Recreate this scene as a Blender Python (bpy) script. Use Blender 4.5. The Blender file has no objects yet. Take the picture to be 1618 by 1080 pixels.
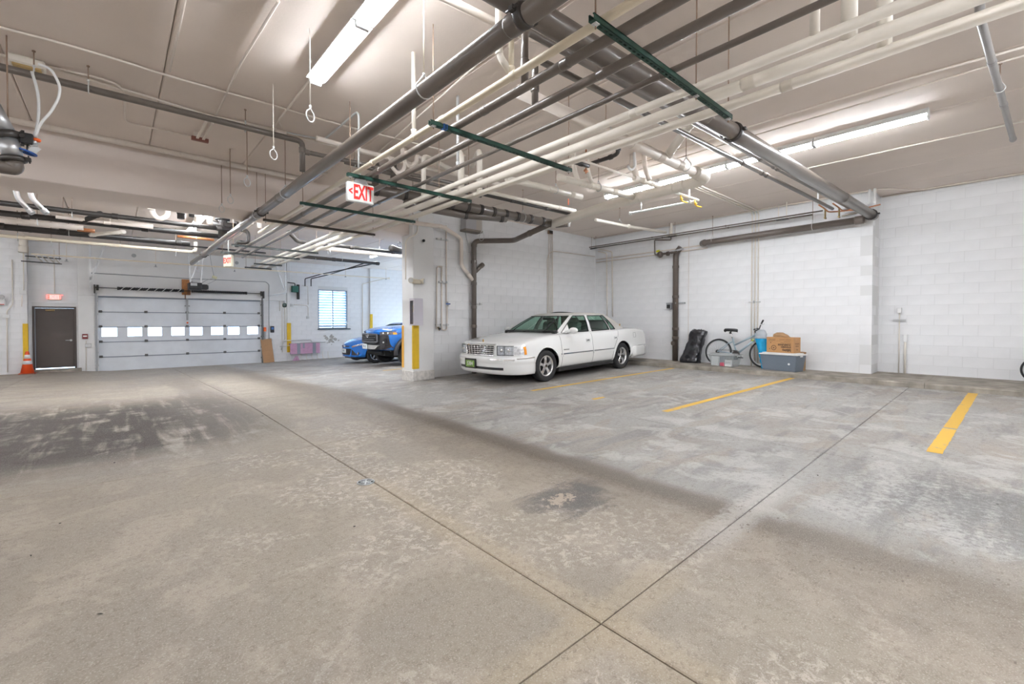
import bpy, bmesh, math, random
from mathutils import Vector, Matrix
from mathutils.bvhtree import BVHTree
random.seed(7)
SC = bpy.context.scene
COL = SC.collection
# ------------------------------------------------------------------ camera, world, exposure
F = 704.0                                   # focal length in pixels of the 1618 x 1080 frame
CZ = 1.34                                   # camera height above the drive aisle
PITCH = math.radians(0.95); SHIFT = -20.3   # slight downward pitch plus lens shift
FX, FY = 0.6652, 0.7466                     # heading of the lens in the garage's own axes
_n = math.hypot(FX, FY); FX /= _n; FY /= _n
cam_d = bpy.data.cameras.new('camera')
cam_d.sensor_fit = 'HORIZONTAL'; cam_d.sensor_width = 36.0
cam_d.lens = F / 1618.0 * 36.0
cam_d.shift_y = SHIFT / 1618.0
cam_d.clip_start = 0.05; cam_d.clip_end = 300
cam = bpy.data.objects.new('camera', cam_d); COL.objects.link(cam)
cam.location = (0, 0, CZ)
cam.rotation_euler = (math.pi/2 - PITCH, 0, -math.asin(FX))
SC.camera = cam
W = bpy.data.worlds.new('sky'); SC.world = W; W.use_nodes = True
_bg = W.node_tree.nodes['Background']
_bg.inputs[0].default_value = (0.60, 0.79, 1.0, 1); _bg.inputs[1].default_value = 3.4
SC.view_settings.view_transform = 'Standard'
SC.view_settings.look = 'None'
SC.view_settings.gamma = 1.0
SC.view_settings.use_curve_mapping = False
SC.view_settings.exposure = 0.93
TUBE = 62.0                                 # radiance of the fluorescent tubes

# pixel -> point on a plane of the garage (X = const, Y = const or height h above the lens)
_cp, _sp = math.cos(PITCH), math.sin(PITCH)
def ray(px, py):
    a = (px - 809.0) / F; b = (540.0 - py + SHIFT) / F
    r = Vector((FY, -FX, 0)); f = Vector((FX*_cp, FY*_cp, -_sp)); u = Vector((FX*_sp, FY*_sp, _cp))
    return r*a + f + u*b
def at(px, py, X=None, Y=None, h=None):
    d = ray(px, py)
    if X is not None: t = X / d.x
    elif Y is not None: t = Y / d.y
    else: t = h / d.z
    return Vector((d.x*t, d.y*t, d.z*t + CZ))
def atZ(px, py, Z): return at(px, py, h=Z - CZ)

XB, XR = 11.5, 12.2          # right wall: face behind the bicycle, recessed face beyond it
YN, YF = 8.9, 21.4           # nook wall beside the sedan, far wall with the garage door
ZC = 4.0                     # ceiling
ZK, XK = 0.275, 10.45        # raised walkway along the right wall: top and front edge
YB, YB2, ZBM = 8.9, 9.82, 3.27   # beam: front, back, underside
XL, YBK = -6.5, -8.0         # walls out of the picture
def sm(t): t = min(1, max(0, t)); return t*t*(3-2*t)
def floor_z(x, y):
    a = 0.07 + 0.02*(min(x, 10.6) - 5) if x > 1.6 else 0.002 + 0.012*max(0, 0.0 - x)
    if y <= 8: return a
    b = -0.42 if x < 4.6 else -0.42 + 0.018*(x - 4.6)
    if x < -0.2: b += 0.085*min(1, (-0.2 - x)/1.0)
    t = min(1, (y - 8)/(YF - 8))
    return a + (b - a)*t
def on_floor(px, py):
    p = atZ(px, py, 0)
    for _ in range(30): p = atZ(px, py, floor_z(p.x, p.y))
    return p

# ------------------------------------------------------------------ materials
MATS = {}
def mat(name, col, rough=0.6, metal=0.0, noise=0.0, scale=8.0, bump=0.0, bscale=60.0, coat=0.0, trans=0.0, spec=0.5):
    if name in MATS: return MATS[name]
    m = bpy.data.materials.new(name); m.use_nodes = True
    nt = m.node_tree; b = nt.nodes['Principled BSDF']
    b.inputs['Base Color'].default_value = (*col, 1); b.inputs['Roughness'].default_value = rough
    b.inputs['Metallic'].default_value = metal; b.inputs['Specular IOR Level'].default_value = spec
    if coat: b.inputs['Coat Weight'].default_value = coat; b.inputs['Coat Roughness'].default_value = 0.05
    if trans: b.inputs['Transmission Weight'].default_value = trans
    tc = None
    if noise or bump:
        tc = nt.nodes.new('ShaderNodeTexCoord')
    if noise:
        n = nt.nodes.new('ShaderNodeTexNoise'); n.inputs['Scale'].default_value = scale; n.inputs['Detail'].default_value = 5
        r = nt.nodes.new('ShaderNodeMapRange'); r.inputs['From Min'].default_value = 0.3; r.inputs['From Max'].default_value = 0.7
        r.inputs['To Min'].default_value = 1 - noise; r.inputs['To Max'].default_value = 1 + noise*0.4
        mx = nt.nodes.new('ShaderNodeVectorMath'); mx.operation = 'SCALE'; mx.inputs[0].default_value = col
        nt.links.new(tc.outputs['Object'], n.inputs['Vector']); nt.links.new(n.outputs['Fac'], r.inputs['Value'])
        nt.links.new(r.outputs[0], mx.inputs['Scale']); nt.links.new(mx.outputs[0], b.inputs['Base Color'])
    if bump:
        n2 = nt.nodes.new('ShaderNodeTexNoise'); n2.inputs['Scale'].default_value = bscale; n2.inputs['Detail'].default_value = 6
        bp = nt.nodes.new('ShaderNodeBump'); bp.inputs['Strength'].default_value = bump; bp.inputs['Distance'].default_value = 0.01
        nt.links.new(tc.outputs['Object'], n2.inputs['Vector']); nt.links.new(n2.outputs['Fac'], bp.inputs['Height'])
        nt.links.new(bp.outputs[0], b.inputs['Normal'])
    MATS[name] = m
    return m
def emit(name, col, s):
    if name in MATS: return MATS[name]
    m = bpy.data.materials.new(name); m.use_nodes = True
    b = m.node_tree.nodes['Principled BSDF']; b.inputs['Base Color'].default_value = (0.8, 0.8, 0.8, 1)
    b.inputs['Emission Color'].default_value = (*col, 1); b.inputs['Emission Strength'].default_value = s
    MATS[name] = m; return m
def glass(name, col, refl=0.1, rough=0.02):
    if name in MATS: return MATS[name]
    m = bpy.data.materials.new(name); m.use_nodes = True; nt = m.node_tree
    nt.nodes.remove(nt.nodes['Principled BSDF'])
    t = nt.nodes.new('ShaderNodeBsdfTransparent'); t.inputs[0].default_value = (*col, 1)
    g = nt.nodes.new('ShaderNodeBsdfGlossy'); g.inputs['Roughness'].default_value = rough
    mx = nt.nodes.new('ShaderNodeMixShader'); mx.inputs[0].default_value = refl
    nt.links.new(t.outputs[0], mx.inputs[1]); nt.links.new(g.outputs[0], mx.inputs[2])
    nt.links.new(mx.outputs[0], nt.nodes['Material Output'].inputs[0])
    MATS[name] = m; return m

WALLC = (0.83, 0.83, 0.835)
M_BLOCK = mat('painted_block', WALLC, 0.55, noise=0.07, scale=2.2, bump=0.2, bscale=45)
M_MORTAR = mat('painted_mortar', (0.72, 0.72, 0.715), 0.7)
M_CONC_W = mat('painted_concrete', (0.78, 0.775, 0.765), 0.6, noise=0.07, scale=1.3, bump=0.15, bscale=30)
M_BEAM = mat('beam_paint', (0.80, 0.71, 0.65), 0.65, noise=0.06, scale=0.8, bump=0.12, bscale=25)
M_CEIL = mat('ceiling_paint', (0.82, 0.725, 0.655), 0.75, noise=0.06, scale=1.1, bump=0.14, bscale=40)
M_JOINT = mat('dark_joint_filler', (0.06, 0.052, 0.045), 0.9)  # dark base colour that shows in the open slab joints
M_CURB = mat('curb_concrete', (0.33, 0.295, 0.25), 0.85, noise=0.45, scale=4.5, bump=0.4, bscale=30)
M_DARK = mat('dark_brown_pipe', (0.135, 0.112, 0.094), 0.36, metal=0.0, noise=0.12, scale=4, coat=0.45)
M_DARK2 = mat('black_iron', (0.036, 0.031, 0.028), 0.42)
M_FAR = mat('soot_brown_pipe', (0.020, 0.016, 0.014), 0.5)
M_CREAM = mat('cream_pvc', (0.78, 0.69, 0.54), 0.38, noise=0.05, scale=5)
M_WHITEP = mat('white_pipe', (0.79, 0.735, 0.65), 0.45, noise=0.05, scale=4)
M_TAN = mat('ceiling_coloured_pipe', (0.78, 0.70, 0.625), 0.5, noise=0.06, scale=5)
M_COPPER = mat('copper', (0.62, 0.30, 0.17), 0.4, metal=0.8)
M_RUST = mat('rod_brown', (0.30, 0.20, 0.14), 0.6)
M_GALV = mat('galvanised', (0.55, 0.56, 0.57), 0.38, metal=0.75, noise=0.08, scale=20)
M_ZINC = mat('zinc_plain', (0.62, 0.62, 0.61), 0.5)
M_GREEN = mat('green_strut', (0.012, 0.060, 0.042), 0.45, noise=0.2, scale=12)
M_BLACKS = mat('dark_strut', (0.02, 0.026, 0.024), 0.45)
M_CHROME = mat('chrome', (0.82, 0.82, 0.83), 0.12, metal=1.0)
M_BLACK = mat('black_plastic', (0.018, 0.018, 0.019), 0.45)
M_RUBBER = mat('rubber', (0.02, 0.02, 0.021), 0.75)
M_YELLOW = mat('safety_yellow', (0.78, 0.50, 0.02), 0.5, noise=0.08, scale=9)
M_WHITE = mat('white_plastic', (0.80, 0.80, 0.79), 0.45)
M_RED = mat('red_plastic', (0.62, 0.03, 0.02), 0.4)
M_BLUEPL = mat('blue_valve_wheel', (0.02, 0.09, 0.35), 0.4)
M_ORANGE = mat('orange', (0.85, 0.14, 0.02), 0.5)
M_STEELBOX = mat('grey_steel_box', (0.36, 0.37, 0.38), 0.5)

# ------------------------------------------------------------------ mesh helpers
class MB:
    def __init__(s): s.v = []; s.f = []; s.sm = []
    def add(s, vs, fs, smooth=False):
        o = len(s.v); s.v += [tuple(v) for v in vs]
        for f in fs: s.f.append(tuple(i + o for i in f)); s.sm.append(smooth)
        return s
    def box(s, c, d, rot=None, bev=0.0):
        hx, hy, hz = d[0]/2, d[1]/2, d[2]/2
        if bev <= 0:
            vs = [Vector((x*hx, y*hy, z*hz)) for x in (-1, 1) for y in (-1, 1) for z in (-1, 1)]
            fs = [(0,1,3,2), (4,6,7,5), (0,4,5,1), (2,3,7,6), (0,2,6,4), (1,5,7,3)]
        else:
            b = min(bev, hx*.9, hy*.9, hz*.9); vs = []; ix = {}
            for sx in (-1, 1):
                for sy in (-1, 1):
                    for sz in (-1, 1):
                        for k in range(3):
                            e = [hx - b, hy - b, hz - b]; e[k] = (hx, hy, hz)[k]
                            ix[sx, sy, sz, k] = len(vs); vs.append(Vector((sx*e[0], sy*e[1], sz*e[2])))
            S = (-1, 1); fs = []
            for q in S:
                fs.append([ix[q,a,c_,0] for a, c_ in ((-1,-1),(1,-1),(1,1),(-1,1))][::q])
                fs.append([ix[a,q,c_,1] for a, c_ in ((-1,-1),(-1,1),(1,1),(1,-1))][::q])
                fs.append([ix[a,c_,q,2] for a, c_ in ((-1,-1),(1,-1),(1,1),(-1,1))][::q])
            for a in S:
                for c_ in S:
                    for (k, l, mk) in ((0, 1, lambda z: (a, c_, z)), (0, 2, lambda z: (a, z, c_)), (1, 2, lambda z: (z, a, c_))):
                        fs.append([ix[(*mk(-1), k)], ix[(*mk(1), k)], ix[(*mk(1), l)], ix[(*mk(-1), l)]])
                    for e in S: fs.append([ix[a,c_,e,0], ix[a,c_,e,1], ix[a,c_,e,2]])
        if rot is not None: vs = [rot @ v for v in vs]
        c = Vector(c); return s.add([v + c for v in vs], fs)
    def bb(s, lo, hi, bev=0.0):
        return s.box([(a+b)/2 for a, b in zip(lo, hi)], [abs(b-a) for a, b in zip(lo, hi)], None, bev)
    def bar(s, a, b, w, t, up=(0, 0, 1), bev=0.0):
        a, b = Vector(a), Vector(b); x = (b-a).normalized(); u = Vector(up)
        if abs(x.dot(u)) > .98: u = Vector((0, 1, 0))
        y = u.cross(x).normalized(); z = x.cross(y)
        return s.box((a+b)/2, ((b-a).length, w, t), Matrix((x, y, z)).transposed(), bev)
    def tube(s, pts, r, n=12, caps=True, closed=False):
        pts = [Vector(p) for p in pts]; k = len(pts)
        rr = r if isinstance(r, (list, tuple)) else [r]*k
        t0 = (pts[1]-pts[0]).normalized(); u = Vector((0, 0, 1))
        if abs(t0.dot(u)) > .95: u = Vector((1, 0, 0))
        u = (u - t0*u.dot(t0)).normalized(); vs = []
        for i, p in enumerate(pts):
            if closed: t = (pts[(i+1) % k]-pts[i-1]).normalized()
            elif i == 0: t = t0
            elif i == k-1: t = (pts[-1]-pts[-2]).normalized()
            else: t = ((pts[i+1]-p).normalized()+(p-pts[i-1]).normalized()).normalized()
            u = (u - t*u.dot(t)).normalized(); w = t.cross(u)
            for j in range(n):
                a = 2*math.pi*j/n; vs.append(p + (u*math.cos(a)+w*math.sin(a))*rr[i])
        fs = []
        for i in range(k if closed else k-1):
            i2 = (i+1) % k
            for j in range(n): fs.append((i*n+j, i*n+(j+1) % n, i2*n+(j+1) % n, i2*n+j))
        o = len(s.v); s.add(vs, fs, True)
        if caps and not closed:
            s.f.append(tuple(o+j for j in range(n))[::-1]); s.sm.append(False)
            s.f.append(tuple(o+(k-1)*n+j for j in range(n))); s.sm.append(False)
        return s
    def cyl(s, a, b, r, n=14, r2=None): return s.tube([a, b], [r, r if r2 is None else r2], n)
    def lathe(s, prof, c=(0, 0, 0), axis='z', n=20, smooth=True, caps=True):
        vs = []; fs = []; k = len(prof); c = Vector(c)
        for (r, z) in prof:
            for j in range(n):
                a = 2*math.pi*j/n; x, y = r*math.cos(a), r*math.sin(a)
                v = {'z': (x, y, z), 'y': (x, z, -y), 'x': (z, x, y)}[axis]; vs.append(Vector(v)+c)
        for i in range(k-1):
            for j in range(n): fs.append((i*n+j, i*n+(j+1) % n, (i+1)*n+(j+1) % n, (i+1)*n+j))
        o = len(s.v); s.add(vs, fs, smooth)
        if caps and prof[0][0] > 1e-5: s.f.append(tuple(o+j for j in range(n))[::-1]); s.sm.append(False)
        if caps and prof[-1][0] > 1e-5: s.f.append(tuple(o+(k-1)*n+j for j in range(n))); s.sm.append(False)
        return s
    def prism(s, poly, d0, d1, axis='y'):
        n = len(poly)
        def P(p, d): return {'y': (p[0], d, p[1]), 'x': (d, p[0], p[1]), 'z': (p[0], p[1], d)}[axis]
        vs = [P(p, d0) for p in poly]+[P(p, d1) for p in poly]
        fs = [tuple(range(n))[::-1], tuple(range(n, 2*n))]+[(i, (i+1) % n, n+(i+1) % n, n+i) for i in range(n)]
        return s.add(vs, fs)
    def sphere(s, c, r, n=12, m=8, sc=(1, 1, 1)):
        c = Vector(c); vs = [c+Vector((0, 0, r*sc[2]))]; fs = []
        for i in range(1, m):
            a = math.pi*i/m
            for j in range(n):
                b = 2*math.pi*j/n
                vs.append(c+Vector((r*sc[0]*math.sin(a)*math.cos(b), r*sc[1]*math.sin(a)*math.sin(b), r*sc[2]*math.cos(a))))
        vs.append(c-Vector((0, 0, r*sc[2])))
        for j in range(n): fs.append((0, 1+j, 1+(j+1) % n))
        for i in range(m-2):
            for j in range(n): fs.append((1+i*n+j, 1+(i+1)*n+j, 1+(i+1)*n+(j+1) % n, 1+i*n+(j+1) % n))
        e = 1+(m-1)*n
        for j in range(n): fs.append((e, e-n+(j+1) % n, e-n+j))
        return s.add(vs, fs, True)
    def mesh(s, name):
        me = bpy.data.meshes.new(name); me.from_pydata(s.v, [], s.f)
        me.polygons.foreach_set('use_smooth', s.sm); me.validate(); me.update()
        bm = bmesh.new(); bm.from_mesh(me); bmesh.ops.recalc_face_normals(bm, faces=bm.faces); bm.to_mesh(me); bm.free()
        return me
    def obj(s, name, m, parent=None, label=None):
        return link(name, s.mesh(name), m, parent, label)
def link(name, me, m, parent=None, label=None):
    if m is not None and not me.materials: me.materials.append(m)
    o = bpy.data.objects.new(name, me); COL.objects.link(o)
    if parent is not None: o.parent = parent
    if label: o['label'] = label
    return o
def thing(name, label, cat, loc=(0, 0, 0), rz=0.0, group=None):
    o = bpy.data.objects.new(name, None); COL.objects.link(o)
    o.empty_display_size = 0.1
    o.location = loc; o.rotation_euler = (0, 0, rz); o['label'] = label; o['category'] = cat
    if group: o['group'] = group
    return o
def tag(o, label, cat, group=None):
    o['label'] = label; o['category'] = cat
    if group: o['group'] = group
    return o
def struct(o): o['kind'] = 'structure'; return o
def sempty(name, loc=(0, 0, 0)):
    o = bpy.data.objects.new(name, None); COL.objects.link(o); o.location = loc; o['kind'] = 'structure'; return o
def dup(root, loc=None, rz=None, label=None):
    r = root.copy(); COL.objects.link(r)
    if loc is not None: r.location = loc
    if rz is not None: r.rotation_euler = (0, 0, rz)
    if label: r['label'] = label
    for ch in root.children:
        c = ch.copy(); COL.objects.link(c); c.parent = r
        for g in ch.children:
            d = g.copy(); COL.objects.link(d); d.parent = c
    return r
def bez(pts, rad, n=6):
    """polyline with its corners rounded by arcs of about radius rad"""
    pts = [Vector(p) for p in pts]; out = [pts[0]]
    for i in range(1, len(pts)-1):
        p, a, b = pts[i], pts[i-1], pts[i+1]
        r = min(rad, (p-a).length*.48, (p-b).length*.48)
        s, e = p+(a-p).normalized()*r, p+(b-p).normalized()*r
        for k in range(n+1):
            t = k/n; out.append(s*(1-t)**2+p*2*t*(1-t)+e*t*t)
    out.append(pts[-1]); return out
# ------------------------------------------------------------------ floor material (stains and wear with shapes of their own)
class NV:
    nt = None
    def __init__(s, k): s.k = k
    @staticmethod
    def m(op, *a, clamp=False):
        n = NV.nt.nodes.new('ShaderNodeMath'); n.operation = op; n.use_clamp = clamp
        for i, q in enumerate(a):
            if isinstance(q, NV): NV.nt.links.new(q.k, n.inputs[i])
            else: n.inputs[i].default_value = q
        return NV(n.outputs[0])
    def __add__(s, o): return NV.m('ADD', s, o)
    def __radd__(s, o): return NV.m('ADD', s, o)
    def __sub__(s, o): return NV.m('SUBTRACT', s, o)
    def __rsub__(s, o): return NV.m('SUBTRACT', o, s)
    def __mul__(s, o): return NV.m('MULTIPLY', s, o)
    __rmul__ = __mul__
    def abs(s): return NV.m('ABSOLUTE', s)
def n_noise(vec, scale, detail=4, rough=0.5, dist=0.0):
    n = NV.nt.nodes.new('ShaderNodeTexNoise'); n.inputs['Scale'].default_value = scale; n.inputs['Detail'].default_value = detail
    n.inputs['Roughness'].default_value = rough; n.inputs['Distortion'].default_value = dist
    NV.nt.links.new(vec, n.inputs['Vector']); return NV(n.outputs['Fac'])
def n_vor(vec, scale):
    n = NV.nt.nodes.new('ShaderNodeTexVoronoi'); n.inputs['Scale'].default_value = scale
    NV.nt.links.new(vec, n.inputs['Vector']); return NV(n.outputs['Distance'])
def n_step(x, a, b):     # smooth 0..1 as x goes from a to b
    n = NV.nt.nodes.new('ShaderNodeMapRange'); n.interpolation_type = 'SMOOTHSTEP'
    if a > b:
        n.inputs['From Min'].default_value = b; n.inputs['From Max'].default_value = a
        n.inputs['To Min'].default_value = 1; n.inputs['To Max'].default_value = 0
    else:
        n.inputs['From Min'].default_value = a; n.inputs['From Max'].default_value = b
    NV.nt.links.new(x.k, n.inputs['Value']); return NV(n.outputs[0])
def n_mix(f, a, b):
    n = NV.nt.nodes.new('ShaderNodeMix'); n.data_type = 'RGBA'
    NV.nt.links.new(f.k, n.inputs['Factor'])
    for q, s in ((a, 6), (b, 7)):
        if isinstance(q, tuple): n.inputs[s].default_value = (*q, 1)
        else: NV.nt.links.new(q, n.inputs[s])
    return n.outputs[2]
def n_map(src, sc, rot=0.0):
    n = NV.nt.nodes.new('ShaderNodeMapping'); n.inputs['Scale'].default_value = sc; n.inputs['Rotation'].default_value = (0, 0, rot)
    NV.nt.links.new(src, n.inputs['Vector']); return n.outputs[0]
def floor_material():
    m = bpy.data.materials.new('garage_floor_concrete'); m.use_nodes = True; nt = NV.nt = m.node_tree
    b = nt.nodes['Principled BSDF']
    tc = nt.nodes.new('ShaderNodeTexCoord').outputs['Object']
    sp = nt.nodes.new('ShaderNodeSeparateXYZ'); nt.links.new(tc, sp.inputs[0])
    X, Y = NV(sp.outputs[0]), NV(sp.outputs[1])
    big = n_noise(tc, 0.55, 5, .55, .4); mid = n_noise(tc, 2.2, 6, .6, .6); fine = n_noise(tc, 26, 5, .65)
    grit = n_noise(tc, 150, 3, .65)
    ystreak = n_noise(n_map(tc, (3.2, .35, 1)), 1.6, 6, .62, .5)
    xstreak = n_noise(n_map(tc, (.5, 3.0, 1)), 1.5, 6, .62, .5)
    wob = (mid-.5)*.5+(big-.5)*.7
    Xw, Yw = X+wob, Y+(mid-.5)*.8
    stall = n_step(X+(mid-.5)*.3+(fine-.5)*.15, 3.05, 3.45)
    c = n_mix(stall, (.322, .280, .225), (.338, .328, .308))
    c = n_mix(n_step(big, .44, .60)*.55, c, (.275, .24, .205))               # broad dirt clouds
    c = n_mix(n_step(xstreak, .46, .62)*n_step(big, .36, .52)*stall*.80, c, (.215, .208, .200))
    c = n_mix(n_step(n_noise(n_map(tc, (.8, 2.0, 1)), 1.1, 5, .6, .8), .52, .62)*stall*.55, c, (.33, .285, .235))   # tyre-polished dark streaks in the stalls
    c = n_mix(n_step(mid, .50, .62)*stall*.6, c, (.50, .49, .465))
    c = n_mix(n_step(mid, .48, .60)*(1-stall)*.5, c, (.445, .388, .32))          # tan bloom on the aisle
    # scaled, lighter concrete with exposed fines
    patch = n_step(n_noise(tc, .9, 4, .6, .5), .43, .54)*n_step(X+(big-.5)*1.5, .1, .9)*n_step(Xw, 3.0, 2.5)*n_step(Y, 7.0, 4.5)
    scal = n_step(n_noise(tc, 17, 7, .78, .6), .515, .56)
    c = n_mix(patch*scal*.68, c, (.58, .52, .455))
    c = n_mix(n_step(n_noise(tc, 22, 5, .7, .5), .58, .66)*n_step(X, -2, 0)*(1-stall)*.35, c, (.27, .225, .18))
    # the grimy tyre line between aisle and stalls
    line = n_step((X-3.14+(mid-.5)*.16+(fine-.5)*.10).abs(), .24, .05)*n_step(Y, 9.0, 6.4)*n_step(Y, -1.2, 1.8)
    c = n_mix(line*.80, c, (.120, .100, .082))
    halo = n_step((X-2.8+(mid-.5)*.5).abs(), .75, .1)*n_step(Y, 9.5, 7)
    c = n_mix(halo*.25, c, (.235, .192, .155))
    # tyre tracks along the drive joint and the dark soiled turn on the far left
    trk = n_step((X-1.25+(ystreak-.5)*.8).abs(), .55, .1)*n_step(Y, 5.2, 7.5)*n_step(Y, 17, 13)
    c = n_mix(trk*.6, c, (.13, .105, .088))
    trk2 = n_step((X-2.9+(ystreak-.5)*.7).abs(), .5, .1)*n_step(Y, 7, 9)*n_step(Y, 16, 12)
    c = n_mix(trk2*.45, c, (.17, .145, .122))
    soil = n_step(Yw, 5.0, 6.4)*n_step(Yw, 11.5, 9.0)*n_step(Xw, 2.3, .2)*n_step(ystreak+(mid-.5)*.7, .22, .52)
    c = n_mix(soil*.96, c, (.048, .038, .032))
    soil2 = n_step(Yw, 4.6, 5.6)*n_step(X, -.3, -1.6)
    c = n_mix(soil2*n_step(xstreak, .42, .6)*.5, c, (.16, .14, .125))
    # oil mark with a bare scab in its middle
    ex, ey = (X-2.52)*1.25+(mid-.5)*1.7+(fine-.5)*.4, (Y-2.2)*2.2+(xstreak-.5)*1.6+(fine-.5)*.6
    r2 = ex*ex+ey*ey
    c = n_mix(n_step(r2, .42, .03)*.85, c, (.095, .090, .090))
    c = n_mix(n_step((X-2.47)*(X-2.47)*14+(Y-2.22)*(Y-2.22)*42+(fine-.5)*2.2+(mid-.5)*1.2, .26, .16), c, (.42, .35, .275))
    # grey soot patch in the right-hand stall
    gp = n_step((X-4.45+(mid-.5)*1.4).abs(), 1.0, .15)*n_step((Y-.15+(big-.5)).abs(), .95, .25)
    c = n_mix(gp*n_step(fine+(xstreak-.5), .30, .62)*.75, c, (.150, .150, .152))
    # pale efflorescence beside the cross joint, tan bands beside the drive joint
    eff = n_step((Y-1.2+(fine-.5)*.20).abs(), .16, .05)*n_step(X, 2.3, 2.9)*n_step(X, 4.3, 3.5)
    c = n_mix(eff*.7, c, (.50, .475, .44))
    tanb = n_step((X-1.6+(fine-.5)*.12).abs(), .16, .06)*n_step(Y, 4.4, 3.0)
    c = n_mix(tanb*.45, c, (.43, .355, .25))
    tanb2 = n_step((Y-1.2+(fine-.5)*.12).abs(), .16, .06)*n_step(X, 2.4, 2.0)
    c = n_mix(tanb2*.45, c, (.43, .355, .25))
    # dark pits on the near right, general grit
    pit = n_step(n_vor(n_map(tc, (1, 2.2, 1), .5), 13)+(fine-.5)*.25, .22, .10)*n_step(n_noise(tc, 1.1, 3), .46, .58)*n_step(X, 1.9, 2.6)*n_step(Xw, 4.4, 3.4)*n_step(Y, 2.6, 1.2)
    c = n_mix(pit*.85, c, (.17, .14, .115))
    c = n_mix(n_step(fine*.5+grit*.5, .50, .64)*.50, c, (.17, .145, .122))
    c = n_mix(n_step(grit, .46, .32)*.42, c, (.62, .58, .53))
    nt.links.new(c, b.inputs['Base Color'])
    rg = n_step(mid*.5+fine*.5, .35, .65)*.20+.48+soil*.2
    nt.links.new(rg.k, b.inputs['Roughness']); b.inputs['Specular IOR Level'].default_value = .24
    bp = nt.nodes.new('ShaderNodeBump'); bp.inputs['Strength'].default_value = .22; bp.inputs['Distance'].default_value = .01
    hgt = fine*.6+grit*.5+patch*scal*.5
    nt.links.new(hgt.k, bp.inputs['Height']); nt.links.new(bp.outputs[0], b.inputs['Normal'])
    return m
M_FLOOR = floor_material()

# ------------------------------------------------------------------ floor: concrete slabs with open joints
xs = [XL, -1.9, 1.6, 5.1, XK]
ys = [YBK, -6.4, -2.6, 1.2, 5.0, 8.8, 12.6, 16.4, 20.2, YF+.1]
g = MB(); nx, ny = 24, 40
vs = [(XL+(XK+.3-XL)*i/nx, YBK+(YF+.1-YBK)*j/ny) for i in range(nx+1) for j in range(ny+1)]
g.add([(x, y, floor_z(x, y)-.014) for x, y in vs], [(i*(ny+1)+j, (i+1)*(ny+1)+j, (i+1)*(ny+1)+j+1, i*(ny+1)+j+1) for i in range(nx) for j in range(ny)])
FLOOR = struct(g.obj('floor', M_JOINT))
for i in range(len(xs)-1):
    for j in range(len(ys)-1):
        gp = .0036
        x0, x1, y0, y1 = xs[i]+gp, xs[i+1]-gp, ys[j]+gp, ys[j+1]-gp
        if i == len(xs)-2: x1 = XK+.02
        m, n = 8, 8; g = MB()
        xx = [x0, x0+.006]+[x0+(x1-x0)*k/m for k in range(1, m)]+[x1-.006, x1]
        yy = [y0, y0+.006]+[y0+(y1-y0)*k/n for k in range(1, n)]+[y1-.006, y1]
        A, B = len(xx), len(yy)
        V = []
        for a, x in enumerate(xx):
            for c_, y in enumerate(yy):
                V.append((x, y, floor_z(x, y)-(.005 if a in (0, A-1) or c_ in (0, B-1) else 0)))
        Fs = [(a*B+c_, (a+1)*B+c_, (a+1)*B+c_+1, a*B+c_+1) for a in range(A-1) for c_ in range(B-1)]
        ring = [a*B for a in range(A)]+[(A-1)*B+c_ for c_ in range(1, B)]+[a*B+B-1 for a in range(A-2, -1, -1)]+[c_ for c_ in range(B-2, 0, -1)]
        o = len(V); V += [(V[k][0], V[k][1], V[k][2]-.02) for k in ring]
        R = len(ring); Fs += [(ring[k], ring[(k+1) % R], o+(k+1) % R, o+k) for k in range(R)]
        g.add(V, Fs); g.obj('slab', M_FLOOR, FLOOR)

# raised walkway along the right wall, cast in lengths
WALK = sempty('trim_1', (XK, 0, 0)); WALK['label'] = 'raised concrete walkway with a worn curb along the right wall'
for k, (a, b) in enumerate([(-8, -4.3), (-4.3, -1.7), (-1.7, 1.0), (1.0, 2.75), (2.75, 4.6), (4.6, 6.6), (6.6, YN)]):
    g = MB(); a += .003; b -= .003
    n = 10; V = []
    for j in range(n+1):
        y = a+(b-a)*j/n; w = random.uniform(-.006, .006)
        zf = floor_z(XK, y)-.05
        for (x, z) in ((XK+w, zf), (XK+w+random.uniform(0, .004), ZK-.022), (XK+.02+w, ZK-.003), (XK+.05, ZK), (XR+.05, ZK), (XR+.05, zf)):
            V.append((x-XK, y, z))
    Fs = [(j*6+q, j*6+(q+1) % 6, (j+1)*6+(q+1) % 6, (j+1)*6+q) for j in range(n) for q in range(6)]
    Fs += [tuple(range(6))[::-1], tuple(n*6+q for q in range(6))]
    g.add(V, Fs); g.obj('curb_section', M_CURB, WALK)

# ------------------------------------------------------------------ ceiling: hollow-core planks
CEIL = sempty('ceiling', (0, 0, ZC))
x = -6.9
while x < 12.6:
    for (a, b) in ((YBK-.2, YB+.3), (YB+.3, YF+.3)):
        g = MB(); w = 1.22; e = .014; d = .2
        poly = [(x+.003, .02), (x+.003, e), (x+.003+e, 0), (x+w-.003-e, 0), (x+w-.003, e), (x+w-.003, .02), (x+w-.003, d), (x+.003, d)]
        g.prism(poly, a, b, 'y'); g.obj('plank', M_CEIL, CEIL)
    x += 1.22
g = MB(); g.bb((-7, YBK-.2, .06), (12.9, YF+.3, .1)); g.obj('joint_filler', M_CEIL, CEIL)

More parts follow.
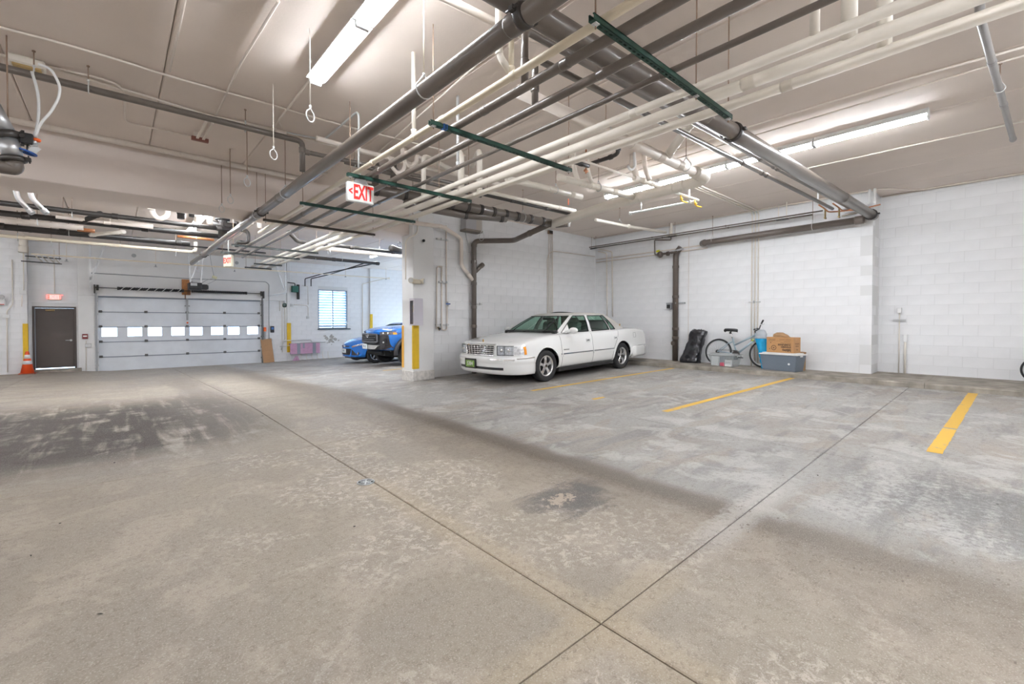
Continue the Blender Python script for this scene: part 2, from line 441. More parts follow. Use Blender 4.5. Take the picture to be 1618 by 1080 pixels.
# ------------------------------------------------------------------ block walls
BL, BH = .4064, .2032
_bm = MB(); _bm.box((0, 0, 0), (BL-.004, .05, BH-.005), None, .0022); BLOCK = _bm.mesh('block'); BLOCK.materials.append(M_BLOCK)
def blockwall(name, p0, d, length, z0, z1, nrm, holes=(), thick=.2, centre=None, limit=300, z_step=None):
    """p0 -> p0+d*length along the floor; nrm points into the room; holes in (s0,s1,z0,z1)"""
    root = sempty(name, (p0[0], p0[1], 0)); d = Vector((*d, 0)); nrm = Vector((*nrm, 0))
    ang = math.atan2(d.y, d.x)
    # backing leaf in pieces around the holes
    g = MB(); ss = sorted({0, length, *[h[0] for h in holes], *[h[1] for h in holes]}); zz = sorted({z0, z1, *[h[2] for h in holes], *[h[3] for h in holes]})
    for a, b in zip(ss, ss[1:]):
        for q, r in zip(zz, zz[1:]):
            if any(h[0] <= (a+b)/2 <= h[1] and h[2] <= (q+r)/2 <= h[3] for h in holes): continue
            g.bar(d*a+Vector((0, 0, (q+r)/2))-nrm*(thick/2+.0022), d*b+Vector((0, 0, (q+r)/2))-nrm*(thick/2+.0022), thick, r-q)
    g.obj('backing', M_MORTAR, root)
    cells = []; nrow = int(math.ceil((z1-z0)/BH))
    for r in range(nrow):
        za, zb = z0+r*BH, min(z0+(r+1)*BH, z1)
        if zb-za < .03: continue
        s = -BL/2 if r % 2 else 0.0
        while s < length:
            a, b = max(s, 0), min(s+BL, length); s += BL
            segs = [(a, b)]
            for h in holes:
                if h[2] < zb-.02 and h[3] > za+.02:
                    new = []
                    for (u, v) in segs:
                        if h[1] <= u or h[0] >= v: new.append((u, v)); continue
                        if h[0]-u > .03: new.append((u, h[0]))
                        if v-h[1] > .03: new.append((h[1], v))
                    segs = new
            for (u, v) in segs:
                if v-u > .03: cells.append((u, v, za, zb))
    cc = centre if centre is not None else length/2
    cells.sort(key=lambda c: ((c[0]+c[1])/2-cc)**2)
    rest = MB()
    for k, (u, v, za, zb) in enumerate(cells):
        off = nrm*(-.025+random.uniform(-.0012, .0012)); c = d*((u+v)/2)+Vector((0, 0, (za+zb)/2))+off
        if k < limit:
            o = bpy.data.objects.new('block', BLOCK); COL.objects.link(o); o.parent = root
            o.location = c; o.rotation_euler = (0, 0, ang); o.scale = (max(.02, (v-u-.004)/(BL-.004)), 1, max(.05, (zb-za-.005)/(BH-.005)))
        else:
            rest.bar(c-d*((v-u)/2-.002), c+d*((v-u)/2-.002), .05, zb-za-.005)
    if rest.v:
        o = rest.obj('blockwork', M_BLOCK, root); o['kind'] = 'stuff'
    return root
YS = 1.9            # where the right wall steps back
WR = blockwall('wall_right', (XB, YN+.1, 0), (0, -1), YN+.1-YS, ZK-.02, ZC, (-1, 0), thick=.6)
WR['label'] = 'white painted block wall behind the bicycle and boxes'
blockwall('wall_right_return', (XB, YS, 0), (1, 0), XR-XB, ZK-.02, ZC, (0, -1), thick=.2)
blockwall('wall_right_recess', (XR, YS+.15, 0), (0, -1), 10.1, ZK-.02, ZC, (-1, 0), centre=1.6)
XC0, XC1, YC0, YC1 = 4.88, 5.40, 8.72, 9.24       # column
blockwall('wall_nook', (XC1-.1, YN, 0), (1, 0), XB+.4-XC1+.1, .0, ZC, (0, -1), thick=.3, centre=2.5)
# far wall: openings for the person door, garage door and louvred window
pd0, pd1 = at(51.5, 530, Y=YF), at(121, 530, Y=YF)
DX0, DX1 = pd0.x, pd1.x; DZ0 = at(85, 582.5, Y=YF).z; DZ1 = at(85, 484, Y=YF).z
GX0, GX1 = at(155.5, 530, Y=YF).x, at(412, 530, Y=YF).x
GZ0 = -.42; GZ1 = GZ0+2.67
wa, wb = at(502.5, 457, Y=YF), at(549, 518.5, Y=YF)
LX0, LX1, LZ1, LZ0 = wa.x, wb.x, wa.z, wb.z
print('door', DX0, DX1, DZ0, DZ1, 'garage', GX0, GX1, GZ1, 'louvre', LX0, LX1, LZ0, LZ1)
FX0, FX1 = -6.7, 12.4
WF = blockwall('wall_far', (FX0, YF, 0), (1, 0), FX1-FX0, -.46, ZC, (0, -1), centre=11.5,
     holes=((DX0-FX0, DX1-FX0, -.46, DZ1), (GX0-FX0, GX1-FX0, -.46, GZ1), (LX0-FX0, LX1-FX0, LZ0, LZ1)), limit=300)
# smooth concrete header and jambs round the garage door, pilaster to the left of the door
hx0, hx1 = at(122, 430, Y=YF).x, GX1+.05
g = MB(); g.bb((hx0, YF-.06, GZ1-.0), (GX1+1.0, YF+.02, ZC), .01); g.bb((hx0, YF-.06, -.46), (GX0, YF+.02, GZ1), .01)
struct(g.obj('trim_2', M_CONC_W))['label'] = 'smooth painted concrete header over the garage door'
PX = at(44, 540, Y=YF-.28).x
blockwall('wall_far_pilaster', (PX-2.4, YF-.28, 0), (1, 0), 2.4, -.42, ZC, (0, -1), thick=.26, centre=2.4, limit=120)
bx = at(585, 470, Y=YF-.12).x
blockwall('wall_far_bay', (bx, YF-.12, 0), (1, 0), FX1-bx, -.42, ZC, (0, -1), thick=.12, centre=.5, limit=150)
# pilaster strip beside the louvre
sx0, sx1 = at(453.5, 500, Y=YF-.05).x, at(459, 500, Y=YF-.05).x
g = MB(); g.bb((sx0, YF-.06, -.44), (sx1, YF+.01, ZC), .008); struct(g.obj('trim_3', M_CONC_W))
# walls out of the picture close the garage
g = MB(); g.bb((XL-.3, YBK, -.6), (XL, YF+.3, ZC)); struct(g.obj('wall_left', M_CONC_W))
g = MB(); g.bb((XL-.3, YBK-.3, -.2), (XR+.4, YBK, ZC)); struct(g.obj('wall_behind', M_CONC_W))
g = MB(); g.bb((XR, YN+.25, -.6), (XR+.2, YF+.2, ZC)); struct(g.obj('wall_right_bay', M_CONC_W))
# beam and column
g = MB(); g.bb((XL, YB, ZBM), (XC0+.5, YB2, ZC+.02), .012); struct(g.obj('beam', M_BEAM))
g = MB(); g.bb((XC0, YC0, floor_z(XC0, YC0)+.0), (XC1, YC1, ZC), .012)
struct(g.obj('column', M_CONC_W))
g = MB(); g.bb((XC0-.012, YC0-.012, floor_z(XC0, YC0)-.03), (XC1+.012, YC1, floor_z(XC0, YC0)+.21), .01)
struct(g.obj('trim_4', mat('chipped_plinth', (.70, .67, .63), .7, noise=.25, scale=14)))['label'] = 'scuffed plinth at the foot of the column'

# ------------------------------------------------------------------ person door
M_DOOR = mat('brown_door', (.075, .058, .05), .5, noise=.06, scale=3)
D = sempty('door_1', (0, 0, 0)); D['label'] = 'dark brown metal exit door'
yd = YF+.02; z0 = DZ0; f = .055
g = MB(); g.bb((DX0, yd-.05, z0), (DX0+f, yd+.1, DZ1)); g.bb((DX1-f, yd-.05, z0), (DX1, yd+.1, DZ1)); g.bb((DX0+f, yd-.05, DZ1-f), (DX1-f, yd+.1, DZ1))
g.obj('frame', M_DOOR, D)
g = MB(); g.bb((DX0+f+.004, yd+.01, z0+.035), (DX1-f-.004, yd+.055, DZ1-f-.004), .004); leaf = g.obj('leaf', M_DOOR, D)
g = MB(); hz = z0+.95; g.cyl((DX1-.14, yd+.01, hz), (DX1-.14, yd-.012, hz), .034); g.tube(bez([(DX1-.14, yd-.01, hz), (DX1-.14, yd-.05, hz), (DX1-.27, yd-.05, hz)], .02), .011)
g.obj('lever_handle', M_ZINC, leaf)
g = MB(); g.bb((DX0+.30, yd-.045, DZ1-.155), (DX0+.52, yd+.01, DZ1-.10), .006); g.bar((DX0+.4, yd-.05, DZ1-.09), (DX0+.68, yd-.10, DZ1-.085), .02, .008); g.bar((DX0+.68, yd-.1, DZ1-.085), (DX0+.8, yd-.02, DZ1-.07), .02, .008)
g.obj('door_closer', mat('bronze', (.25, .17, .08), .4, metal=.6), leaf)
g = MB(); g.bb((DX0-.25, YF-.30, -.44), (DX1+.12, YF+.2, DZ0), .01); struct(g.obj('trim_5', M_CURB))['label'] = 'low concrete sill under the brown door'

# ------------------------------------------------------------------ garage door
M_GDOOR = mat('garage_door_white', (.74, .77, .81), .42, noise=.06, scale=3)
M_GTRIM = mat('garage_rail_grey', (.24, .27, .32), .5)
G = sempty('door_2', (0, 0, 0)); G['label'] = 'white sectional garage door with a row of eight windows'
yg = YF+.06; gw = GX1-GX0; sh = 2.67/5
for k in range(5):
    za, zb = GZ0+k*sh, GZ0+(k+1)*sh; g = MB()
    if k == 2:
        wins = []
        for q in range(8):
            c = GX0+gw*(q+.5)/8+(.03 if q % 2 else -.03); wins.append((c-.205, c+.205))
        wz0, wz1 = za+.16, zb-.05
        g.bb((GX0, yg, za), (GX1, yg+.045, wz0)); g.bb((GX0, yg, wz1), (GX1, yg+.045, zb))
        e = [GX0]+[v for w in wins for v in w]+[GX1]
        for a, b in zip(e[0::2], e[1::2]): g.bb((a, yg, wz0), (b, yg+.045, wz1))
    else:
        g.bb((GX0, yg, za), (GX1, yg+.045, zb))
    pan = g.obj('door_panel', M_GDOOR, G)
    g = MB(); g.bb((GX0+.01, yg-.022, zb-.045), (GX1-.01, yg, zb-.018)) if k < 4 else g.bb((GX0+.01, yg-.03, zb-.05), (GX1-.01, yg, zb))
    g.obj('stiffener_rail', M_GTRIM, pan)
    if k == 2:
        for (a, b) in wins:
            w = MB(); w.bb((a, yg+.018, wz0), (b, yg+.026, wz1)); w.obj('pane', glass('frosted_pane', (.96, .97, 1.0), .06), pan)
            w = MB(); t = .018
            w.bb((a-.004, yg-.008, wz0-t), (b+.004, yg, wz0)); w.bb((a-.004, yg-.008, wz1), (b+.004, yg, wz1+t))
            w.bb((a-t, yg-.008, wz0-t), (a, yg, wz1+t)); w.bb((b, yg-.008, wz0-t), (b+t, yg, wz1+t)); w.obj('pane_frame', M_GDOOR, pan)
    if k < 4:
        for q in range(5):
            hx = GX0+.06+(gw-.12)*q/4
            h = MB(); h.bb((hx-.045, yg-.03, zb-.055), (hx+.045, yg-.005, zb-.03)); h.bb((hx-.045, yg-.03, zb+.005), (hx+.045, yg-.005, zb+.03)); h.cyl((hx-.05, yg-.022, zb-.012), (hx+.05, yg-.022, zb-.012), .014, 8)
            h.obj('hinge', mat('hinge_steel', (.12, .115, .11), .5), pan)
    for q in (1, 2, 3):
        hx = GX0+.06+(gw-.12)*q/4
        h = MB(); h.bb((hx-.028, yg-.006, za+.03), (hx+.028, yg+.001, zb-.06))
        h.obj('stile', M_GDOOR, pan)
for s, xx in ((-1, GX0-.05), (1, GX1+.05)):
    g = MB(); g.bb((xx-.028, YF-.10, GZ0), (xx+.028, YF-.02, GZ1+.10)); g.bb((xx+s*.04-.006, YF-.06, GZ0), (xx+s*.04+.006, YF, GZ1+.05))
    for q in range(6): g.bb((xx-.05, YF-.06, GZ0+.2+q*.45), (xx+.05, YF-.015, GZ0+.26+q*.45))
    g.obj('track', M_STEELBOX if s < 0 else mat('dark_track', (.16, .16, .16), .5, metal=.3), G)
# ------------------------------------------------------------------ louvred window
L = sempty('window_1', (0, 0, 0)); L['label'] = 'blue-lit louvred vent window in the far wall'
M_LFR = mat('louvre_frame', (.33, .40, .48), .45); M_SLAT = mat('louvre_slat', (.42, .60, .80), .4)
g = MB(); t = .05; yl = YF+.02
g.bb((LX0, yl, LZ0), (LX0+t, yl+.14, LZ1)); g.bb((LX1-t, yl, LZ0), (LX1, yl+.14, LZ1)); g.bb((LX0, yl, LZ1-t), (LX1, yl+.14, LZ1)); g.bb((LX0, yl, LZ0), (LX1, yl+.14, LZ0+t))
xm = (LX0+LX1)/2; g.bb((xm-.02, yl, LZ0), (xm+.02, yl+.05, LZ1)); g.obj('frame', M_LFR, L)
nsl = 14
for k in range(nsl):
    zc = LZ0+t+(LZ1-LZ0-2*t)*(k+.5)/nsl; pz = (LZ1-LZ0-2*t)/nsl
    for (a, b) in ((LX0+t, xm-.02), (xm+.02, LX1-t)):
        g = MB(); g.bar((a, yl+.075, zc), (b, yl+.075, zc), .135, .006, up=(0, .55, .83)); g.obj('slat', M_SLAT, L)
g = MB(); g.bb((LX0-.03, YF-.09, LZ0-.05), (LX1+.12, YF+.1, LZ0+.0), .006); g.obj('window_sill', mat('dark_sill', (.09, .11, .13), .6), L)
# ------------------------------------------------------------------ fluorescent strip lights
M_HOUS = mat('white_enamel_housing', (.78, .78, .77), .4)
M_TUBE = emit('fluorescent_tube', (.935, .975, 1.04), TUBE)
def strip_proto():
    t = thing('strip_light', '-', 'light', (0, 0, ZC))
    L_ = 1.20
    g = MB(); g.prism([(-.055, 0), (-.055, -.03), (-.098, -.072), (-.096, -.078), (-.03, -.072), (.03, -.072), (.096, -.078), (.098, -.072), (.055, -.03), (.055, 0)], -L_/2, L_/2, 'y'); g.obj('housing', M_HOUS, t)  # side wings shaped to keep tube light off the nearby ceiling
    for s in (-1, 1):
        g = MB(); g.cyl((s*.043, -L_/2+.02, -.095), (s*.043, L_/2-.02, -.095), .0155, 10); g.obj('tube', M_TUBE, t)
    for s in (-1, 1):
        g = MB(); g.bb((-.062, s*L_/2-.01, -.125), (.062, s*L_/2+.01, 0), .004); g.obj('end_cap', M_HOUS, t)
    return t
_sp0 = strip_proto(); _used = [False]
def strip(x, y, label, group=None, rz=0.0):
    if not _used[0]:
        o = _sp0; _used[0] = True; o.location = (x, y, ZC); o['label'] = label
    else:
        o = dup(_sp0, (x, y, ZC), None, label)
    o.rotation_euler = (0, 0, rz)
    if group: o['group'] = group
    elif 'group' in o: del o['group']
    return o
la = at(500, 130, h=ZC-CZ-.09)
X1 = 1.63; Y1 = la.y-.61
strip(X1, Y1, 'bright ceiling strip light beside the hanging ring rod, lower end of the left row')
strip(X1, Y1-1.23, 'bright ceiling strip light cut by the top edge of the photo')
X2 = at(1230, 243, h=ZC-CZ-.09).x; Y2 = at(1470, 187, h=ZC-CZ-.09).y+.61
names = ['strip light nearest the camera on the right-hand ceiling row', 'second strip light from the near end of the right-hand row, behind the big dark pipe',
         'third strip light from the near end of the right-hand row, above the white sprinkler pipe', 'farthest strip light of the right-hand row, partly behind the white drain pipe']
for k in range(4): strip(X2, Y2+1.23*k, names[k])
pf = at(597, 403, h=ZC-CZ-.09)
strip(X2, pf.y, 'strip light in the far bay glowing left of the column')
for y, w in ((12.6, 'nearest'), (13.9, 'middle'), (15.2, 'farthest')): strip(X1, y, w+' of three strip lights glaring between the dark pipes beyond the beam')
for (x, y) in [(X1, -1.9), (X1, -3.2), (X1, -4.5), (X1, -5.8), (X2, -4.2), (X1, 10.6), (X1, 11.8), (4.7, 10.4), (4.7, 11.6)]+[(-5.3, q) for q in (-5, -2.2, .6, 3.0, 5.0, 7.0, 10.5, 12.5, 14.5, 16.5, 18.5)]:  # added lamps, out of view, that brighten floor, ceiling and walls
    strip(x, y, 'unseen strip light added for fill', 'unseen strip lights added for fill')
for (x, y) in ((5.2, -1.6), (6.5, -1.6), (4.3, -3.6), (5.7, -3.6), (3.0, -3.6), (4.3, -5.2), (5.7, -5.2), (-1.2, 10.7), (.25, 10.7), (3.3, 10.7), (6.3, 11.7), (7.9, 11.0)): strip(x, y, 'unseen strip light added for fill', 'unseen strip lights added for fill', math.pi/2)  # added unseen crosswise lamps that brighten the nook wall, column and far wall
# ------------------------------------------------------------------ pipes
def plen(p): return sum((b-a).length for a, b in zip(p, p[1:]))
def pat(p, t):
    L = plen(p)*t
    for a, b in zip(p, p[1:]):
        d = (b-a).length
        if L <= d: return a+(b-a)*(L/d if d else 0), (b-a).normalized()
        L -= d
    return p[-1], (p[-1]-p[-2]).normalized()
def Hs(h, *px): return [at(p[0], p[1], h=(p[2] if len(p) > 2 else h)) for p in px]
def pipe(name, label, cat, m, r, pts, cps=(), rad=None, n=12, group=None, cmat=None, cw=None, cr=1.18, mid=None):
    """a run of pipe with its couplings; pts in world space, cps as fractions of the length"""
    P = [Vector(p) for p in pts]; q = bez(P, rad if rad else r*2.2) if len(P) > 2 else P
    o0 = P[0].copy() if mid is None else mid
    g = MB(); g.tube([p-o0 for p in q], r, n)
    if not cps:
        o = g.obj(name, m); o.location = o0; return tag(o, label, cat, group)
    t = thing(name, label, cat, o0, 0, group); g.obj('pipe_run', m, t)
    w = cw if cw else r*1.1
    for f in cps:
        c, d = pat(q, f); c = c-o0
        g = MB(); g.tube([c-d*w, c-d*w*.8, c-d*w*.78, c+d*w*.78, c+d*w*.8, c+d*w], [r*1.01, r*cr, r*cr, r*cr, r*cr, r*1.01], n); g.obj('coupling', cmat or m, t)
    return t
def clamp_coupling(parent, c, d, r, m):
    g = MB(); c = Vector(c); d = Vector(d).normalized()
    g.tube([c-d*.03, c-d*.022, c+d*.022, c+d*.03], [r*1.08, r*1.25, r*1.25, r*1.08], 14)
    s = Vector((0, 0, 1)).cross(d).normalized()
    for k in (-1, 1):
        g.box(c+s*k*r*1.4, (.035, .035, .03)); g.cyl(c+s*k*r*1.5-d*.05, c+s*k*r*1.5+d*.05, .007, 6)
    return g.obj('clamp', m, parent)
def hanger(p, r, label, axis=(0, 1, 0), m=None, empty=False, group=None, top=None, rm=None):
    """threaded rod from the ceiling with a clevis ring round a pipe whose centre is p"""
    p = Vector(p); t = thing('pipe_hanger', label, 'pipe hanger', (p.x, p.y, ZC), 0, group)
    zt = p.z-ZC; zr = zt+r+.05
    g = MB(); g.cyl((0, 0, 0.004), (0, 0, zr), .0055, 6); g.cyl((0, 0, .002), (0, 0, -.012), .014, 8); g.obj('rod', rm or M_RUST, t)
    a = Vector(axis).normalized(); s = a.cross(Vector((0, 0, 1))).normalized(); g = MB()
    pts = [Vector((0, 0, zt))+s*math.cos(b)*(r+.006)+Vector((0, 0, 1))*math.sin(b)*(r+.006) for b in [math.radians(160-k*(-220)/10) for k in range(11)]]
    pts = [Vector((0, 0, zr-.005))+s*-.004]+pts+[Vector((0, 0, zr-.005))+s*.004]
    g.tube(pts, .0055, 6); g.cyl((0, 0, zr-.012), (0, 0, zr+.012), .011, 6); g.obj('clevis_ring', m or M_ZINC, t)
    return t
def rack(x0, x1, y, zt, label, m, mids=(), rods=True):
    t = thing('pipe_rack', label, 'pipe rack', (x0, y, zt), 0, 'trapeze racks under the pipes')
    L_ = x1-x0; w = .041; g = MB()
    # strut channel: two webs, lips on top, slotted back below
    g.bb((0, -w/2, -w), (L_, -w/2+.003, 0)); g.bb((0, w/2-.003, -w), (L_, w/2, 0))
    g.bb((0, -w/2, -.006), (L_, -w/2+.010, 0)); g.bb((0, w/2-.010, -.006), (L_, w/2, 0))
    x = 0.0
    g.bb((0, -w/2, -w), (L_, -.007, -w+.003)); g.bb((0, .007, -w), (L_, w/2, -w+.003))
    while x < L_:
        g.bb((x, -.007, -w), (min(x+.022, L_), .007, -w+.003)); x += .051
    g.obj('strut_channel', m, t)
    for xx in (.04, L_-.04, *mids):
        g = MB(); g.cyl((xx, 0, -w-.03), (xx, 0, ZC-zt), .0055, 6); g.obj('rod', M_RUST, t)
        g = MB(); g.bb((xx-.018, -.018, -w-.006), (xx+.018, .018, -w)); g.cyl((xx, 0, -w-.006), (xx, 0, -w-.016), .011, 6); g.obj('nut_and_washer', M_ZINC, t)
    return t
ZS = 1.80+CZ
rk = [(1.66, 'nearest trapeze rack, dark green slotted strut under the pipes at the top', M_GREEN, 2.10, 4.03),
      (3.48, 'second trapeze rack from the camera, green strut with a blue tie at its left end', M_GREEN, 2.115, 4.03),
      (5.36, 'green trapeze rack directly above the hanging exit sign', M_GREEN, 2.11, 3.96),
      (7.12, 'dark trapeze rack in front of the beam, the next one behind the hanging exit sign', M_GREEN, 2.09, 4.02),
      (8.72, 'brown trapeze rack just in front of the beam', mat('brown_strut', (.07, .055, .042), .5), 1.95, 4.0),
      (12.04, 'first dark trapeze rack beyond the beam', M_BLACKS, 2.03, 3.97),
      (13.52, 'second dark trapeze rack beyond the beam, its left end over the drive', M_BLACKS, 2.04, 3.95),
      (15.48, 'short far trapeze rack under the three white pipes', M_BLACKS, 3.2, 3.99),
      (16.72, 'farthest short trapeze rack under the ends of the three white pipes', M_BLACKS, 3.19, 3.98)]
for i, (y, lab, m, a, b) in enumerate(rk):
    t = rack(a, b, y, ZS, lab, m, mids=(1.30,) if i in (0, 2) else ())
    if i == 1:
        g = MB(); g.bb((.13, -.0225, -.043), (.155, .0225, .002)); g.bb((.165, -.0225, -.043), (.18, .0225, .002)); g.obj('blue_tie', mat('blue_tie', (.03, .12, .40), .5), t)
def ypx(X, h, px):       # Y on the line (X, h) seen in pixel column px
    a = (px-809)/F; return X*(FY-a*FX)/(a*FY+FX)
# pipes lying on the racks ------------------------------------------------
def rackpipe(X, r, y0, y1, m, label, cpx=(), cat='pipe', **k):
    z = ZS+r+.001; L_ = y1-y0
    c = [(ypx(X, 0, p)-y0)/L_ for p in cpx]
    return pipe('pipe', label, cat, m, r, [(X, y0, z), (X, y1, z)], [v for v in c if 0 < v < 1], **k), z
tw, zc = rackpipe(2.235, .029, -3, 10.3, M_CREAM, 'cream pipe at the left edge of the racks, two white risers standing on it', (655, 812, 590, 700))
def riser(parent_z, x, y, r, m, label, top=ZC+.01, tee=True, cat='riser pipe', group=None):
    t = thing('riser_pipe', label, cat, (x, y, parent_z), 0, group)
    g = MB(); g.cyl((0, 0, r*.5), (0, 0, top-parent_z), r, 12); g.obj('pipe_run', m, t)
    if tee:
        g = MB(); g.tube([(0, 0, r*.9), (0, 0, r*2.6), (0, 0, r*3.4), (0, 0, r*3.4)], [r*1.25, r*1.25, r*1.42, r*1.0], 12); g.obj('tee_collar', m, t)
    return t
riser(zc, 2.235, ypx(2.235, 0, 655), .021, M_WHITEP, 'white riser rising from the cream pipe just behind the long dark pipe')
riser(zc, 2.235, ypx(2.235, 0, 808), .021, M_CREAM, 'cream riser standing on the cream pipe, right one of a pair')
ry = ypx(2.21, 0, 799)
pipe('riser_pipe', 'white riser with an elbow, left one of the pair over the cream pipe', 'riser pipe', M_WHITEP, .026, [(2.16, ry+.02, ZC+.01), (2.16, ry+.02, zc+.16), (2.235, ry-.03, zc+.03)], (.78,))
_, zd1 = rackpipe(2.418, .036, -3, at(364, 400, h=1.85).y, M_DARK, 'thickest dark pipe on the racks, beside the cream pipe', (766, 893, 600, 480, 400), cr=1.1)
_, zd2 = rackpipe(2.715, .034, -3, at(385, 405, h=1.85).y, M_DARK, 'second dark pipe on the racks, right of the thickest one', (806, 950, 700, 500), cr=1.1)
_, zd3 = rackpipe(3.045, .023, -3, 8.95, M_DARK, 'thin dark pipe on the racks, third and rightmost of the dark ones', (724, 1046, 600), cr=1.2)
_, zw1 = rackpipe(3.425, .034, -3, 16.9, M_WHITEP, 'slimmest of the three white insulated pipes on the racks', (690, 800, 1000, 560), cr=1.06)
_, zw2 = rackpipe(3.685, .047, -3, 17.0, M_WHITEP, 'fattest white insulated pipe on the racks, the middle of three', (720, 860, 1180, 600), cr=1.06)
_, zw3 = rackpipe(3.935, .039, -3, 17.0, M_WHITEP, 'rightmost white insulated pipe on the racks', (750, 890, 1240, 640), cr=1.06)
# white risers at the top right
riser(zw1, 3.425, ypx(3.425, 0, 1282), .030, M_WHITEP, 'white riser on the slimmest white pipe at the top right', tee=False)
riser(zw2, 3.685, ypx(3.685, 0, 1336), .047, M_WHITEP, 'thick white riser on the fattest white pipe at the top right', tee=False)
riser(zw3, 3.935, ypx(3.935, 0, 1391), .044, M_WHITEP, 'white riser farthest right, on the rightmost white pipe', tee=False)
# white risers with elbows in the middle
def gooseneck(X, z, px, topz, to, r, m, label):
    y = ypx(X, 0, px); P = [(X, y, z), (X, y, topz), to]
    return pipe('riser_pipe', label, 'riser pipe', m, r, P, (.93,), rad=r*2.5, cr=1.06)
y1 = ypx(3.425, 0, 670); gooseneck(3.425, zw1, 670, 3.79, (4.2, y1+.30, 3.80), .036, M_WHITEP, 'white gooseneck riser on the slimmest white pipe, right of the exit sign')
y1 = ypx(3.685, 0, 729); gooseneck(3.685, zw2, 729, 3.76, (3.60, y1+.75, 3.77), .048, M_WHITEP, 'tall white gooseneck riser on the fattest white pipe, its arm pointing back')
y1 = ypx(3.935, 0, 758); gooseneck(3.935, zw3, 758, 3.80, (4.25, y1+.6, 3.81), .042, M_WHITEP, 'white gooseneck riser on the rightmost white pipe')
y1 = ypx(3.045, 0, 724); riser(zd3, 3.045, y1, .017, M_ZINC, 'thin grey riser on the thin dark pipe')
# risers joining the two upper dark pipes
za = 2.26+CZ
ya, yb = ypx(2.715, 0, 845), ypx(2.418, 0, 829)
pipe('pipe', 'left one of two upper dark pipes running from the racks to the right wall', 'pipe', M_DARK, .030,
     [(2.715, ya, zd2), (2.715, ya, za), (10.75, 2.42, za)], (.02, .52, .60, .62), rad=.06, cr=1.25)
pipe('pipe', 'right one of two upper dark pipes running from the racks to the right wall', 'pipe', M_DARK, .030,
     [(2.418, yb, zd1), (2.418, yb, za+.02), (11.0, 2.20, za+.02)], (.02, .53, .585, .60), rad=.06, cr=1.25)
# ------------------------------------------------------------------ the long dark pipe on clevis hangers
t = pipe('drain_pipe', 'long dark drain pipe running from the top of the picture down to the garage door', 'pipe', M_DARK, .064,
         [(1.90, -1.5, 1.86+CZ), (1.875, 5, 1.86+CZ), (1.85, 17.4, 1.86+CZ)], (.19, .47, .80), rad=.01, n=16, cr=1.06, cw=.05)
o0 = Vector((1.90, -1.5, 1.86+CZ))
for y in (2.0, 8.5, 15.0): clamp_coupling(t, Vector((1.875, y, 1.86+CZ))-o0, (0, 1, 0), .064, M_DARK2)
for y, lab in ((3.16, 'clevis hanger clasping the long dark pipe in the upper middle'), (7.05, 'clevis hanger on the long dark pipe above the beam face'), (8.78, 'clevis hanger on the long dark pipe nearest the beam')):
    hanger((1.87, y, 1.86+CZ), .066, lab, rm=M_CREAM if y < 4 else M_RUST)
# hanging rods with empty rings, left row
er = [(4.28, 'rod with an empty ring hanging below the end of the ceiling strip light', M_WHITEP), (5.54, 'rod with an empty white ring, second from the strip light', M_WHITEP), (6.87, 'rod with an empty ring, third from the strip light', M_RUST),
      (8.04, 'rod with an empty ring in front of the beam, fourth from the strip light', M_RUST), (8.78, 'rod with an empty ring hanging close against the beam', M_RUST)]
for y, lab, m in er:
    t = thing('hanging_ring', lab, 'ring hanger', (1.35, y, ZC), 0, 'rods with empty rings')
    zb = (1.95+CZ)-ZC; g = MB(); g.cyl((0, 0, 0), (0, 0, zb), .0055, 6); g.obj('rod', m, t)
    g = MB(); pts = [Vector((.0, 0, zb-.005))]+[Vector((math.sin(a)*.042, math.sin(a)*.02, zb-.075+math.cos(a)*.055)) for a in [math.radians(18+k*32.4) for k in range(11)]]+[Vector((0, 0, zb-.005))]
    g.tube(pts, .006, 6); g.cyl((0, 0, zb-.015), (0, 0, zb+.02), .011, 6); g.obj('ring', M_ZINC if m is not M_WHITEP else M_WHITE, t)
# ------------------------------------------------------------------ big dark pipe across the room and along the right wall
zb = 2.12+CZ
BIGP = [(-1.0, 2.36, zb+.03), (11.28, 1.86, zb-.02)]
t = pipe('drain_pipe', 'fattest dark pipe, crossing over the racks and falling to the corner of the right wall', 'pipe', M_DARK, .086, BIGP, (.45, .84), n=18, cr=1.05, cw=.06)
for f in (.505, .985): 
    c, d = pat([Vector(p) for p in BIGP], f); clamp_coupling(t, c-Vector(BIGP[0]), d, .086, M_DARK2)
wp = [at(1372, 349, X=11.28), at(1112, 383.5, X=11.28)]
wp = [Vector((11.28, 1.98, 2.06+CZ)), Vector((11.28, wp[1].y, wp[1].z)), Vector((11.42, wp[1].y+.10, wp[1].z))]
pipe('drain_pipe', 'dark pipe hung level along the right wall with a shadow band below it', 'pipe', M_DARK, .072, wp, (.03, .96), n=16, rad=.1)
for px, lab in ((1284, 'hanger on the dark wall pipe, near its right end'), (1126, 'hanger on the dark wall pipe, near its left end')):
    a = at(px, 357, X=11.28); hanger((11.28, a.y, 2.06+CZ), .075, lab)
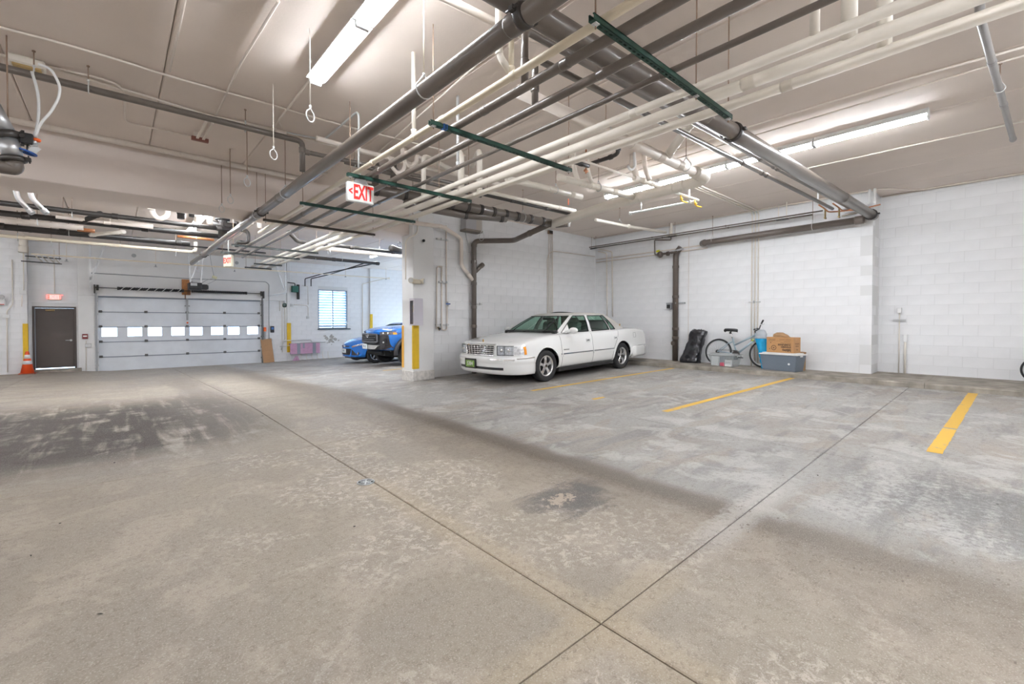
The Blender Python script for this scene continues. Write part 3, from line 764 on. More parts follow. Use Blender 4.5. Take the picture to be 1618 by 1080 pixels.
# ------------------------------------------------------------------ left: dark branch line, tan pipe along the beam
zc1 = 2.42+CZ
cpts = Hs(2.42, (-40, 94), (140, 137), (260, 168), (478, 223))
yC = sum(p.y for p in cpts)/4
xe = cpts[-1].x
pipe('pipe', 'dark branch pipe crossing the left ceiling and turning down at an elbow', 'pipe', M_DARK, .036,
     [(-5.8, yC+.15, zc1), (xe, yC, zc1), (xe, yC, 2.02+CZ)], (.965, .6), rad=.07, cr=1.2)
pipe('pipe', 'dark branch pipe running right from the elbow drop towards the rack', 'pipe', M_DARK, .030, [(xe, yC, 2.29+CZ), (4.9, yC-.25, 2.29+CZ)], (.02, .5), cr=1.3)
for px, py, lab in ((139, 133, 'short hanger rod on the dark branch pipe, left'), (392, 197, 'hanger rod on the dark branch pipe near the elbow'), (52, 113, 'clamp hanger on the dark branch pipe beside the junction box')):
    a = at(px, py, h=2.42); hanger((a.x, yC+.05, zc1), .038, lab, axis=(1, 0, 0))
yT = 8.72; zT = at(200, 224.5, Y=yT).z
pipe('pipe', 'cream pipe running along the top of the beam on the left', 'pipe', M_TAN, .045, [(-5.8, yT, zT), (at(478, 283, Y=yT).x, yT, zT-.02)], (.35, .7), cr=1.08)
for px, lab in ((81, 'clamp rod holding the cream beam pipe, leftmost'), (286, 'clamp rod holding the cream beam pipe, middle')):
    a = at(px, 220, Y=yT); hanger((a.x, yT, zT), .046, lab, axis=(1, 0, 0), m=M_TAN)
# ceiling conduits ---------------------------------------------------------
hC = ZC-CZ-.022
def conduit(label, px, r=.013, h=hC, m=M_TAN, rad=.12, **k):
    return pipe('conduit', label, 'conduit', m, r, Hs(h, *px), rad=rad, n=8, **k)
conduit('thin conduit sagging across the left ceiling above the dark branch pipe', [(-60, 28), (90, 66), (182, 93), (270, 121), (420, 163), (537, 197), (640, 222), (735, 246)], cps=(.25, .45, .62), rad=.3)
jb = at(43, 97, h=hC)
t = thing('junction_box', 'cream junction box on the left ceiling with two flex conduits', 'junction box', (jb.x, jb.y, ZC))
g = MB(); g.bb((-.13, -.08, -.085), (.13, .08, 0), .015); g.obj('box', M_WHITEP, t)
g = MB(); g.bb((-.1, -.06, -.10), (.1, .06, -.085)); g.obj('base_plate', mat('yellowed_plate', (.55, .38, .16), .6), t)
conduit('conduit running right from the cream junction box to the ceiling box by the hanging rings', [(58, 100), (135, 124), (200, 142), (330, 182), (437, 204)], .014)
conduit('conduit entering the cream junction box from the left', [(-60, 70), (0, 86), (30, 95)], .016)
conduit('conduit bending across a plank to the small bracket on the left ceiling', [(66, 103), (150, 121), (186, 133), (197, 148), (197.5, 190), (206, 195), (312, 217)], .012)
t = thing('junction_box', 'small grey ceiling box where three conduits meet above the empty rings', 'junction box', at(444, 206, h=ZC-CZ))
g = MB(); g.bb((-.06, -.05, -.05), (.06, .05, 0), .006); g.obj('box', M_TAN, t); g = MB(); g.bb((-.055, -.045, -.055), (.055, .045, -.05)); g.obj('cover', M_TAN, t)
a = at(566, 174, h=hC); EXX, EXY = a.x, a.y
pts = Hs(hC, (453, 209), (507, 220), (514, 219)); pts += [Vector((EXX, EXY-.02, ZC-.03)), Vector((EXX+.05, EXY-.09, 1.92+CZ))]
pts[-1].x = EXX; pts[-1].y = EXY
pipe('conduit', 'bright conduit bending down from the ceiling to the hanging exit sign', 'conduit', M_ZINC, .013, pts, rad=.12, n=8)
conduit('conduit continuing right from the small grey ceiling box', [(455, 213), (547, 235), (640, 257), (760, 285)], .017)
conduit('conduit running down the ceiling from the strip light to the grey box', [(500, 112), (440, 190), (446, 203)], .013, rad=.02)
conduit('conduit beside the left plank joint, leading towards the camera', [(440, 2), (381, 98), (342, 181)], .013)
conduit('white conduit along the plank joint at the upper left', [(299, -30), (268, 113)], .010)
conduit('conduit behind the long dark pipe along a plank joint', [(800, 60), (655, 190), (560, 275), (537, 296)], .011)
conduit('upper conduit of the pair crossing the right ceiling', [(1630, 71), (1416, 130), (1198, 196), (1010, 258), (930, 284)], .013, cps=(.1, .3, .5))
conduit('lower conduit of the pair crossing the right ceiling', [(1630, 84), (1198, 212), (960, 283)], .011)
conduit('pale conduit on the right ceiling beyond the near strip lights', [(1630, 189), (1430, 232), (1265, 268)], .011, m=M_WHITEP)
pipe('conduit', 'conduit along the top of the right wall, stepping over the wall corner', 'conduit', M_TAN, .014, [(XR-.10, -2, ZC-.022), (XR-.12, 1.3, ZC-.022), (XB-.12, 1.75, ZC-.022), (XB-.10, YN-.02, ZC-.022)], (.2, .45), rad=.2, n=8)
pipe('conduit', 'second conduit along the top of the recessed right wall', 'conduit', M_TAN, .012, [(XR-.04, -2, ZC-.02), (XR-.04, 1.86, ZC-.02)], n=8)
# rust-edged bracket on the left ceiling
p = at(323, 209, h=hC); t = thing('ceiling_bracket', 'small double-bar ceiling bracket with a red-brown end on the left', 'bracket', (p.x, p.y, ZC))
a, b = at(331, 193, h=hC-.03)-Vector((p.x, p.y, ZC)), at(316, 220, h=hC-.06)-Vector((p.x, p.y, ZC))
g = MB(); s = (b-a).cross(Vector((0, 0, 1))).normalized()*.035
g.bar(a+s, b+s, .03, .02); g.bar(a-s, b-s, .03, .02); g.bb((a.x-.1, a.y-.03, -.012), (a.x+.1, a.y+.03, 0)); g.obj('bars', M_TAN, t)
g = MB(); g.bb((b.x-.10, b.y-.03, -.11), (b.x+.10, b.y+.03, -.06), .004); g.obj('end_block', mat('red_brown', (.22, .075, .055), .5), t)
g = MB(); g.bb((b.x-.07, b.y-.02, -.065), (b.x+.07, b.y+.02, 0)); g.obj('end_plate', M_TAN, t)

# ------------------------------------------------------------------ white and tan drains between the racks and the right-hand lights
zJ = 2.2+CZ
J = [(2.95, 3.22, zJ+.04), (6.45, 3.14, zJ), (6.85, 3.9, zJ-.02), (6.82, 5.1, zJ-.06), (7.0, 6.75, zJ-.13)]
pipe('drain_pipe', 'large tan drain pipe crossing behind the racks to an elbow below the strip lights', 'pipe', M_TAN, .064, [J[0], J[1]], (.55, .72, .86), n=16, cr=1.06)
pipe('drain_pipe', 'broad pale drain pipe running back from the elbow under the strip lights', 'pipe', M_WHITEP, .086, [(6.35, 3.14, zJ), (6.84, 3.13, zJ), *J[2:]], (.04, .22, .42), n=18, rad=.22, cr=1.05)
pipe('drain_pipe', 'slim tan pipe high on the ceiling behind the long dark pipe', 'pipe', M_TAN, .033, Hs(2.45, (640, -34), (795, 42), (922, 92), (1034, 153), (1092, 186)), rad=.02, cps=(.4, .7), cr=1.06)
a = at(1094, 191, h=2.42); b = at(1054, 247, h=2.24)
pipe('drain_pipe', 'short slanting white pipe linking two tan drains below the ceiling', 'pipe', M_WHITEP, .055, [a, b], (.05, .93), n=14, cr=1.08)
hanger(at(1084, 262, h=2.2), .066, 'hanger on the large tan drain pipe beside the slanting pipe', axis=(1, 0, 0))
hanger((4.3, 3.18, zJ+.02), .066, 'hanger on the large tan drain pipe behind the white rack pipes', axis=(1, 0, 0))
n1 = [at(884, 280, h=2.2), at(1000, 311, h=2.17)]
pipe('drain_pipe', 'white drain pipe with an open end, right of the second rack', 'pipe', M_WHITEP, .052, n1, (.02, .28, .42, .72), n=14, cr=1.1)
hanger(pat(n1, .5)[0], .054, 'hanger on the open-ended white drain pipe', axis=(1, 0, 0))
for px, lab in ((914, 'white trap pipe dropping to the open-ended drain, left one'), (935, 'white trap pipe dropping to the open-ended drain, right one')):
    a = at(px, 289, h=2.19); pipe('trap_pipe', lab, 'trap pipe', M_WHITEP, .040 if px < 920 else .03, [(a.x-.12, a.y, ZC), (a.x-.12, a.y, zJ+.20), a], (.3,), rad=.12)
o1 = [at(906, 249, h=2.3), at(1003, 281, h=2.3), at(1050, 297, h=2.28)]
pipe('pipe', 'thin tan pipe above the open-ended drain', 'pipe', M_TAN, .018, [o1[0], o1[1]], (.5,))
pipe('drain_pipe', 'short white drain joining the broad pipe below the strip lights', 'pipe', M_WHITEP, .042, [o1[1], o1[2]], (.04, .3, .55, .8), cr=1.12)
for px, lab, r in ((1008, 'thick white drop pipe into the short white drain, left', .048), (1026, 'white drop pipe into the short white drain, right', .036)):
    a = at(px, 284, h=2.29); pipe('trap_pipe', lab, 'trap pipe', M_TAN, r, [(a.x-.15, a.y, ZC), (a.x-.15, a.y, zJ+.28), a], (.35,), rad=.14)
p0 = at(1002, 262, h=2.45); pipe('trap_pipe', 'curved white trap bend beside the drop pipes', 'trap pipe', M_WHITE, .022, [p0+Vector((0, 0, .22)), p0+Vector((0.02, 0, -.02)), p0+Vector((-.07, .02, -.08)), p0+Vector((-.13, .03, -.02))], rad=.05)
dk = Hs(2.45, (905, 256), (935, 258), (968, 247), (977, 242)); dk.append(Vector((dk[-1].x, dk[-1].y, ZC)))
pipe('pipe', 'short black pipe bending up to the ceiling behind the white rack pipes', 'pipe', M_DARK2, .03, dk[1:], (.5, .8), rad=.08, cr=1.3)
pipe('pipe', 'black pipe stub beside the right end of the second rack', 'pipe', M_DARK2, .032, Hs(2.33, (905, 255), (930, 262)), (.5,))
p = at(926, 272, h=2.25); t = thing('valve', 'small brass valve hanging between two white trap pipes', 'valve', p)
g = MB(); g.cyl((0, 0, ZC-p.z), (0, 0, -.02), .012, 8); g.obj('stem', M_COPPER, t); g = MB(); g.cyl((-.035, 0, .02), (.035, 0, .02), .02, 8); g.obj('body', M_COPPER, t)
pipe('drain_pipe', 'capped tan pipe stub above the sedan, upper one', 'pipe', M_WHITEP, .045, Hs(2.1, (800, 282), (860, 296), (919, 311)), (.55, .85), rad=.02)
pipe('drain_pipe', 'white pipe running right above the shiny dark drain', 'pipe', M_WHITEP, .035, Hs(2.25, (770, 303), (827, 316), (909, 333)), (.4, .8), rad=.02)
pipe('pipe', 'slender black pipe parallel to the white one above the sedan', 'pipe', M_DARK2, .028, Hs(2.2, (763, 307), (900, 338)), (.3, .7))
_st = Hs(2.1, (800, 282), (860, 296), (919, 311)); hanger(pat(_st, .62)[0], .046, 'hanger on the capped tan stub above the sedan', axis=(1, 0, 0))
p = pat(_st, .80)[0]+Vector((0, 0, -.085)); t = thing('tag', 'orange paper tag hanging from the capped pipe stub', 'tag', p); g = MB(); g.bb((-.012, -.002, -.10), (.012, .002, 0)); g.obj('paper', M_ORANGE, t); g = MB(); g.cyl((0, 0, 0), (0, 0, .05), .003, 6); g.obj('wire', M_ZINC, t)
# white sprinkler branch under the lights
s1 = [at(995, 337, h=2.12), at(1104, 316.5, h=2.12), at(1061, 302, h=2.22)]
pipe('sprinkler_pipe', 'white sprinkler pipe bent into an L below the right-hand lights', 'sprinkler pipe', M_WHITE, .021, s1, (.01, .62), rad=.03, cr=1.5)
for px, py, lab in ((1013, 333, 'white sprinkler drop at the far end of the L-shaped pipe'), (1089, 318, 'white sprinkler drop at the near end of the L-shaped pipe')):
    a = at(px, py, h=2.12); pipe('sprinkler_drop', lab, 'sprinkler pipe', M_WHITE, .013, [a, (a.x, a.y, ZC)], (.2,))
q1 = [at(941, 347, Y=6.2), at(990, 357, Y=6.1), at(1052, 367, Y=6.0)]
pipe('pipe', 'white pipe with a dark flange reaching the sprinkler valve on the right wall', 'pipe', M_WHITEP, .035, q1, (.42,), rad=.02, cr=1.5)
hanger(at(979, 352, Y=6.13), .04, 'hanger on the white pipe that reaches the right wall', axis=(1, 0, 0))
# thin iron pair along the right wall
xw = 11.2
for k, (dy, lab) in enumerate(((0, 'upper thin dark pipe of the pair along the right wall'), (4.5, 'lower thin dark pipe of the pair along the right wall'))):
    P = [at(1300-k*16, 332.5, X=xw), at(1100, 363.5, X=xw), at(938, 390, X=xw)]; z = sum(p.z for p in P)/3-(.0 if k == 0 else .06)
    pts = [(xw, P[0].y, z), (xw, P[2].y+(.3 if k == 0 else .0), z)]
    if k == 0: pts.append((xw-.35, P[2].y+.3, z))
    pipe('pipe', lab, 'pipe', M_DARK, .016, pts, (.3, .6), cr=1.4, rad=.03)
zpair = z
for px, lab in ((938, 'thin rods holding the wall pair by the corner'), (1062, 'thin rods holding the wall pair above the sprinkler valve'), (1236, 'white rods holding the wall pair near the vertical conduits')):
    a = at(px, 380, X=xw); t = thing('pipe_hanger', lab, 'pipe hanger', (xw, a.y, ZC)); g = MB()
    g.cyl((0, -.08, 0), (0, -.08, zpair-ZC), .009 if px > 1200 else .005, 6); g.obj('rod', M_WHITEP if px > 1200 else M_RUST, t)
    g = MB(); g.cyl((0, .08, 0), (0, .08, zpair-ZC), .009 if px > 1200 else .005, 6); g.obj('rod', M_WHITEP if px > 1200 else M_RUST, t)
    g = MB(); g.bb((-.03, -.12, zpair-ZC-.02), (.03, .12, zpair-ZC+.005)); g.obj('cross_bar', M_DARK2, t)
# copper manifolds at the ends of the upper dark pair
def copper(px, py, lab):
    p = at(px, py, X=10.85); t = thing('copper_manifold', lab, 'valve', p)
    g = MB(); g.tube(bez([(-.25, .05, .05), (-.1, 0, 0), (.1, -.03, -.05), (.25, -.25, -.05), (.3, -.6, .0)], .05), .014, 8); g.obj('copper_pipe', M_COPPER, t)
    g = MB(); g.cyl((0, 0, 0), (0, 0, -.17), .016, 8); g.bb((-.05, -.012, -.20), (.05, .012, -.17)); g.obj('drain_valve', mat('brass', (.35, .26, .12), .4, metal=.7), t)
    g = MB(); g.cyl((-.28, .06, .06), (-.28, .06, ZC-p.z), .016, 8); g.obj('riser', M_WHITE, t)
copper(1304, 330, 'copper fitting with a drain valve at the end of the left upper dark pipe')
copper(1326, 328, 'copper fitting with a drain valve at the end of the right upper dark pipe')
for px, pb, lab in ((1374, 321, 'white riser pair by the wall corner, left'), (1382, 327, 'white riser pair by the wall corner, right')):
    a = at(px, pb, X=11.36); pipe('riser_pipe', lab, 'riser pipe', M_WHITE, .024, [(a.x, a.y, ZC), (a.x, a.y, a.z), (a.x-.03, a.y+.5, a.z-.02)], (.3,), rad=.05)
# capped pipe at the far right
P = [at(1548, 27, h=2.4), at(1601, 221, h=2.4)]; P = [Vector((P[0].x, P[0].y, ZC)), P[0], P[1]]
pipe('drain_pipe', 'capped grey pipe hanging under the ceiling at the far right', 'pipe', mat('weathered_grey_pipe', (.30, .29, .28), .38, noise=.1, scale=6, coat=.3), .030, P, (.3, .62, .99), rad=.05, cr=1.15)
hanger(at(1580, 140, h=2.4), .032, 'short hanger on the capped grey pipe at the far right', axis=(1, 0, 0))

# ------------------------------------------------------------------ dark drain cluster and stack by the nook wall
Lp = [(2.9, 7.0, 2.16+CZ), (4.2, 6.85, 2.15+CZ), (6.95, 6.55, 2.09+CZ)]
t = pipe('drain_pipe', 'glossy dark drain pipe with many couplings between the racks and the stack', 'pipe', M_DARK, .085, Lp, (.08, .2, .32, .42, .50, .57, .64, .71, .78, .86, .94), n=18, cr=1.12, rad=.02, cw=.035, cmat=M_DARK2)
lo = [at(640, 322, h=2.0), at(732, 339, h=2.02), at(800, 345, h=2.04)]
pipe('drain_pipe', 'lower dark drain branch joining the glossy drain pipe', 'pipe', M_DARK, .075, lo, (.6, .95), n=16, cr=1.12, rad=.02, cw=.035, cmat=M_DARK2)
sx = at(749, 480, Y=YN-.12); stack_x = sx.x
st = [at(868, 354, h=2.06), Vector((stack_x+.75, YN-.75, 1.99+CZ)), Vector((stack_x, YN-.12, 1.97+CZ)), Vector((stack_x, YN-.12, floor_z(stack_x, YN)-.01))]
pipe('drain_stack', 'dark drain stack bending off the ceiling and dropping behind the sedan bonnet', 'pipe', M_DARK, .062, st, (.15, .46, .53, .62, .72, .80), n=16, rad=.13, cr=1.15, cw=.04)
g = MB(); a = Vector((stack_x, YN-.12, 1.42+CZ-.62)); 
pipe('drain_branch', 'short dark branch stub angling up from the stack on its right', 'pipe', M_DARK, .05, [at(750, 430, Y=YN-.12), at(762.5, 418, Y=YN-.10)], (.9,), cr=1.2)
tp = [at(640, 350, Y=YN-.06), at(703, 358.5, Y=YN-.1), at(729, 377, Y=YN-.1), at(729, 419, Y=YN-.1), at(747, 442, Y=YN-.12)]
tp[0] = at(640, 350, Y=YC0-.06); tp[1] = at(700, 358, Y=YC0-.05)
pipe('drain_pipe', 'painted pipe stepping down the nook wall into the dark stack', 'pipe', M_TAN, .045, tp, (.33, .95), n=14, rad=.08, cr=1.1)
p = at(870, 354, h=2.06); t = thing('cleanout', 'round white cleanout cap at the junction of pale and dark drains', 'pipe fitting', p+Vector((.1, -.05, 0)))
d = Vector((.6, -.75, .05)).normalized(); g = MB(); g.tube([Vector((0, 0, 0)), d*.26], .075, 16); g.obj('wye_body', M_DARK, t)
g = MB(); g.tube([d*.26, d*.30], [.078, .07], 16); g.cyl(d*.30, d*.32, .022, 6); g.obj('cap', M_WHITE, t)
for px, y, lab in ((826, 7.1, 'ring hanger on the glossy dark drain near the stack'), (761, 8.35, 'ring hanger on the dark stack pipe against the nook wall')):
    a = at(px, 350 if px > 800 else 370, Y=6.6 if px > 800 else 8.3); hanger((a.x, a.y, (2.1 if px > 800 else 1.99)+CZ), .088, lab, axis=(1, 0, 0))
for px, py, lab in ((593, 300, 'dark vertical drop pipe left of the glossy drain, nearest the exit sign'), (622, 300, 'dark vertical drop pipe second from the exit sign')):
    a = at(px, py, Y=6.95); pipe('drop_pipe', lab, 'pipe', M_DARK, .055, [(a.x, 6.95, ZC), (a.x, 6.95, 2.14+CZ)], (.25, .9), n=14)
# white trap bends behind the hanging sign
def trap(px, py, lab, r=.035, s=1, Y=6.2):
    p = at(px, py, Y=Y); pts = [(p.x, p.y, ZC), (p.x, p.y, p.z), (p.x+.12*s, p.y, p.z-.12), (p.x+.24*s, p.y, p.z), (p.x+.24*s, p.y, p.z+.10), (p.x+.45*s, p.y+.1, p.z+.10)]
    pipe('trap_pipe', lab, 'trap pipe', M_TAN, r, pts, (.5,), rad=.1)
trap(636, 250, 'white trap bend hanging behind the hanging exit sign', .032)
trap(522, 268, 'pale trap bend in front of the beam left of the hanging sign', .026, -1, 8.2)
trap(640, 266, 'pale trap bend beside the second dark drop pipe', .028, -1)
pipe('pipe', 'pale horizontal pipe behind the second rack', 'pipe', M_TAN, .032, Hs(2.45, (500, 218), (660, 262), (790, 291)), (.3, .6), rad=.02)
pipe('pipe', 'dark horizontal pipe passing behind the hanging exit sign', 'pipe', M_DARK, .03, Hs(2.35, (545, 256), (640, 280), (760, 310)), (.3, .7), rad=.02)
for px, py, lab in ((560, 260, 'rod holding the dark pipe behind the hanging exit sign'), (770, 306, 'rod at the right end of the dark pipe behind the racks')):
    hanger(at(px, py, h=2.35), .032, lab, axis=(1, 0, 0))
# ------------------------------------------------------------------ pipes beyond the beam
def xrun(label, m, r, Y, a, b, zoff=0.0, cps=(), name='pipe', extend=True, **k):
    """pipe along the garage's X axis at depth Y, its height read at pixel a, ending in pixel column b"""
    p, q = at(*a, Y=Y), at(*b, Y=Y); z = (p.z+q.z)/2+zoff
    x0 = -6.45 if extend else p.x
    return pipe(name, label, 'pipe', m, r, [(x0, Y, z), (q.x, Y, z)], cps, **k)
t = xrun('uppermost black pipe seen under the beam on the left', M_FAR, .052, 12.9, (0, 322), (366, 362), cps=(.25, .5, .75, .97), cr=1.2)
xrun('second black pipe under the beam on the left, with a slanting branch', M_FAR, .060, 13.4, (0, 340), (352, 371), cps=(.3, .52, .6, .82), cr=1.25)
xrun('third black pipe under the beam on the left, ending near the opener', M_FAR, .060, 14.6, (0, 357.5), (300, 385), cps=(.4, .58, .7, .97), cr=1.25)
xrun('thin black pipe just below the third thick one on the left', M_FAR, .024, 15.4, (0, 366), (420, 396), cps=(.2, .5))
xrun('cream pipe below the black pipes, ending in an upturned elbow', M_CREAM, .040, 15.9, (0, 374), (304, 396), cps=(.25, .6), zoff=0)
p = at(304, 396, Y=15.9); pipe('pipe', 'cream elbow piece turning up above the garage door opener', 'pipe', M_CREAM, .040, [(p.x, 15.9, p.z+.0), (p.x+.08, 15.9, p.z), (p.x+.08, 15.9, p.z+.25)], (.9,), rad=.06)
xrun('wide cream pipe glimpsed behind the second black pipe', M_TAN, .052, 13.9, (0, 347), (132, 360), cps=(.5,))
xrun('short cream pipe with a capped end under the beam', M_TAN, .055, 13.2, (88, 343), (242, 356), extend=False, cps=(.5,))
p0, p1 = at(128, 350, Y=13.3), at(160, 337, Y=12.9); pipe('pipe', 'slanting black branch joining two black pipes under the beam', 'pipe', M_FAR, .052, [p0, p1], (.15, .85), cr=1.2)
p0, p1 = at(143, 371, Y=14.57), at(196, 366, Y=13.45); pipe('pipe', 'slanting pale pipe crossing in front of the third black pipe', 'pipe', M_WHITEP, .045, [p0, p1], (.1,))
xrun('orange-brown pipe end between the black pipes on the left', mat('orange_pipe', (.45, .17, .06), .5), .045, 14.3, (122, 362), (150, 365), extend=False)
xrun('orange-brown pipe section over the opener', mat('orange_pipe', (.45, .17, .06), .5), .035, 14.9, (280, 374), (338, 378), extend=False)
hanger(at(310, 376, Y=14.9), .04, 'rod on the orange-brown pipe over the opener', axis=(1, 0, 0))
for px, lab in ((16.5, 'steel drop with a coupling under the beam, leftmost'), (39, 'steel drop with a coupling under the beam, second')):
    a, b = at(px+12, 314, Y=10.6), at(px+36, 338, Y=10.6); pipe('sprinkler_drop', lab, 'sprinkler pipe', M_GALV, .035, [Vector((a.x-.12, a.y, ZC)), a, b], (.5, .95), rad=.05, cr=1.25)
for px, py, Y, lab in ((100, 333, 13.4, 'rod on the second black pipe'), (114, 331, 12.9, 'rod on the uppermost black pipe'), (59, 343, 13.4, 'rod left on the second black pipe'), (109, 360, 14.6, 'rod on the third black pipe'), (28, 368, 15.9, 'rod on the cream pipe far left'), (81, 378, 15.9, 'rod on the cream pipe by the pale column top'), (190, 384, 15.9, 'rod on the cream pipe over the garage door'), (278, 392, 15.9, 'rod on the cream pipe near its elbow')):
    a = at(px, py+8, Y=Y); hanger(a, .06, lab, axis=(1, 0, 0))
for px, Y, r, lab in ((239, 11.8, .06, 'pale drop pipe behind the beam, left'), (286, 12.4, .07, 'dark drop pipe behind the beam'), (303, 12.0, .05, 'short dark drop behind the beam'), (311, 12.6, .06, 'pale drop pipe behind the beam, right'), (331, 12.7, .07, 'second pale drop pipe behind the beam'), (397, 12.0, .045, 'pale drop pipe behind the rack'), (410, 12.4, .05, 'thin pale drop behind the rack')):
    a = at(px, 345, Y=Y); m = M_FAR if 'dark' in lab else M_TAN
    pipe('drop_pipe', lab, 'pipe', m, r, [(a.x, Y, ZC), (a.x, Y, 2.3+CZ)], (.5,), n=10)
p = at(252, 337, Y=12.2); pipe('trap_pipe', 'pale u-shaped trap bend hanging behind the beam', 'trap pipe', M_TAN, .05, [p+Vector((-.12, 0, .5)), p+Vector((-.12, 0, -.02)), p+Vector((0, 0, -.14)), p+Vector((.14, 0, -.02)), p+Vector((.14, 0, .12)), p+Vector((.8, .1, .14))], (.1,), rad=.08)
pb = at(352, 362, Y=13.2)
t = thing('valve', 'black cluster of flanged fittings beside the long dark pipe under the beam', 'valve', pb); g = MB()
g.cyl((0, 0, -.2), (0, 0, .75), .10, 14); g.cyl((0, 0, .22), (0, 0, .28), .16, 14); g.cyl((0, 0, .45), (0, 0, .5), .16, 14); g.obj('body', M_FAR, t)
g = MB(); g.cyl((-.3, 0, .1), (.35, 0, .1), .09, 12); g.cyl((.28, 0, .1), (.33, 0, .1), .14, 12); g.obj('side_arm', M_FAR, t)
pipe('pipe', 'black pipe bent twice down beside the rack beyond the beam', 'pipe', M_FAR, .045, [at(366, 362, Y=13.0), at(392, 364, Y=13.0), at(393, 384, Y=13.0), at(374, 382, Y=13.2), at(374, 390, Y=13.2)], (.3, .8), rad=.12)
# right of the rack
YQ = 11.6
pipe('pipe', 'black pipe running right from the rack to the column beyond the beam', 'pipe', M_DARK2, .050, [at(456, 366, Y=YQ-.3), at(470, 381, Y=YQ), at(634, 399.5, Y=YQ)], (.25, .55, .92), rad=.08, cr=1.15)
xrun('broad pale pipe under the black one, left of the column', M_TAN, .075, 12.3, (500, 391), (645, 405), extend=False, cps=(.4,))
for px, lab in ((520, 'rod on the broad pale pipe left of the column, far one'), (600, 'rod on the broad pale pipe left of the column, near one')): hanger(at(px, 397, Y=12.3), .08, lab, axis=(1, 0, 0))
p = at(626, 394, Y=YQ-.12); t = thing('pipe_fitting', 'black coupling with a clevis ring next to the column', 'pipe fitting', p); g = MB(); g.tube([(-.2, 0, .02), (-.12, 0, .02), (.0, 0, 0), (.2, 0, -.02)], [.07, .10, .085, .08], 12); g.obj('body', M_DARK2, t)
g = MB(); g.tube([Vector((.1+.0, 0, .09))+Vector((math.sin(a)*.06, 0, .06+math.cos(a)*.07)) for a in [k*.6 for k in range(11)]], .008, 6); g.cyl((.1, 0, .15), (.1, 0, ZC-p.z), .006, 6); g.obj('clevis_ring', M_DARK2, t)
q2 = xrun('long dark pipe in the far bay left of the far strip light', M_DARK2, .055, 15.2, (461, 404), (599, 416), extend=False, cps=(.45, .98))
e = at(599, 416, Y=15.2)
for k in (0, 1):
    a = e+Vector((-.25*k*1.5, 0, .03)); b = at(507-k*-15, 433, Y=20.6); c = at(482+k*9.5, 440, Y=YF-.15); d = at(482+k*9.5, 452, Y=YF-.15)
    pipe('pipe', ('left' if k == 0 else 'right')+' one of two black lines dropping to the wall beside the louvre', 'pipe', M_DARK2, .022, [a, b, c, d], (.6,), rad=.06, n=8)
for px, lab in ((498, 'white hanger rod on the far dark pipe, left'), (540, 'white hanger rod on the far dark pipe, middle')):
    p = at(px, 410, Y=15.2); hanger(p, .06, lab, axis=(1, 0, 0), rm=M_WHITEP)
Y6 = 20.3
xrun('long thin cream sprinkler line in front of the garage door header', M_CREAM, .022, Y6, (49, 404), (616, 438), extend=False, cps=(.12, .4, .7), cr=1.5)
p = at(616, 438, Y=Y6); q = at(573, 448, Y=YF-.06)
pipe('sprinkler_pipe', 'cream return of the sprinkler line dropping down the wall beside the louvre', 'sprinkler pipe', M_WHITEP, .020, [(p.x, Y6, p.z), (q.x, YF-.04, q.z), (q.x, YF-.04, -.1)], (.5,), rad=.04)
for px, py, lab in ((105, 408, 'sprinkler head under the cream line, left'), (246, 417, 'sprinkler head under the cream line over the garage door'), (371, 425, 'sprinkler head under the cream line by the opener'), (546, 434, 'sprinkler hanger on the cream line right of the rack'), (610, 438, 'sprinkler hanger near the end of the cream line')):
    p = at(px, py, Y=Y6); t = thing('ceiling_sprinkler', lab, 'sprinkler', p); g = MB(); g.cyl((0, 0, 0), (0, 0, ZC-p.z), .008, 6); g.obj('rod', M_TAN if px < 500 else M_CREAM, t)
    g = MB(); g.cyl((0, 0, -.02), (0, 0, -.09), .02, 8); g.cyl((0, 0, -.09), (0, 0, -.10), .05, 10); g.obj('deflector', M_STEELBOX, t)

# ------------------------------------------------------------------ garage door machinery
ZT = at(285, 459, Y=YF-.16).z; yt = YF-.18
T = thing('torsion_spring', 'black torsion spring assembly with white spiral stripes above the garage door', 'door spring', ((GX0+GX1)/2, yt, ZT))
hw = (GX1-GX0)/2
g = MB(); g.cyl((-hw-.1, 0, 0), (hw+.1, 0, 0), .014, 8); g.obj('shaft', M_DARK2, T)
def spring(px0, px1, stripes):
    a, b = at(px0, 459, Y=yt).x-(GX0+GX1)/2, at(px1, 459, Y=yt).x-(GX0+GX1)/2
    g = MB(); pts = []; n = 26; r = .048
    for k in range(n*8+1):
        th = k/8*2*math.pi; pts.append((a+(b-a)*k/(n*8), r*math.cos(th), r*math.sin(th)))
    g.tube(pts, .012, 5); g.cyl((a, 0, 0), (b, 0, 0), r*.98, 12); s = g.obj('spring', M_BLACK, T)
    if stripes:
        g = MB()
        for k in range(8):
            c = a+(b-a)*(k+.5)/8; g.tube([(c-.055+q*.012, -.064*math.cos(-.9+q*.2), .064*math.sin(-1.0+q*.2)) for q in range(10)], .011, 5)
        g.obj('painted_stripe', M_WHITE, s)
    for c in (a, b):
        g = MB(); g.cyl((c-.03, 0, 0), (c+.03, 0, 0), .058, 12); g.obj('cone_end', M_DARK2, s)
spring(187, 289, True); spring(304, 389, False)
for s in (-1, 1):
    g = MB(); g.cyl((s*hw-.03, 0, 0), (s*hw+.03, 0, 0), .10, 14); g.bb((s*(hw+.08)-.02, -.08, -.2), (s*(hw+.08)+.02, .17, .1)); g.obj('cable_drum', M_DARK2, T)
a, b = at(287, 441, Y=YF-.07), at(301, 466, Y=YF-.07)
t = thing('plywood_plate', 'square of orange-brown chipboard behind the spring centre', 'board', ((a.x+b.x)/2, YF-.08, (a.z+b.z)/2)); hw2, hh = (b.x-a.x)/2, (a.z-b.z)/2
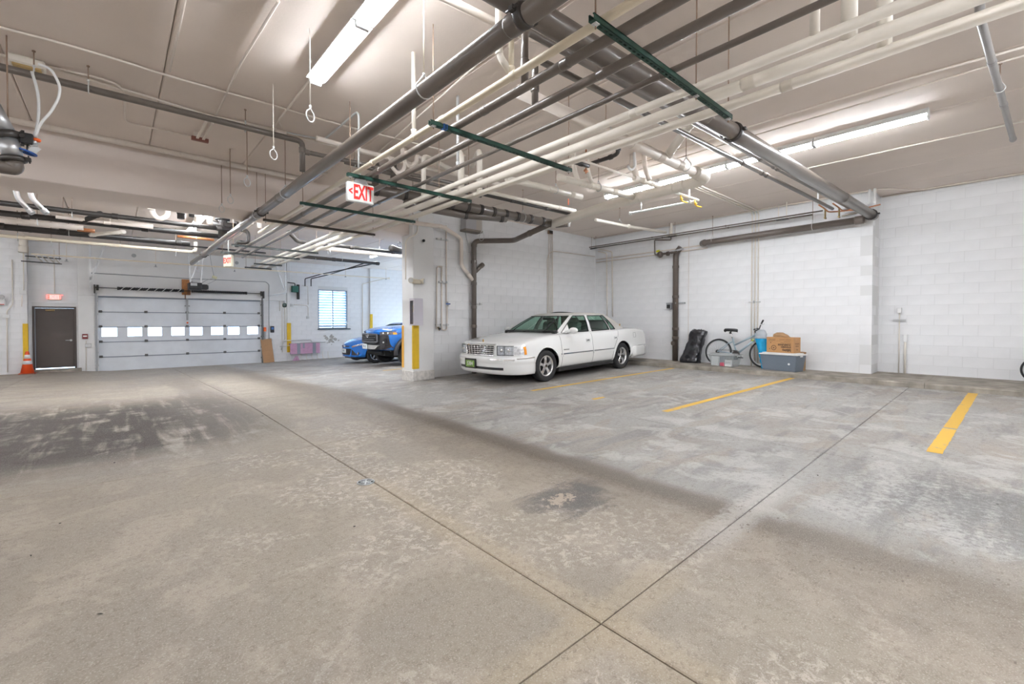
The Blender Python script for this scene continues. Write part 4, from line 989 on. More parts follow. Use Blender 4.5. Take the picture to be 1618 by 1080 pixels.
g = MB(); g.bb((-hw2, -.012, -hh), (hw2, .012, hh), .003); g.obj('board', mat('chipboard', (.50, .22, .08), .75, noise=.35, scale=30), t)
g = MB(); g.bb((.03, -.09, -hh+.02), (.12, -.012, -hh+.2)); g.bb((-.05, -.04, -hh-.15), (-.02, -.012, -hh+.05)); g.obj('bracket', mat('brown_bracket', (.22, .10, .05), .6), t)
p = at(313, 453, Y=YF-.9)
t = thing('door_opener', 'black garage door opener motor hung on galvanised struts', 'opener', p)
g = MB(); g.bb((-.30, -.28, -.12), (.10, .3, .14), .02); g.obj('motor_box', M_BLACK, t)
g = MB(); g.bb((-.26, -.30, .02), (-.06, -.28, .12)); g.bb((-.2, -.2, .14), (-.05, .1, .20)); g.obj('pale_cover', M_ZINC, t)
g = MB(); g.cyl((.10, 0, .0), (.32, 0, .0), .085, 14); g.bb((.1, -.1, -.1), (.28, .1, .1), .01); g.obj('gear_case', M_BLACK, t)
g = MB(); g.bb((-.14, .3, -.03), (-.06, .85, .03)); g.obj('rail', M_STEELBOX, t)
def strut_px(a, b, Y, lab, parent=None, w=.05, m=M_GALV):
    p, q = at(*a, Y=Y), at(*b, Y=Y)
    if p.z > ZC-.45: p.z = ZC
    if parent is None:
        t = thing('steel_strut', lab, 'strut', p); g = MB(); g.bar((0, 0, 0), q-p, w, .03, up=(0, 1, 0)); g.obj('angle_iron', m, t)
        g = MB(); d = (q-p).normalized(); g.bar(d*.01, d*.09, w*1.5, .04, up=(0, 1, 0)); g.obj('end_bracket', m, t); return t
    L0 = parent.location; g = MB(); g.bar(p-L0, q-L0, w, .03, up=(0, 1, 0)); return g.obj('hanging_strut', m, parent)
for A, B in (((297, 396), (301, 448)), ((322, 397), (317, 450)), ((319, 404), (303, 440))): strut_px(A, B, YF-.9, '', t)
strut_px((141.5, 388), (143, 456), YF-.35, 'upright steel strut left of the garage door')
strut_px((166, 389), (143, 442), YF-.35, 'slanting steel brace left of the garage door')
strut_px((450.5, 413), (452, 462), YF-.5, 'upright steel strut right of the garage door')
strut_px((424, 467), (452, 463), YF-.075, 'level steel brace right of the garage door')
strut_px((433, 418), (450, 458), YF-.45, 'slanting steel brace right of the garage door')
p = at(339, 438, Y=YF-1.0); t = thing('cord_light', 'yellowish cord box dangling from a looped cable above the opener', 'cord box', p)
g = MB(); g.box((0, 0, 0), (.16, .06, .10), Matrix.Rotation(.4, 3, 'Y'), .01); g.obj('box', mat('pale_yellow', (.70, .68, .45), .5), t)
g = MB(); g.tube(bez([(-.02, 0, .05), (-.1, 0, .5), (-.16, 0, 1.05), (-.16, 0, ZC-p.z)], .2), .008, 6); g.tube(bez([(-.05, 0, -.04), (-.3, 0, -.14), (-.46, .05, -.3), (-.3, .05, -.32), (.05, 0, -.1)], .15), .007, 6); g.obj('cable', mat('grey_cable', (.3, .31, .32), .6), t)
# opener arm strap down the door centre
xm2 = (GX0+GX1)/2; t = thing('release_strap', 'dark strap and orange release tag down the middle of the garage door', 'door arm', (xm2, YF-.06, GZ1-.3))
g = MB(); g.bb((-.03, .02, -.55), (.03, .05, .35)); g.bb((-.08, -.02, -.02), (.08, .05, .03)); g.obj('strap', M_STEELBOX, t); g = MB(); g.cyl((.0, .02, -.62), (0, .02, -.68), .03, 8); g.obj('release_tag', M_ORANGE, t)
for k, px in enumerate((181, 228, 273, 316, 356, 394)):   # weather-strip screws of the header
    pass

# ------------------------------------------------------------------ signs, lights and wall fittings
def text(s, parent, loc, size, m, rot=(math.pi/2, 0, 0), depth=.002, name='lettering', sx=1.0, align='CENTER', bold=0.0, sp=1.0):
    c = bpy.data.curves.new(name, 'FONT'); c.body = s; c.size = size; c.extrude = depth; c.align_x = align; c.align_y = 'CENTER'; c.offset = bold; c.space_character = sp
    tmp = bpy.data.objects.new('tmp_text', c); COL.objects.link(tmp); me = bpy.data.meshes.new_from_object(tmp.evaluated_get(bpy.context.evaluated_depsgraph_get())); bpy.data.objects.remove(tmp); bpy.data.curves.remove(c); me.materials.clear(); me.materials.append(m); me.name = name
    o = bpy.data.objects.new(name, me); COL.objects.link(o); o.parent = parent; o.location = loc; o.rotation_euler = rot; o.scale = (sx, 1, 1); return o
M_EXR = emit('exit_letter_red', (1.0, .06, .05), 1.1); M_EXR2 = mat('exit_red_flat', (.85, .03, .025), .4)
M_SIGN = mat('sign_white', (.83, .83, .80), .4)
# hanging exit sign with a left arrow
YE = EXY-.09
a, b = at(549, 288, Y=YE), at(591, 319, Y=YE); w, h = (b.x-a.x), .235
cx, czz = (a.x+b.x)/2, (a.z+at(549, 313, Y=YE).z)/2
E = thing('exit_sign', 'white hanging exit sign with red letters and a left arrow', 'exit sign', (cx, YE+.03, czz))
g = MB(); g.bb((-w/2, -.03, -h/2), (w/2, .03, h/2), .008); g.obj('housing', M_SIGN, E)
text('EXIT', E, (w*.09, -.031, -.005), .245, M_EXR2, sx=.50, bold=.007)
text('<', E, (-w*.385, -.031, .0), .13, M_EXR2, sx=.62, bold=.005)
g = MB(); g.prism([(-.09, h/2), (.09, h/2), (.05, h/2+.085), (-.05, h/2+.085)], -.03, .03, 'y'); g.obj('canopy', M_GALV, E)
g = MB(); g.cyl((-.1, 0, h/2+.012), (.1, 0, h/2+.012), .012, 8); g.obj('cream_bar', M_CREAM, E)
g = MB(); g.cyl((.0, 0, h/2+.08), (.0, 0, h/2+.18), .013, 8); g.obj('stem', M_ZINC, E)
# lit exit sign over the brown door
p = at(86, 469, Y=YF-.05); a, b = at(75, 464, Y=YF-.05), at(97, 474, Y=YF-.05); w, h = b.x-a.x, a.z-b.z
E = thing('exit_sign', 'small lit exit sign over the brown door', 'exit sign', (p.x, YF-.03, p.z))
g = MB(); g.bb((-w/2, -.03, -h/2), (w/2, .03, h/2), .008); g.obj('housing', mat('beige_sign', (.62, .52, .36), .5), E)
g = MB(); g.bb((-w*.34, -.033, -h*.42), (w*.36, -.03, h*.42)); g.obj('pale_face', emit('exit_face', (1, .45, .35), .35), E)
text('EXIT', E, (w*.01, -.036, 0), h*.98, M_EXR, sx=1.0, bold=.004)
# far exit sign seen edge-on
p = at(361, 412, Y=13.9)
E = thing('exit_sign', 'exit sign seen nearly edge-on beneath the far rack', 'exit sign', p, math.radians(-62))
g = MB(); g.bb((-.15, -.035, -.15), (.15, .035, .15), .008); g.obj('housing', mat('aged_sign', (.66, .60, .45), .5), E)
text('EXIT', E, (0, -.036, 0), .2, M_EXR2, sx=.7, bold=.005)
g = MB(); g.cyl((0, 0, .15), (0, 0, ZC-p.z), .014, 8); g.obj('stem', M_WHITE, E)
# column fittings
yc = YC0-.002
p = at(638, 446, X=XC0-.06)
E = thing('emergency_light', 'twin-head emergency light on the left edge of the column', 'emergency light', (XC0+.02, YC0-.04, p.z)); 
g = MB(); g.bb((-.06, -.03, -.05), (.14, .04, .05), .015); g.obj('case', mat('cream_case', (.66, .60, .48), .5), E)
for dx in (-.10, .16):
    g = MB(); d = Vector((-.8 if dx < 0 else .6, -.6, -.1)).normalized(); c = Vector((dx, -.03, .02)); g.tube([c-d*.05, c, c+d*.04], [.03, .055, .062], 14); g.obj('lamp_head', mat('cream_case', (.66, .60, .48), .5), E)
    g = MB(); g.cyl(c+d*.036, c+d*.042, .054, 14); g.obj('lens', M_ZINC, E)
a, b = at(632, 470, Y=YC0-.18), at(648, 514, Y=YC0-.18)
t = thing('extinguisher_cabinet', 'grey-white fire extinguisher cabinet with a glass side on the column', 'cabinet', (XC0+.02, YC0, (a.z+b.z)/2)); hh = (a.z-b.z)/2
x0, x1, y0, y1 = -.12, .10, -.2, -.002
g = MB(); th = .012
g.bb((x0, y0, -hh), (x1, y0+th, hh)); g.bb((x1-th, y0+th, -hh), (x1, y1-th, hh)); g.bb((x0, y1-th, -hh), (x1, y1, hh)); g.bb((x0+.012, y0+th, hh-th), (x1-th, y1-th, hh)); g.bb((x0+.012, y0+th, -hh), (x1-th, y1-th, -hh+th))
g.bb((x0-.002, y0+th, -hh), (x0+.012, y0+.03, hh)); g.bb((x0-.002, y1-.03, -hh), (x0+.012, y1-th, hh)); g.bb((x0-.002, y0+.03, hh-.05), (x0+.012, y1-.03, hh)); g.bb((x0-.002, y0+.03, -hh), (x0+.012, y1-.03, -hh+.03))
g.obj('box', mat('lavender_grey', (.56, .53, .58), .45), t)
g = MB(); g.bb((x0+.002, y0+.03, -hh+.03), (x0+.006, y1-.03, hh-.05)); g.obj('glass_front', glass('cabinet_glass', (.8, .82, .85), .12), t)
e = thing('fire_extinguisher', 'red fire extinguisher with a yellow tag inside the column cabinet', 'fire extinguisher', (XC0+.02-.01, YC0-.10, (a.z+b.z)/2-hh+.013))
g = MB(); g.lathe([(.055, 0), (.06, .02), (.06, .36), (.045, .41), (.02, .43), (.02, .45)], n=14); g.obj('cylinder', M_RED, e)
g = MB(); g.bb((-.02, -.06, .45), (.02, .03, .48), .006); g.tube(bez([(0, -.03, .46), (0, -.08, .42), (0, -.075, .2)], .04), .012, 6); g.obj('valve_head', M_BLACK, e)
g = MB(); g.bb((-.068, -.03, .28), (-.062, .03, .42)); g.obj('yellow_tag', M_YELLOW, e)
def guard(label, x, y, z0, z1, w=.10, d=.10, sx=1, sy=1, m=M_YELLOW):
    """corner guard: an angle of two thin plates round an outside corner at (x,y)"""
    t = thing('corner_guard', label, 'corner guard', (x, y, z0), 0, 'yellow corner guards'); H = z1-z0
    g = MB(); g.bb((-.006*sx, -.006*sy, 0), (w*sx, 0, H), .002); g.obj('front_plate', m, t); g = MB(); g.bb((-.006*sx, -.006*sy, 0), (0, d*sy, H), .002); g.obj('side_plate', m, t); return t
zz0, zz1 = at(652, 583, Y=YC0).z, at(652, 498, Y=YC0).z
guard('tall yellow corner guard on the near corner of the column', XC0-.001, YC0-.001, zz0, zz1, .135, .06)
g2 = thing('corner_guard', 'orange-edged corner guard on the rear left corner of the column', 'corner guard', (XC0-.001, YC1+.001, zz0), 0, 'yellow corner guards')
g = MB(); g.bb((-.006, -.09, 0), (0, .006, at(635, 514, Y=YC1).z-zz0), .002); g.obj('side_plate', mat('guard_orange', (.80, .42, .06), .5), g2)
p = at(668, 380, Y=YC0); t = thing('dome_camera', 'small round security camera high on the column', 'camera', (p.x, YC0, p.z))
g = MB(); g.lathe([(.062, 0), (.062, .02), (.05, .045), (.0, .05)], axis='y', n=16); g.obj('housing', M_WHITEP, t); g = MB(); g.sphere((0, -.045, -.005), .032, 12, 8); g.obj('lens', M_BLACK, t)
conv = lambda px, Y: [at(q[0], q[1], Y=Y) for q in px]
def wcond(label, px, Y, r=.012, m=M_WHITEP, rad=.06, **k): return pipe('conduit', label, 'conduit', m, r, conv(px, Y), rad=rad, n=8, **k)
wcond('conduit on the left face of the column above the emergency light', [(660, 342), (660, 365), (656, 371), (645, 376), (641, 382), (641, 441)], YC0-.015)
# far wall, left end
yp = YF-.30
p = at(2, 477, Y=yp); t = thing('emergency_light', 'white emergency light box at the left edge of the picture', 'emergency light', (p.x-.05, yp, p.z)); g = MB(); g.bb((-.2, -.08, -.1), (.14, 0, .1), .015); g.obj('case', M_WHITE, t)
g = MB(); g.cyl((.06, -.05, .17), (.06, -.12, .15), .07, 14); g.obj('lamp_head', M_ZINC, t); g = MB(); g.bb((.02, -.085, -.085), (.12, -.079, -.065)); g.obj('label_strip', M_RED, t)
wcond('bent conduit on the wall at the far left, running to the floor', [(19, 410), (20, 481), (11, 491), (12, 588)], yp-.01, .014, cps=(.5,))
wcond('conduit above the small box left of the brown door', [(37, 396), (37.5, 460)], yp-.01)
for px, py, lab in ((10.5, 499.5, 'small white box on the bent conduit at the far left'), (37, 461.5, 'small white box left of the lit exit sign')):
    p = at(px, py, Y=yp); t = thing('junction_box', lab, 'junction box', (p.x, yp-.003, p.z)); g = MB(); g.bb((-.075, -.05, -.055), (.075, 0, .055), .006); g.obj('box', M_WHITE, t); g = MB(); g.bb((-.06, -.055, -.045), (.06, -.05, .045)); g.obj('cover', M_WHITE, t)
wcond('short dark wires under the small box left of the exit sign', [(35, 466), (34.5, 484)], yp-.01, .010, M_TAN)
zz0, zz1 = at(40, 573, Y=yp).z, at(40, 511, Y=yp).z
guard('yellow corner guard beside the traffic cone', PX+.003, yp-.001, zz0, zz1, .11, .10, -1, 1)
wcond('conduit dropping to the lit exit sign over the brown door', [(85.5, 395), (86, 463)], YF-.012, .010)
t = pipe('drop_pipe', 'thick white vertical pipe at the top of the far left wall', 'pipe', M_WHITEP, .10, [at(37, 372, Y=yp-.12), at(37, 396, Y=yp-.12)], (.9,))
# small ladder rack high on the far left wall
p = at(66, 410, Y=YF-.5); t = thing('pipe_rack', 'little rack of four short pale pipes high on the far left wall', 'pipe rack', p)
g = MB()
for k in (0, 1): g.bar((-.35+k*-.12, -.15+k*.3, .07-k*.14), (.45, -.15+k*.3, .05-k*.14), .04, .03)
g.obj('strut_channel', M_BLACKS, t)
for k in range(4): g = MB(); g.cyl((-.12+k*.13, -.3, .1), (.0+k*.13, .3, -.06), .02, 8); g.obj('pale_pipe', M_WHITEP, t)
for s in (-.3, .4): g = MB(); g.cyl((s, 0, 0), (s, 0, ZC-p.z), .006, 6); g.obj('rod', M_RUST, t)
# between the doors
p = at(134.5, 531, Y=YF-.06); t = thing('fire_alarm_pull', 'red fire alarm pull station right of the brown door', 'alarm', (p.x, YF-.06, p.z)); g = MB(); g.bb((-.07, -.05, -.09), (.07, 0, .08), .008); g.obj('case', mat('dark_red', (.25, .03, .03), .45), t); g = MB(); g.bb((-.05, -.06, -.02), (.05, -.05, .03)); g.obj('pull_bar', M_WHITE, t); g = MB(); g.bb((-.012, -.05, -.11), (.012, 0, -.09)); g.obj('stub', M_ZINC, t)
p = at(139.5, 545.5, Y=YF-.06); t = thing('outlet_box', 'grey outlet box low on the jamb left of the garage door', 'junction box', (p.x, YF-.06, p.z)); g = MB(); g.bb((-.08, -.06, -.06), (.08, 0, .06), .006); g.obj('box', M_STEELBOX, t); g = MB(); g.bb((-.07, -.066, -.05), (.07, -.06, .05)); g.obj('cover', M_GALV, t)
wcond('white conduit on the jamb under the alarm pull station', [(136, 538), (136.5, 585)], YF-.075, .012)
wcond('grey conduit crossing above the garage door and dropping down its right side', [(143, 431), (300, 440), (420, 445), (425, 449), (425, 538)], YF-.085, .016, M_STEELBOX, cps=(.3, .6))
wcond('white conduit high on the header right of the cream elbow', [(306, 402), (311, 404), (312, 426)], YF-.08, .012)
p = at(312, 428, Y=YF-.07); t = thing('junction_box', 'small white box above the chipboard plate', 'junction box', (p.x, YF-.062, p.z)); g = MB(); g.bb((-.06, -.05, -.06), (.06, 0, .05), .005); g.obj('box', M_WHITE, t); g = MB(); g.bb((-.05, -.055, -.05), (.05, -.05, .04)); g.obj('cover', M_WHITE, t)
for px, py, lab in ((211.5, 403.5, 'round wall fitting high on the header, left'), (374, 415, 'round wall fitting high on the header, right')):
    p = at(px, py, Y=YF-.06); t = thing('wall_sensor', lab, 'sensor', (p.x, YF-.062, p.z)); g = MB(); g.lathe([(.07, 0), (.07, .03), (.04, .05), (0, .05)], axis='y', n=14); g.obj('ring', M_STEELBOX, t); g = MB(); g.lathe([(.03, .045), (.02, .06), (0, .06)], axis='y', n=10); g.obj('eye', M_BLACK, t)
# right of the garage door
yj = YF-.002
p = at(418, 520, Y=yj); t = thing('warning_light', 'orange safety light at the right edge of the garage door', 'warning light', (p.x, yj-.02, p.z)); g = MB(); g.bb((-.05, -.06, -.09), (.05, 0, .09), .01); g.obj('lens', M_ORANGE, t); g = MB(); g.bb((-.03, -.05, -.5), (.03, 0, -.1)); g.obj('bracket', M_STEELBOX, t)
p = at(430, 520, Y=yj); t = thing('door_control', 'black door control with a blue window right of the garage door', 'control box', (p.x, yj, p.z)); g = MB(); g.bb((-.07, -.06, -.14), (.07, 0, .14), .01); g.obj('case', M_BLACK, t); g = MB(); g.bb((-.045, -.066, -.01), (.045, -.06, .09)); g.obj('display', mat('blue_display', (.10, .22, .55), .2), t)
p = at(426.5, 537, Y=yj); t = thing('outlet_box', 'round grey outlet box on the grey conduit', 'junction box', (p.x, yj, p.z)); g = MB(); g.lathe([(.10, 0), (.10, .06), (.07, .08), (0, .08)], axis='y', n=16); g.obj('box', M_GALV, t); g = MB(); g.cyl((0, -.03, -.08), (.03, -.03, -.62), .012, 8); g.obj('conduit_tail', M_GALV, t)
q = on_floor(429, 573); q.y = YF-.30; q.z = floor_z(q.x, q.y)
t = thing('cardboard_sheet', 'brown cardboard sheet leaning on the wall right of the garage door', 'cardboard', q); H = 1.02
g = MB(); g.box((0, 0, 0), (.42, .022, H), None, .003); o = g.obj('sheet', mat('cardboard_plain', (.42, .24, .12), .75, noise=.1, scale=6), t); o.rotation_euler = (math.radians(-11), math.radians(-4), 0); o.location = (-.03, .12, H/2*.985)
g = MB(); g.box((-.0, -.0125, .0), (.40, .003, .008)); o = g.obj('crease', mat('cardboard_crease', (.33, .18, .09), .8), t); o.rotation_euler = (math.radians(-11), math.radians(-4), 0); o.location = (-.03, .12, H/2*.985)
for k, (px, a, b) in enumerate(((441.5, 440, 491), (445.5, 445, 556), (449.5, 446, 540), (453.5, 447, 536))):
    wcond(('first', 'second', 'third', 'fourth')[k]+' of four white conduits right of the garage door, counted from the door', [(px, a), (px+.6, b)], YF-.025, .013)
p = at(450.5, 482, Y=YF-.1); t = thing('alarm_bell', 'dark round alarm horn on the conduits right of the garage door', 'alarm', (p.x, YF-.06, p.z)); g = MB(); g.lathe([(.05, 0), (.10, .03), (.10, .10), (.06, .12), (0, .12)], axis='y', n=14); g.obj('horn', mat('dark_green_grey', (.06, .09, .08), .5), t); g = MB(); g.bb((-.03, -.05, .1), (.03, 0, .2)); g.obj('bracket', M_GALV, t)
p = at(466, 456.5, Y=YF-.1); t = thing('heater_box', 'small green control box left of the louvre', 'control box', (p.x, YF-.003, p.z)); g = MB(); g.bb((-.13, -.18, -.14), (.13, 0, .14), .01); g.obj('case', mat('machine_green', (.03, .16, .12), .45), t); g = MB(); g.tube(bez([(0, -.1, .14), (0, -.1, .26), (-.3, -.08, .28)], .04), .02, 8); g.obj('feed_pipe', M_DARK2, t)
p = at(471.5, 462, Y=YF-.1); t = thing('damper_motor', 'tall black actuator beside the small green box', 'actuator', (p.x, YF-.003, p.z)); g = MB(); g.bb((-.05, -.12, -.30), (.05, 0, .36), .012); g.obj('case', M_BLACK, t); g = MB(); g.bb((-.035, -.14, -.25), (.035, -.12, .05)); g.bb((-.035, -.14, .1), (.035, -.12, .3)); g.obj('cover', M_DARK2, t)
wcond('conduit stepping from the corner strip to a low box left of the louvre', [(462, 481), (484, 482), (487, 485), (487, 500)], YF-.015, .012, cps=(.1,))
wcond('thin conduit dropping past the green box left of the louvre', [(478, 451), (486.5, 452), (487, 481)], YF-.015, .010)
for px, py, lab in ((461, 482, 'small white box on the corner strip left of the louvre'), (487, 501, 'small white box below the louvre level, left of it')):
    p = at(px, py, Y=YF-.06); t = thing('outlet_box', lab, 'junction box', (p.x, YF-.062 if px < 470 else YF-.003, p.z)); g = MB(); g.bb((-.06, -.05, -.06), (.06, 0, .06), .01); g.obj('box', M_WHITE, t); g = MB(); g.bb((-.05, -.055, -.05), (.05, -.05, .05)); g.obj('cover', M_ZINC, t)
zz0, zz1 = at(461, 556, Y=YF-.07).z, at(461, 510, Y=YF-.07).z
guard('yellow corner guard partly behind the taped pink foam board', sx0-.002, YF-.062, zz0, zz1, .16, .04)
zz0, zz1 = floor_z(9, YF)+.1, at(585, 496, Y=YF-.13).z
guard('yellow corner guard right of the louvre, above the blue truck', bx-.002, YF-.125, zz0, zz1, .12, .06)
# pink foam board taped round low pipes
a, b = at(459, 548, Y=YF-.35), at(506, 548, Y=YF-.35)
t = thing('foam_board', 'pink foam board taped over low pipes under the louvre', 'foam board', (a.x, YF-.2, at(480, 550, Y=YF-.35).z))
L_ = b.x-a.x
M_PINK = mat('pink_foam', (.56, .33, .47), .8, noise=.1, scale=10)
g = MB(); g.bb((0, -.12, -.24), (L_, -.08, .22), .008); g.obj('front_sheet', M_PINK, t)
g = MB(); g.bb((0, -.08, .18), (L_, .16, .22), .006); g.obj('top_sheet', M_PINK, t)
M_TAPE = mat('duct_tape', (.26, .29, .33), .4)
for (x0, x1) in ((.28, .42), (.52, .60), (L_-.32, L_-.18)):
    g = MB(); g.bb((x0, -.124, -.25 if x0 != .52 else .0), (x1, -.119, .225)); g.bb((x0, -.124, .218), (x1, .16, .224)); g.obj('tape', M_TAPE, t)
t2 = thing('pipe_bundle', 'grey water lines looping above and below the pink foam board', 'pipes', (a.x, YF-.06, t.location.z))
g = MB(); g.tube(bez([(-.3, 0, -.05), (-.2, 0, .36), (.95, 0, .36), (1.0, 0, .24), (1.6, 0, .24)], .06), .018, 8); g.tube(bez([(-.35, 0, .1), (.4, 0, .16), (.5, -.01, .245), (L_, -.01, .245)], .05), .016, 8); g.obj('upper_lines', M_ZINC, t2)
for k in range(6): g = MB(); x = .5+k*.24; g.tube(bez([(x, -.03, -.2), (x, -.03, -.50), (x+.16, -.03, -.53)], .06), .012, 8); g.obj('lower_line', M_WHITEP, t2)
q = on_floor(465, 569); q.y = YF-.25; q.z = floor_z(q.x, q.y); t = thing('foam_scrap', 'pink foam scrap propped on the floor under the foam board', 'foam board', q); g = MB(); g.prism([(-.16, 0), (.14, 0), (.06, .19), (-.02, .20)], -.02, .02, 'y'); g.obj('scrap', M_PINK, t); g = MB(); g.prism([(-.05, .02), (.05, .02), (.02, .1)], -.022, -.02, 'y'); g.obj('printed_patch', mat('pink_dark', (.45, .24, .36), .8), t)
# peeled paint on the far wall
a = at(524, 535, Y=YF); M_PEEL = mat('bare_block', (.50, .48, .45), .85, noise=.5, scale=18)
rnd = random.Random(3)
for k in range(22):
    cx, cz_ = a.x-WF.location.x+rnd.gauss(0, .15), a.z+rnd.gauss(0, .11); R = rnd.uniform(.025, .085); n = 12
    poly = [(cx+math.cos(2*math.pi*i/n)*R*rnd.uniform(.4, 1.4), cz_+math.sin(2*math.pi*i/n)*R*rnd.uniform(.4, 1.3)) for i in range(n)]
    g = MB(); g.prism(poly, -.0035-.0003*k, .002, 'y'); g.obj('peeled_patch', M_PEEL, WF)
# ------------------------------------------------------------------ fittings on the nook wall and the right wall
yn = YN-.03
wcond('left vertical conduit of the looped group on the nook wall', [(697, 421), (690.5, 421), (689.5, 520)], yn, .016, M_TAN, rad=.05, cps=(.03,))
wcond('middle conduit of the looped group, turning back up at the bottom', [(698, 420), (698, 521), (706, 521), (706.5, 480)], yn, .016, M_TAN, rad=.06, cps=(.3,))
wcond('tall conduit of the looped group reaching up to the stepping pipe', [(705, 356), (705.5, 478)], yn, .016, M_TAN, cps=(.5,))
def clampbar(px0, px1, py, Y, lab):
    a, b = at(px0, py, Y=Y), at(px1, py, Y=Y); t = thing('pipe_clamp', lab, 'pipe clamp', a); L_ = (b-a).length
    g = MB(); g.bb((0, -.02, -.02), (L_, .02, .02), .004); g.obj('strut', M_ZINC, t)
    g = MB(); g.bb((L_*.3, -.03, -.028), (L_*.3+.03, -.02, .028)); g.bb((L_*.75, -.03, -.028), (L_*.75+.03, -.02, .028)); g.obj('strap', M_STEELBOX, t)
clampbar(693, 707, 445, yn+.01, 'upper strut clamp on the looped conduits'); clampbar(688, 709, 513, yn+.01, 'lower strut clamp on the looped conduits')
clampbar(690, 708, 377, yn+.01, 'high strut clamp on the tall conduit beside the column')
clampbar(742, 761, 479.5, yn+.0, 'strut clamp behind the dark drain stack')
p = at(706.5, 480, Y=yn); t = thing('valve', 'blue-handled valve on the tall conduit of the nook wall', 'valve', p); g = MB(); g.cyl((0, -.02, -.05), (0, -.02, .05), .028, 10); g.obj('body', M_GALV, t); g = MB(); g.bb((-.07, -.07, -.012), (.05, -.05, .012), .004); g.obj('lever', M_BLUEPL, t)
p = at(692, 520, Y=yn); t = thing('hose_tap', 'small brass tap at the foot of the left looped conduit', 'tap', p); g = MB(); g.cyl((0, 0, .05), (0, -.06, -.02), .018, 8); g.obj('body', mat('brass', (.35, .26, .12), .4, metal=.7), t); g = MB(); g.cyl((0, -.06, .01), (0, -.075, .01), .03, 8); g.obj('hand_wheel', M_BLACK, t)
a, b = at(729, 344, Y=yn), at(755, 368, Y=yn); t = thing('wall_box', 'grey metal box with a lower ledge high on the nook wall', 'wall box', (a.x, YN, b.z))
w, h = b.x-a.x, a.z-b.z; g = MB(); g.bb((0, -.22, .02), (w*.62, -.0, h), .004); g.obj('box', mat('box_grey', (.42, .41, .42), .6), t); g = MB(); g.bb((w*.62, -.2, .02), (w*.95, 0, h), .004); g.obj('side_box', mat('box_tan', (.46, .42, .37), .6), t); g = MB(); g.bb((-.02, -.24, -.03), (w, 0, .02), .004); g.obj('ledge', mat('ledge_brown', (.22, .19, .16), .6), t)
p = at(737, 372, Y=yn); pipe('cable', 'dark cable hanging below the grey metal box', 'cable', M_STEELBOX, .008, [p+Vector((-.05, -.02, .1)), p+Vector((-.02, -.02, -.05)), p+Vector((.05, -.02, -.25)), p+Vector((.06, -.02, -.42))], rad=.1, n=6)
for k, px in enumerate((867.5, 870.5, 873)):
    wcond(('left', 'middle', 'right')[k]+' of three slim conduits on the nook wall above the sedan roof', [(px, 368-k*.3), (px+.4, 560)], yn, .012, M_TAN, cps=(.2, .62))
wcond('slim conduit bending right along the nook wall to the corner', [(865.5, 560), (865, 408), (868, 399), (876, 396.5), (940, 405)], yn-.01, .012, M_TAN, rad=.12)
p = at(869, 367, Y=yn); t = thing('junction_box', 'dark box where three conduits meet the nook ceiling', 'junction box', (p.x, YN-.005, p.z)); g = MB(); g.bb((-.08, -.07, -.05), (.08, 0, .05), .006); g.obj('box', M_RUST, t); g = MB(); g.bb((-.07, -.075, -.04), (.07, -.07, .04)); g.obj('cover', M_DARK2, t)
# right wall (plane X = XB)
xr = XB-.03
cx = lambda px: [at(q[0], q[1], X=xr) for q in px]
def rcond(label, px, r=.012, m=M_WHITEP, rad=.06, X=None, **k): return pipe('conduit', label, 'conduit', m, r, [at(q[0], q[1], X=X or xr) for q in px], rad=rad, n=8, **k)
rcond('left white pipe of the pair dropping behind the sedan boot', [(945, 397), (958.5, 400), (959.5, 500)], .017, rad=.05, cps=(.6,))
rcond('right white pipe of the pair dropping behind the sedan boot', [(946, 393.5), (967, 397.5), (968, 500)], .017, rad=.05, cps=(.6,))
rcond('upper painted conduit along the right wall, from the corner to the dark wall pipe', [(942, 410), (1050, 395.5), (1118, 386)], .016, M_TAN)
rcond('lower painted conduit along the right wall, from the corner to the dark wall pipe', [(942, 414.5), (1050, 400.5), (1118, 391.5)], .016, M_TAN)
rcond('painted conduit continuing along the right wall to the wall corner', [(1330, 341), (1372, 332)], .016, M_WHITEP)
sp_ = at(1067, 485, X=XB-.11); zt = at(1067, 399, X=XB-.11).z
t = pipe('fire_riser', 'dark brown riser pipe standing on the walkway behind the trash bag', 'pipe', M_DARK, .075, [(XB-.10, sp_.y-.14, zt+.13), (XB-.10, sp_.y, zt-.02), (XB-.10, sp_.y, ZK)], (.18, .44, .72, .80), rad=.16, n=16, cr=1.15, cw=.04)
M_DARKW = mat('riser_brown', (.105, .082, .066), .42, noise=.15, scale=4)
for ch in t.children: ch.data.materials.clear(); ch.data.materials.append(M_DARKW)
p = at(1063, 542, X=XB-.19); g = MB(); g.cyl(p+Vector((0, 0, 0))-t.location, p+Vector((.1, 0, 0))-t.location, .06, 14); g.obj('inspection_plug', M_DARKW, t)
clamp = thing('pipe_clamp', 'strut clamp holding the brown riser pipe', 'pipe clamp', (XB-.03, at(1067, 479, X=XB-.03).y, at(1067, 479, X=XB).z)); g = MB(); g.bb((-.02, -.28, -.02), (.02, .26, .02)); g.obj('strut', M_STEELBOX, clamp); g = MB(); g.bb((-.16, -.09, -.015), (-.0, -.08, .015)); g.bb((-.16, .08, -.015), (0, .09, .015)); g.obj('strap', M_STEELBOX, clamp)
p = at(1061, 484, X=XB); t = thing('bell_box', 'small grey switch box left of the brown riser', 'switch box', (XB-.01, p.y+.03, p.z)); g = MB(); g.bb((-.10, -.06, -.06), (0, .06, .06), .006); g.obj('box', M_STEELBOX, t); g = MB(); g.bb((-.105, -.05, -.05), (-.10, .05, .05)); g.obj('cover', M_BLACK, t); g = MB(); g.tube(bez([(-.05, .0, -.06), (-.05, -.02, -.14), (-.05, -.08, -.12)], .03), .008, 6); g.obj('cable_tail', M_ZINC, t)
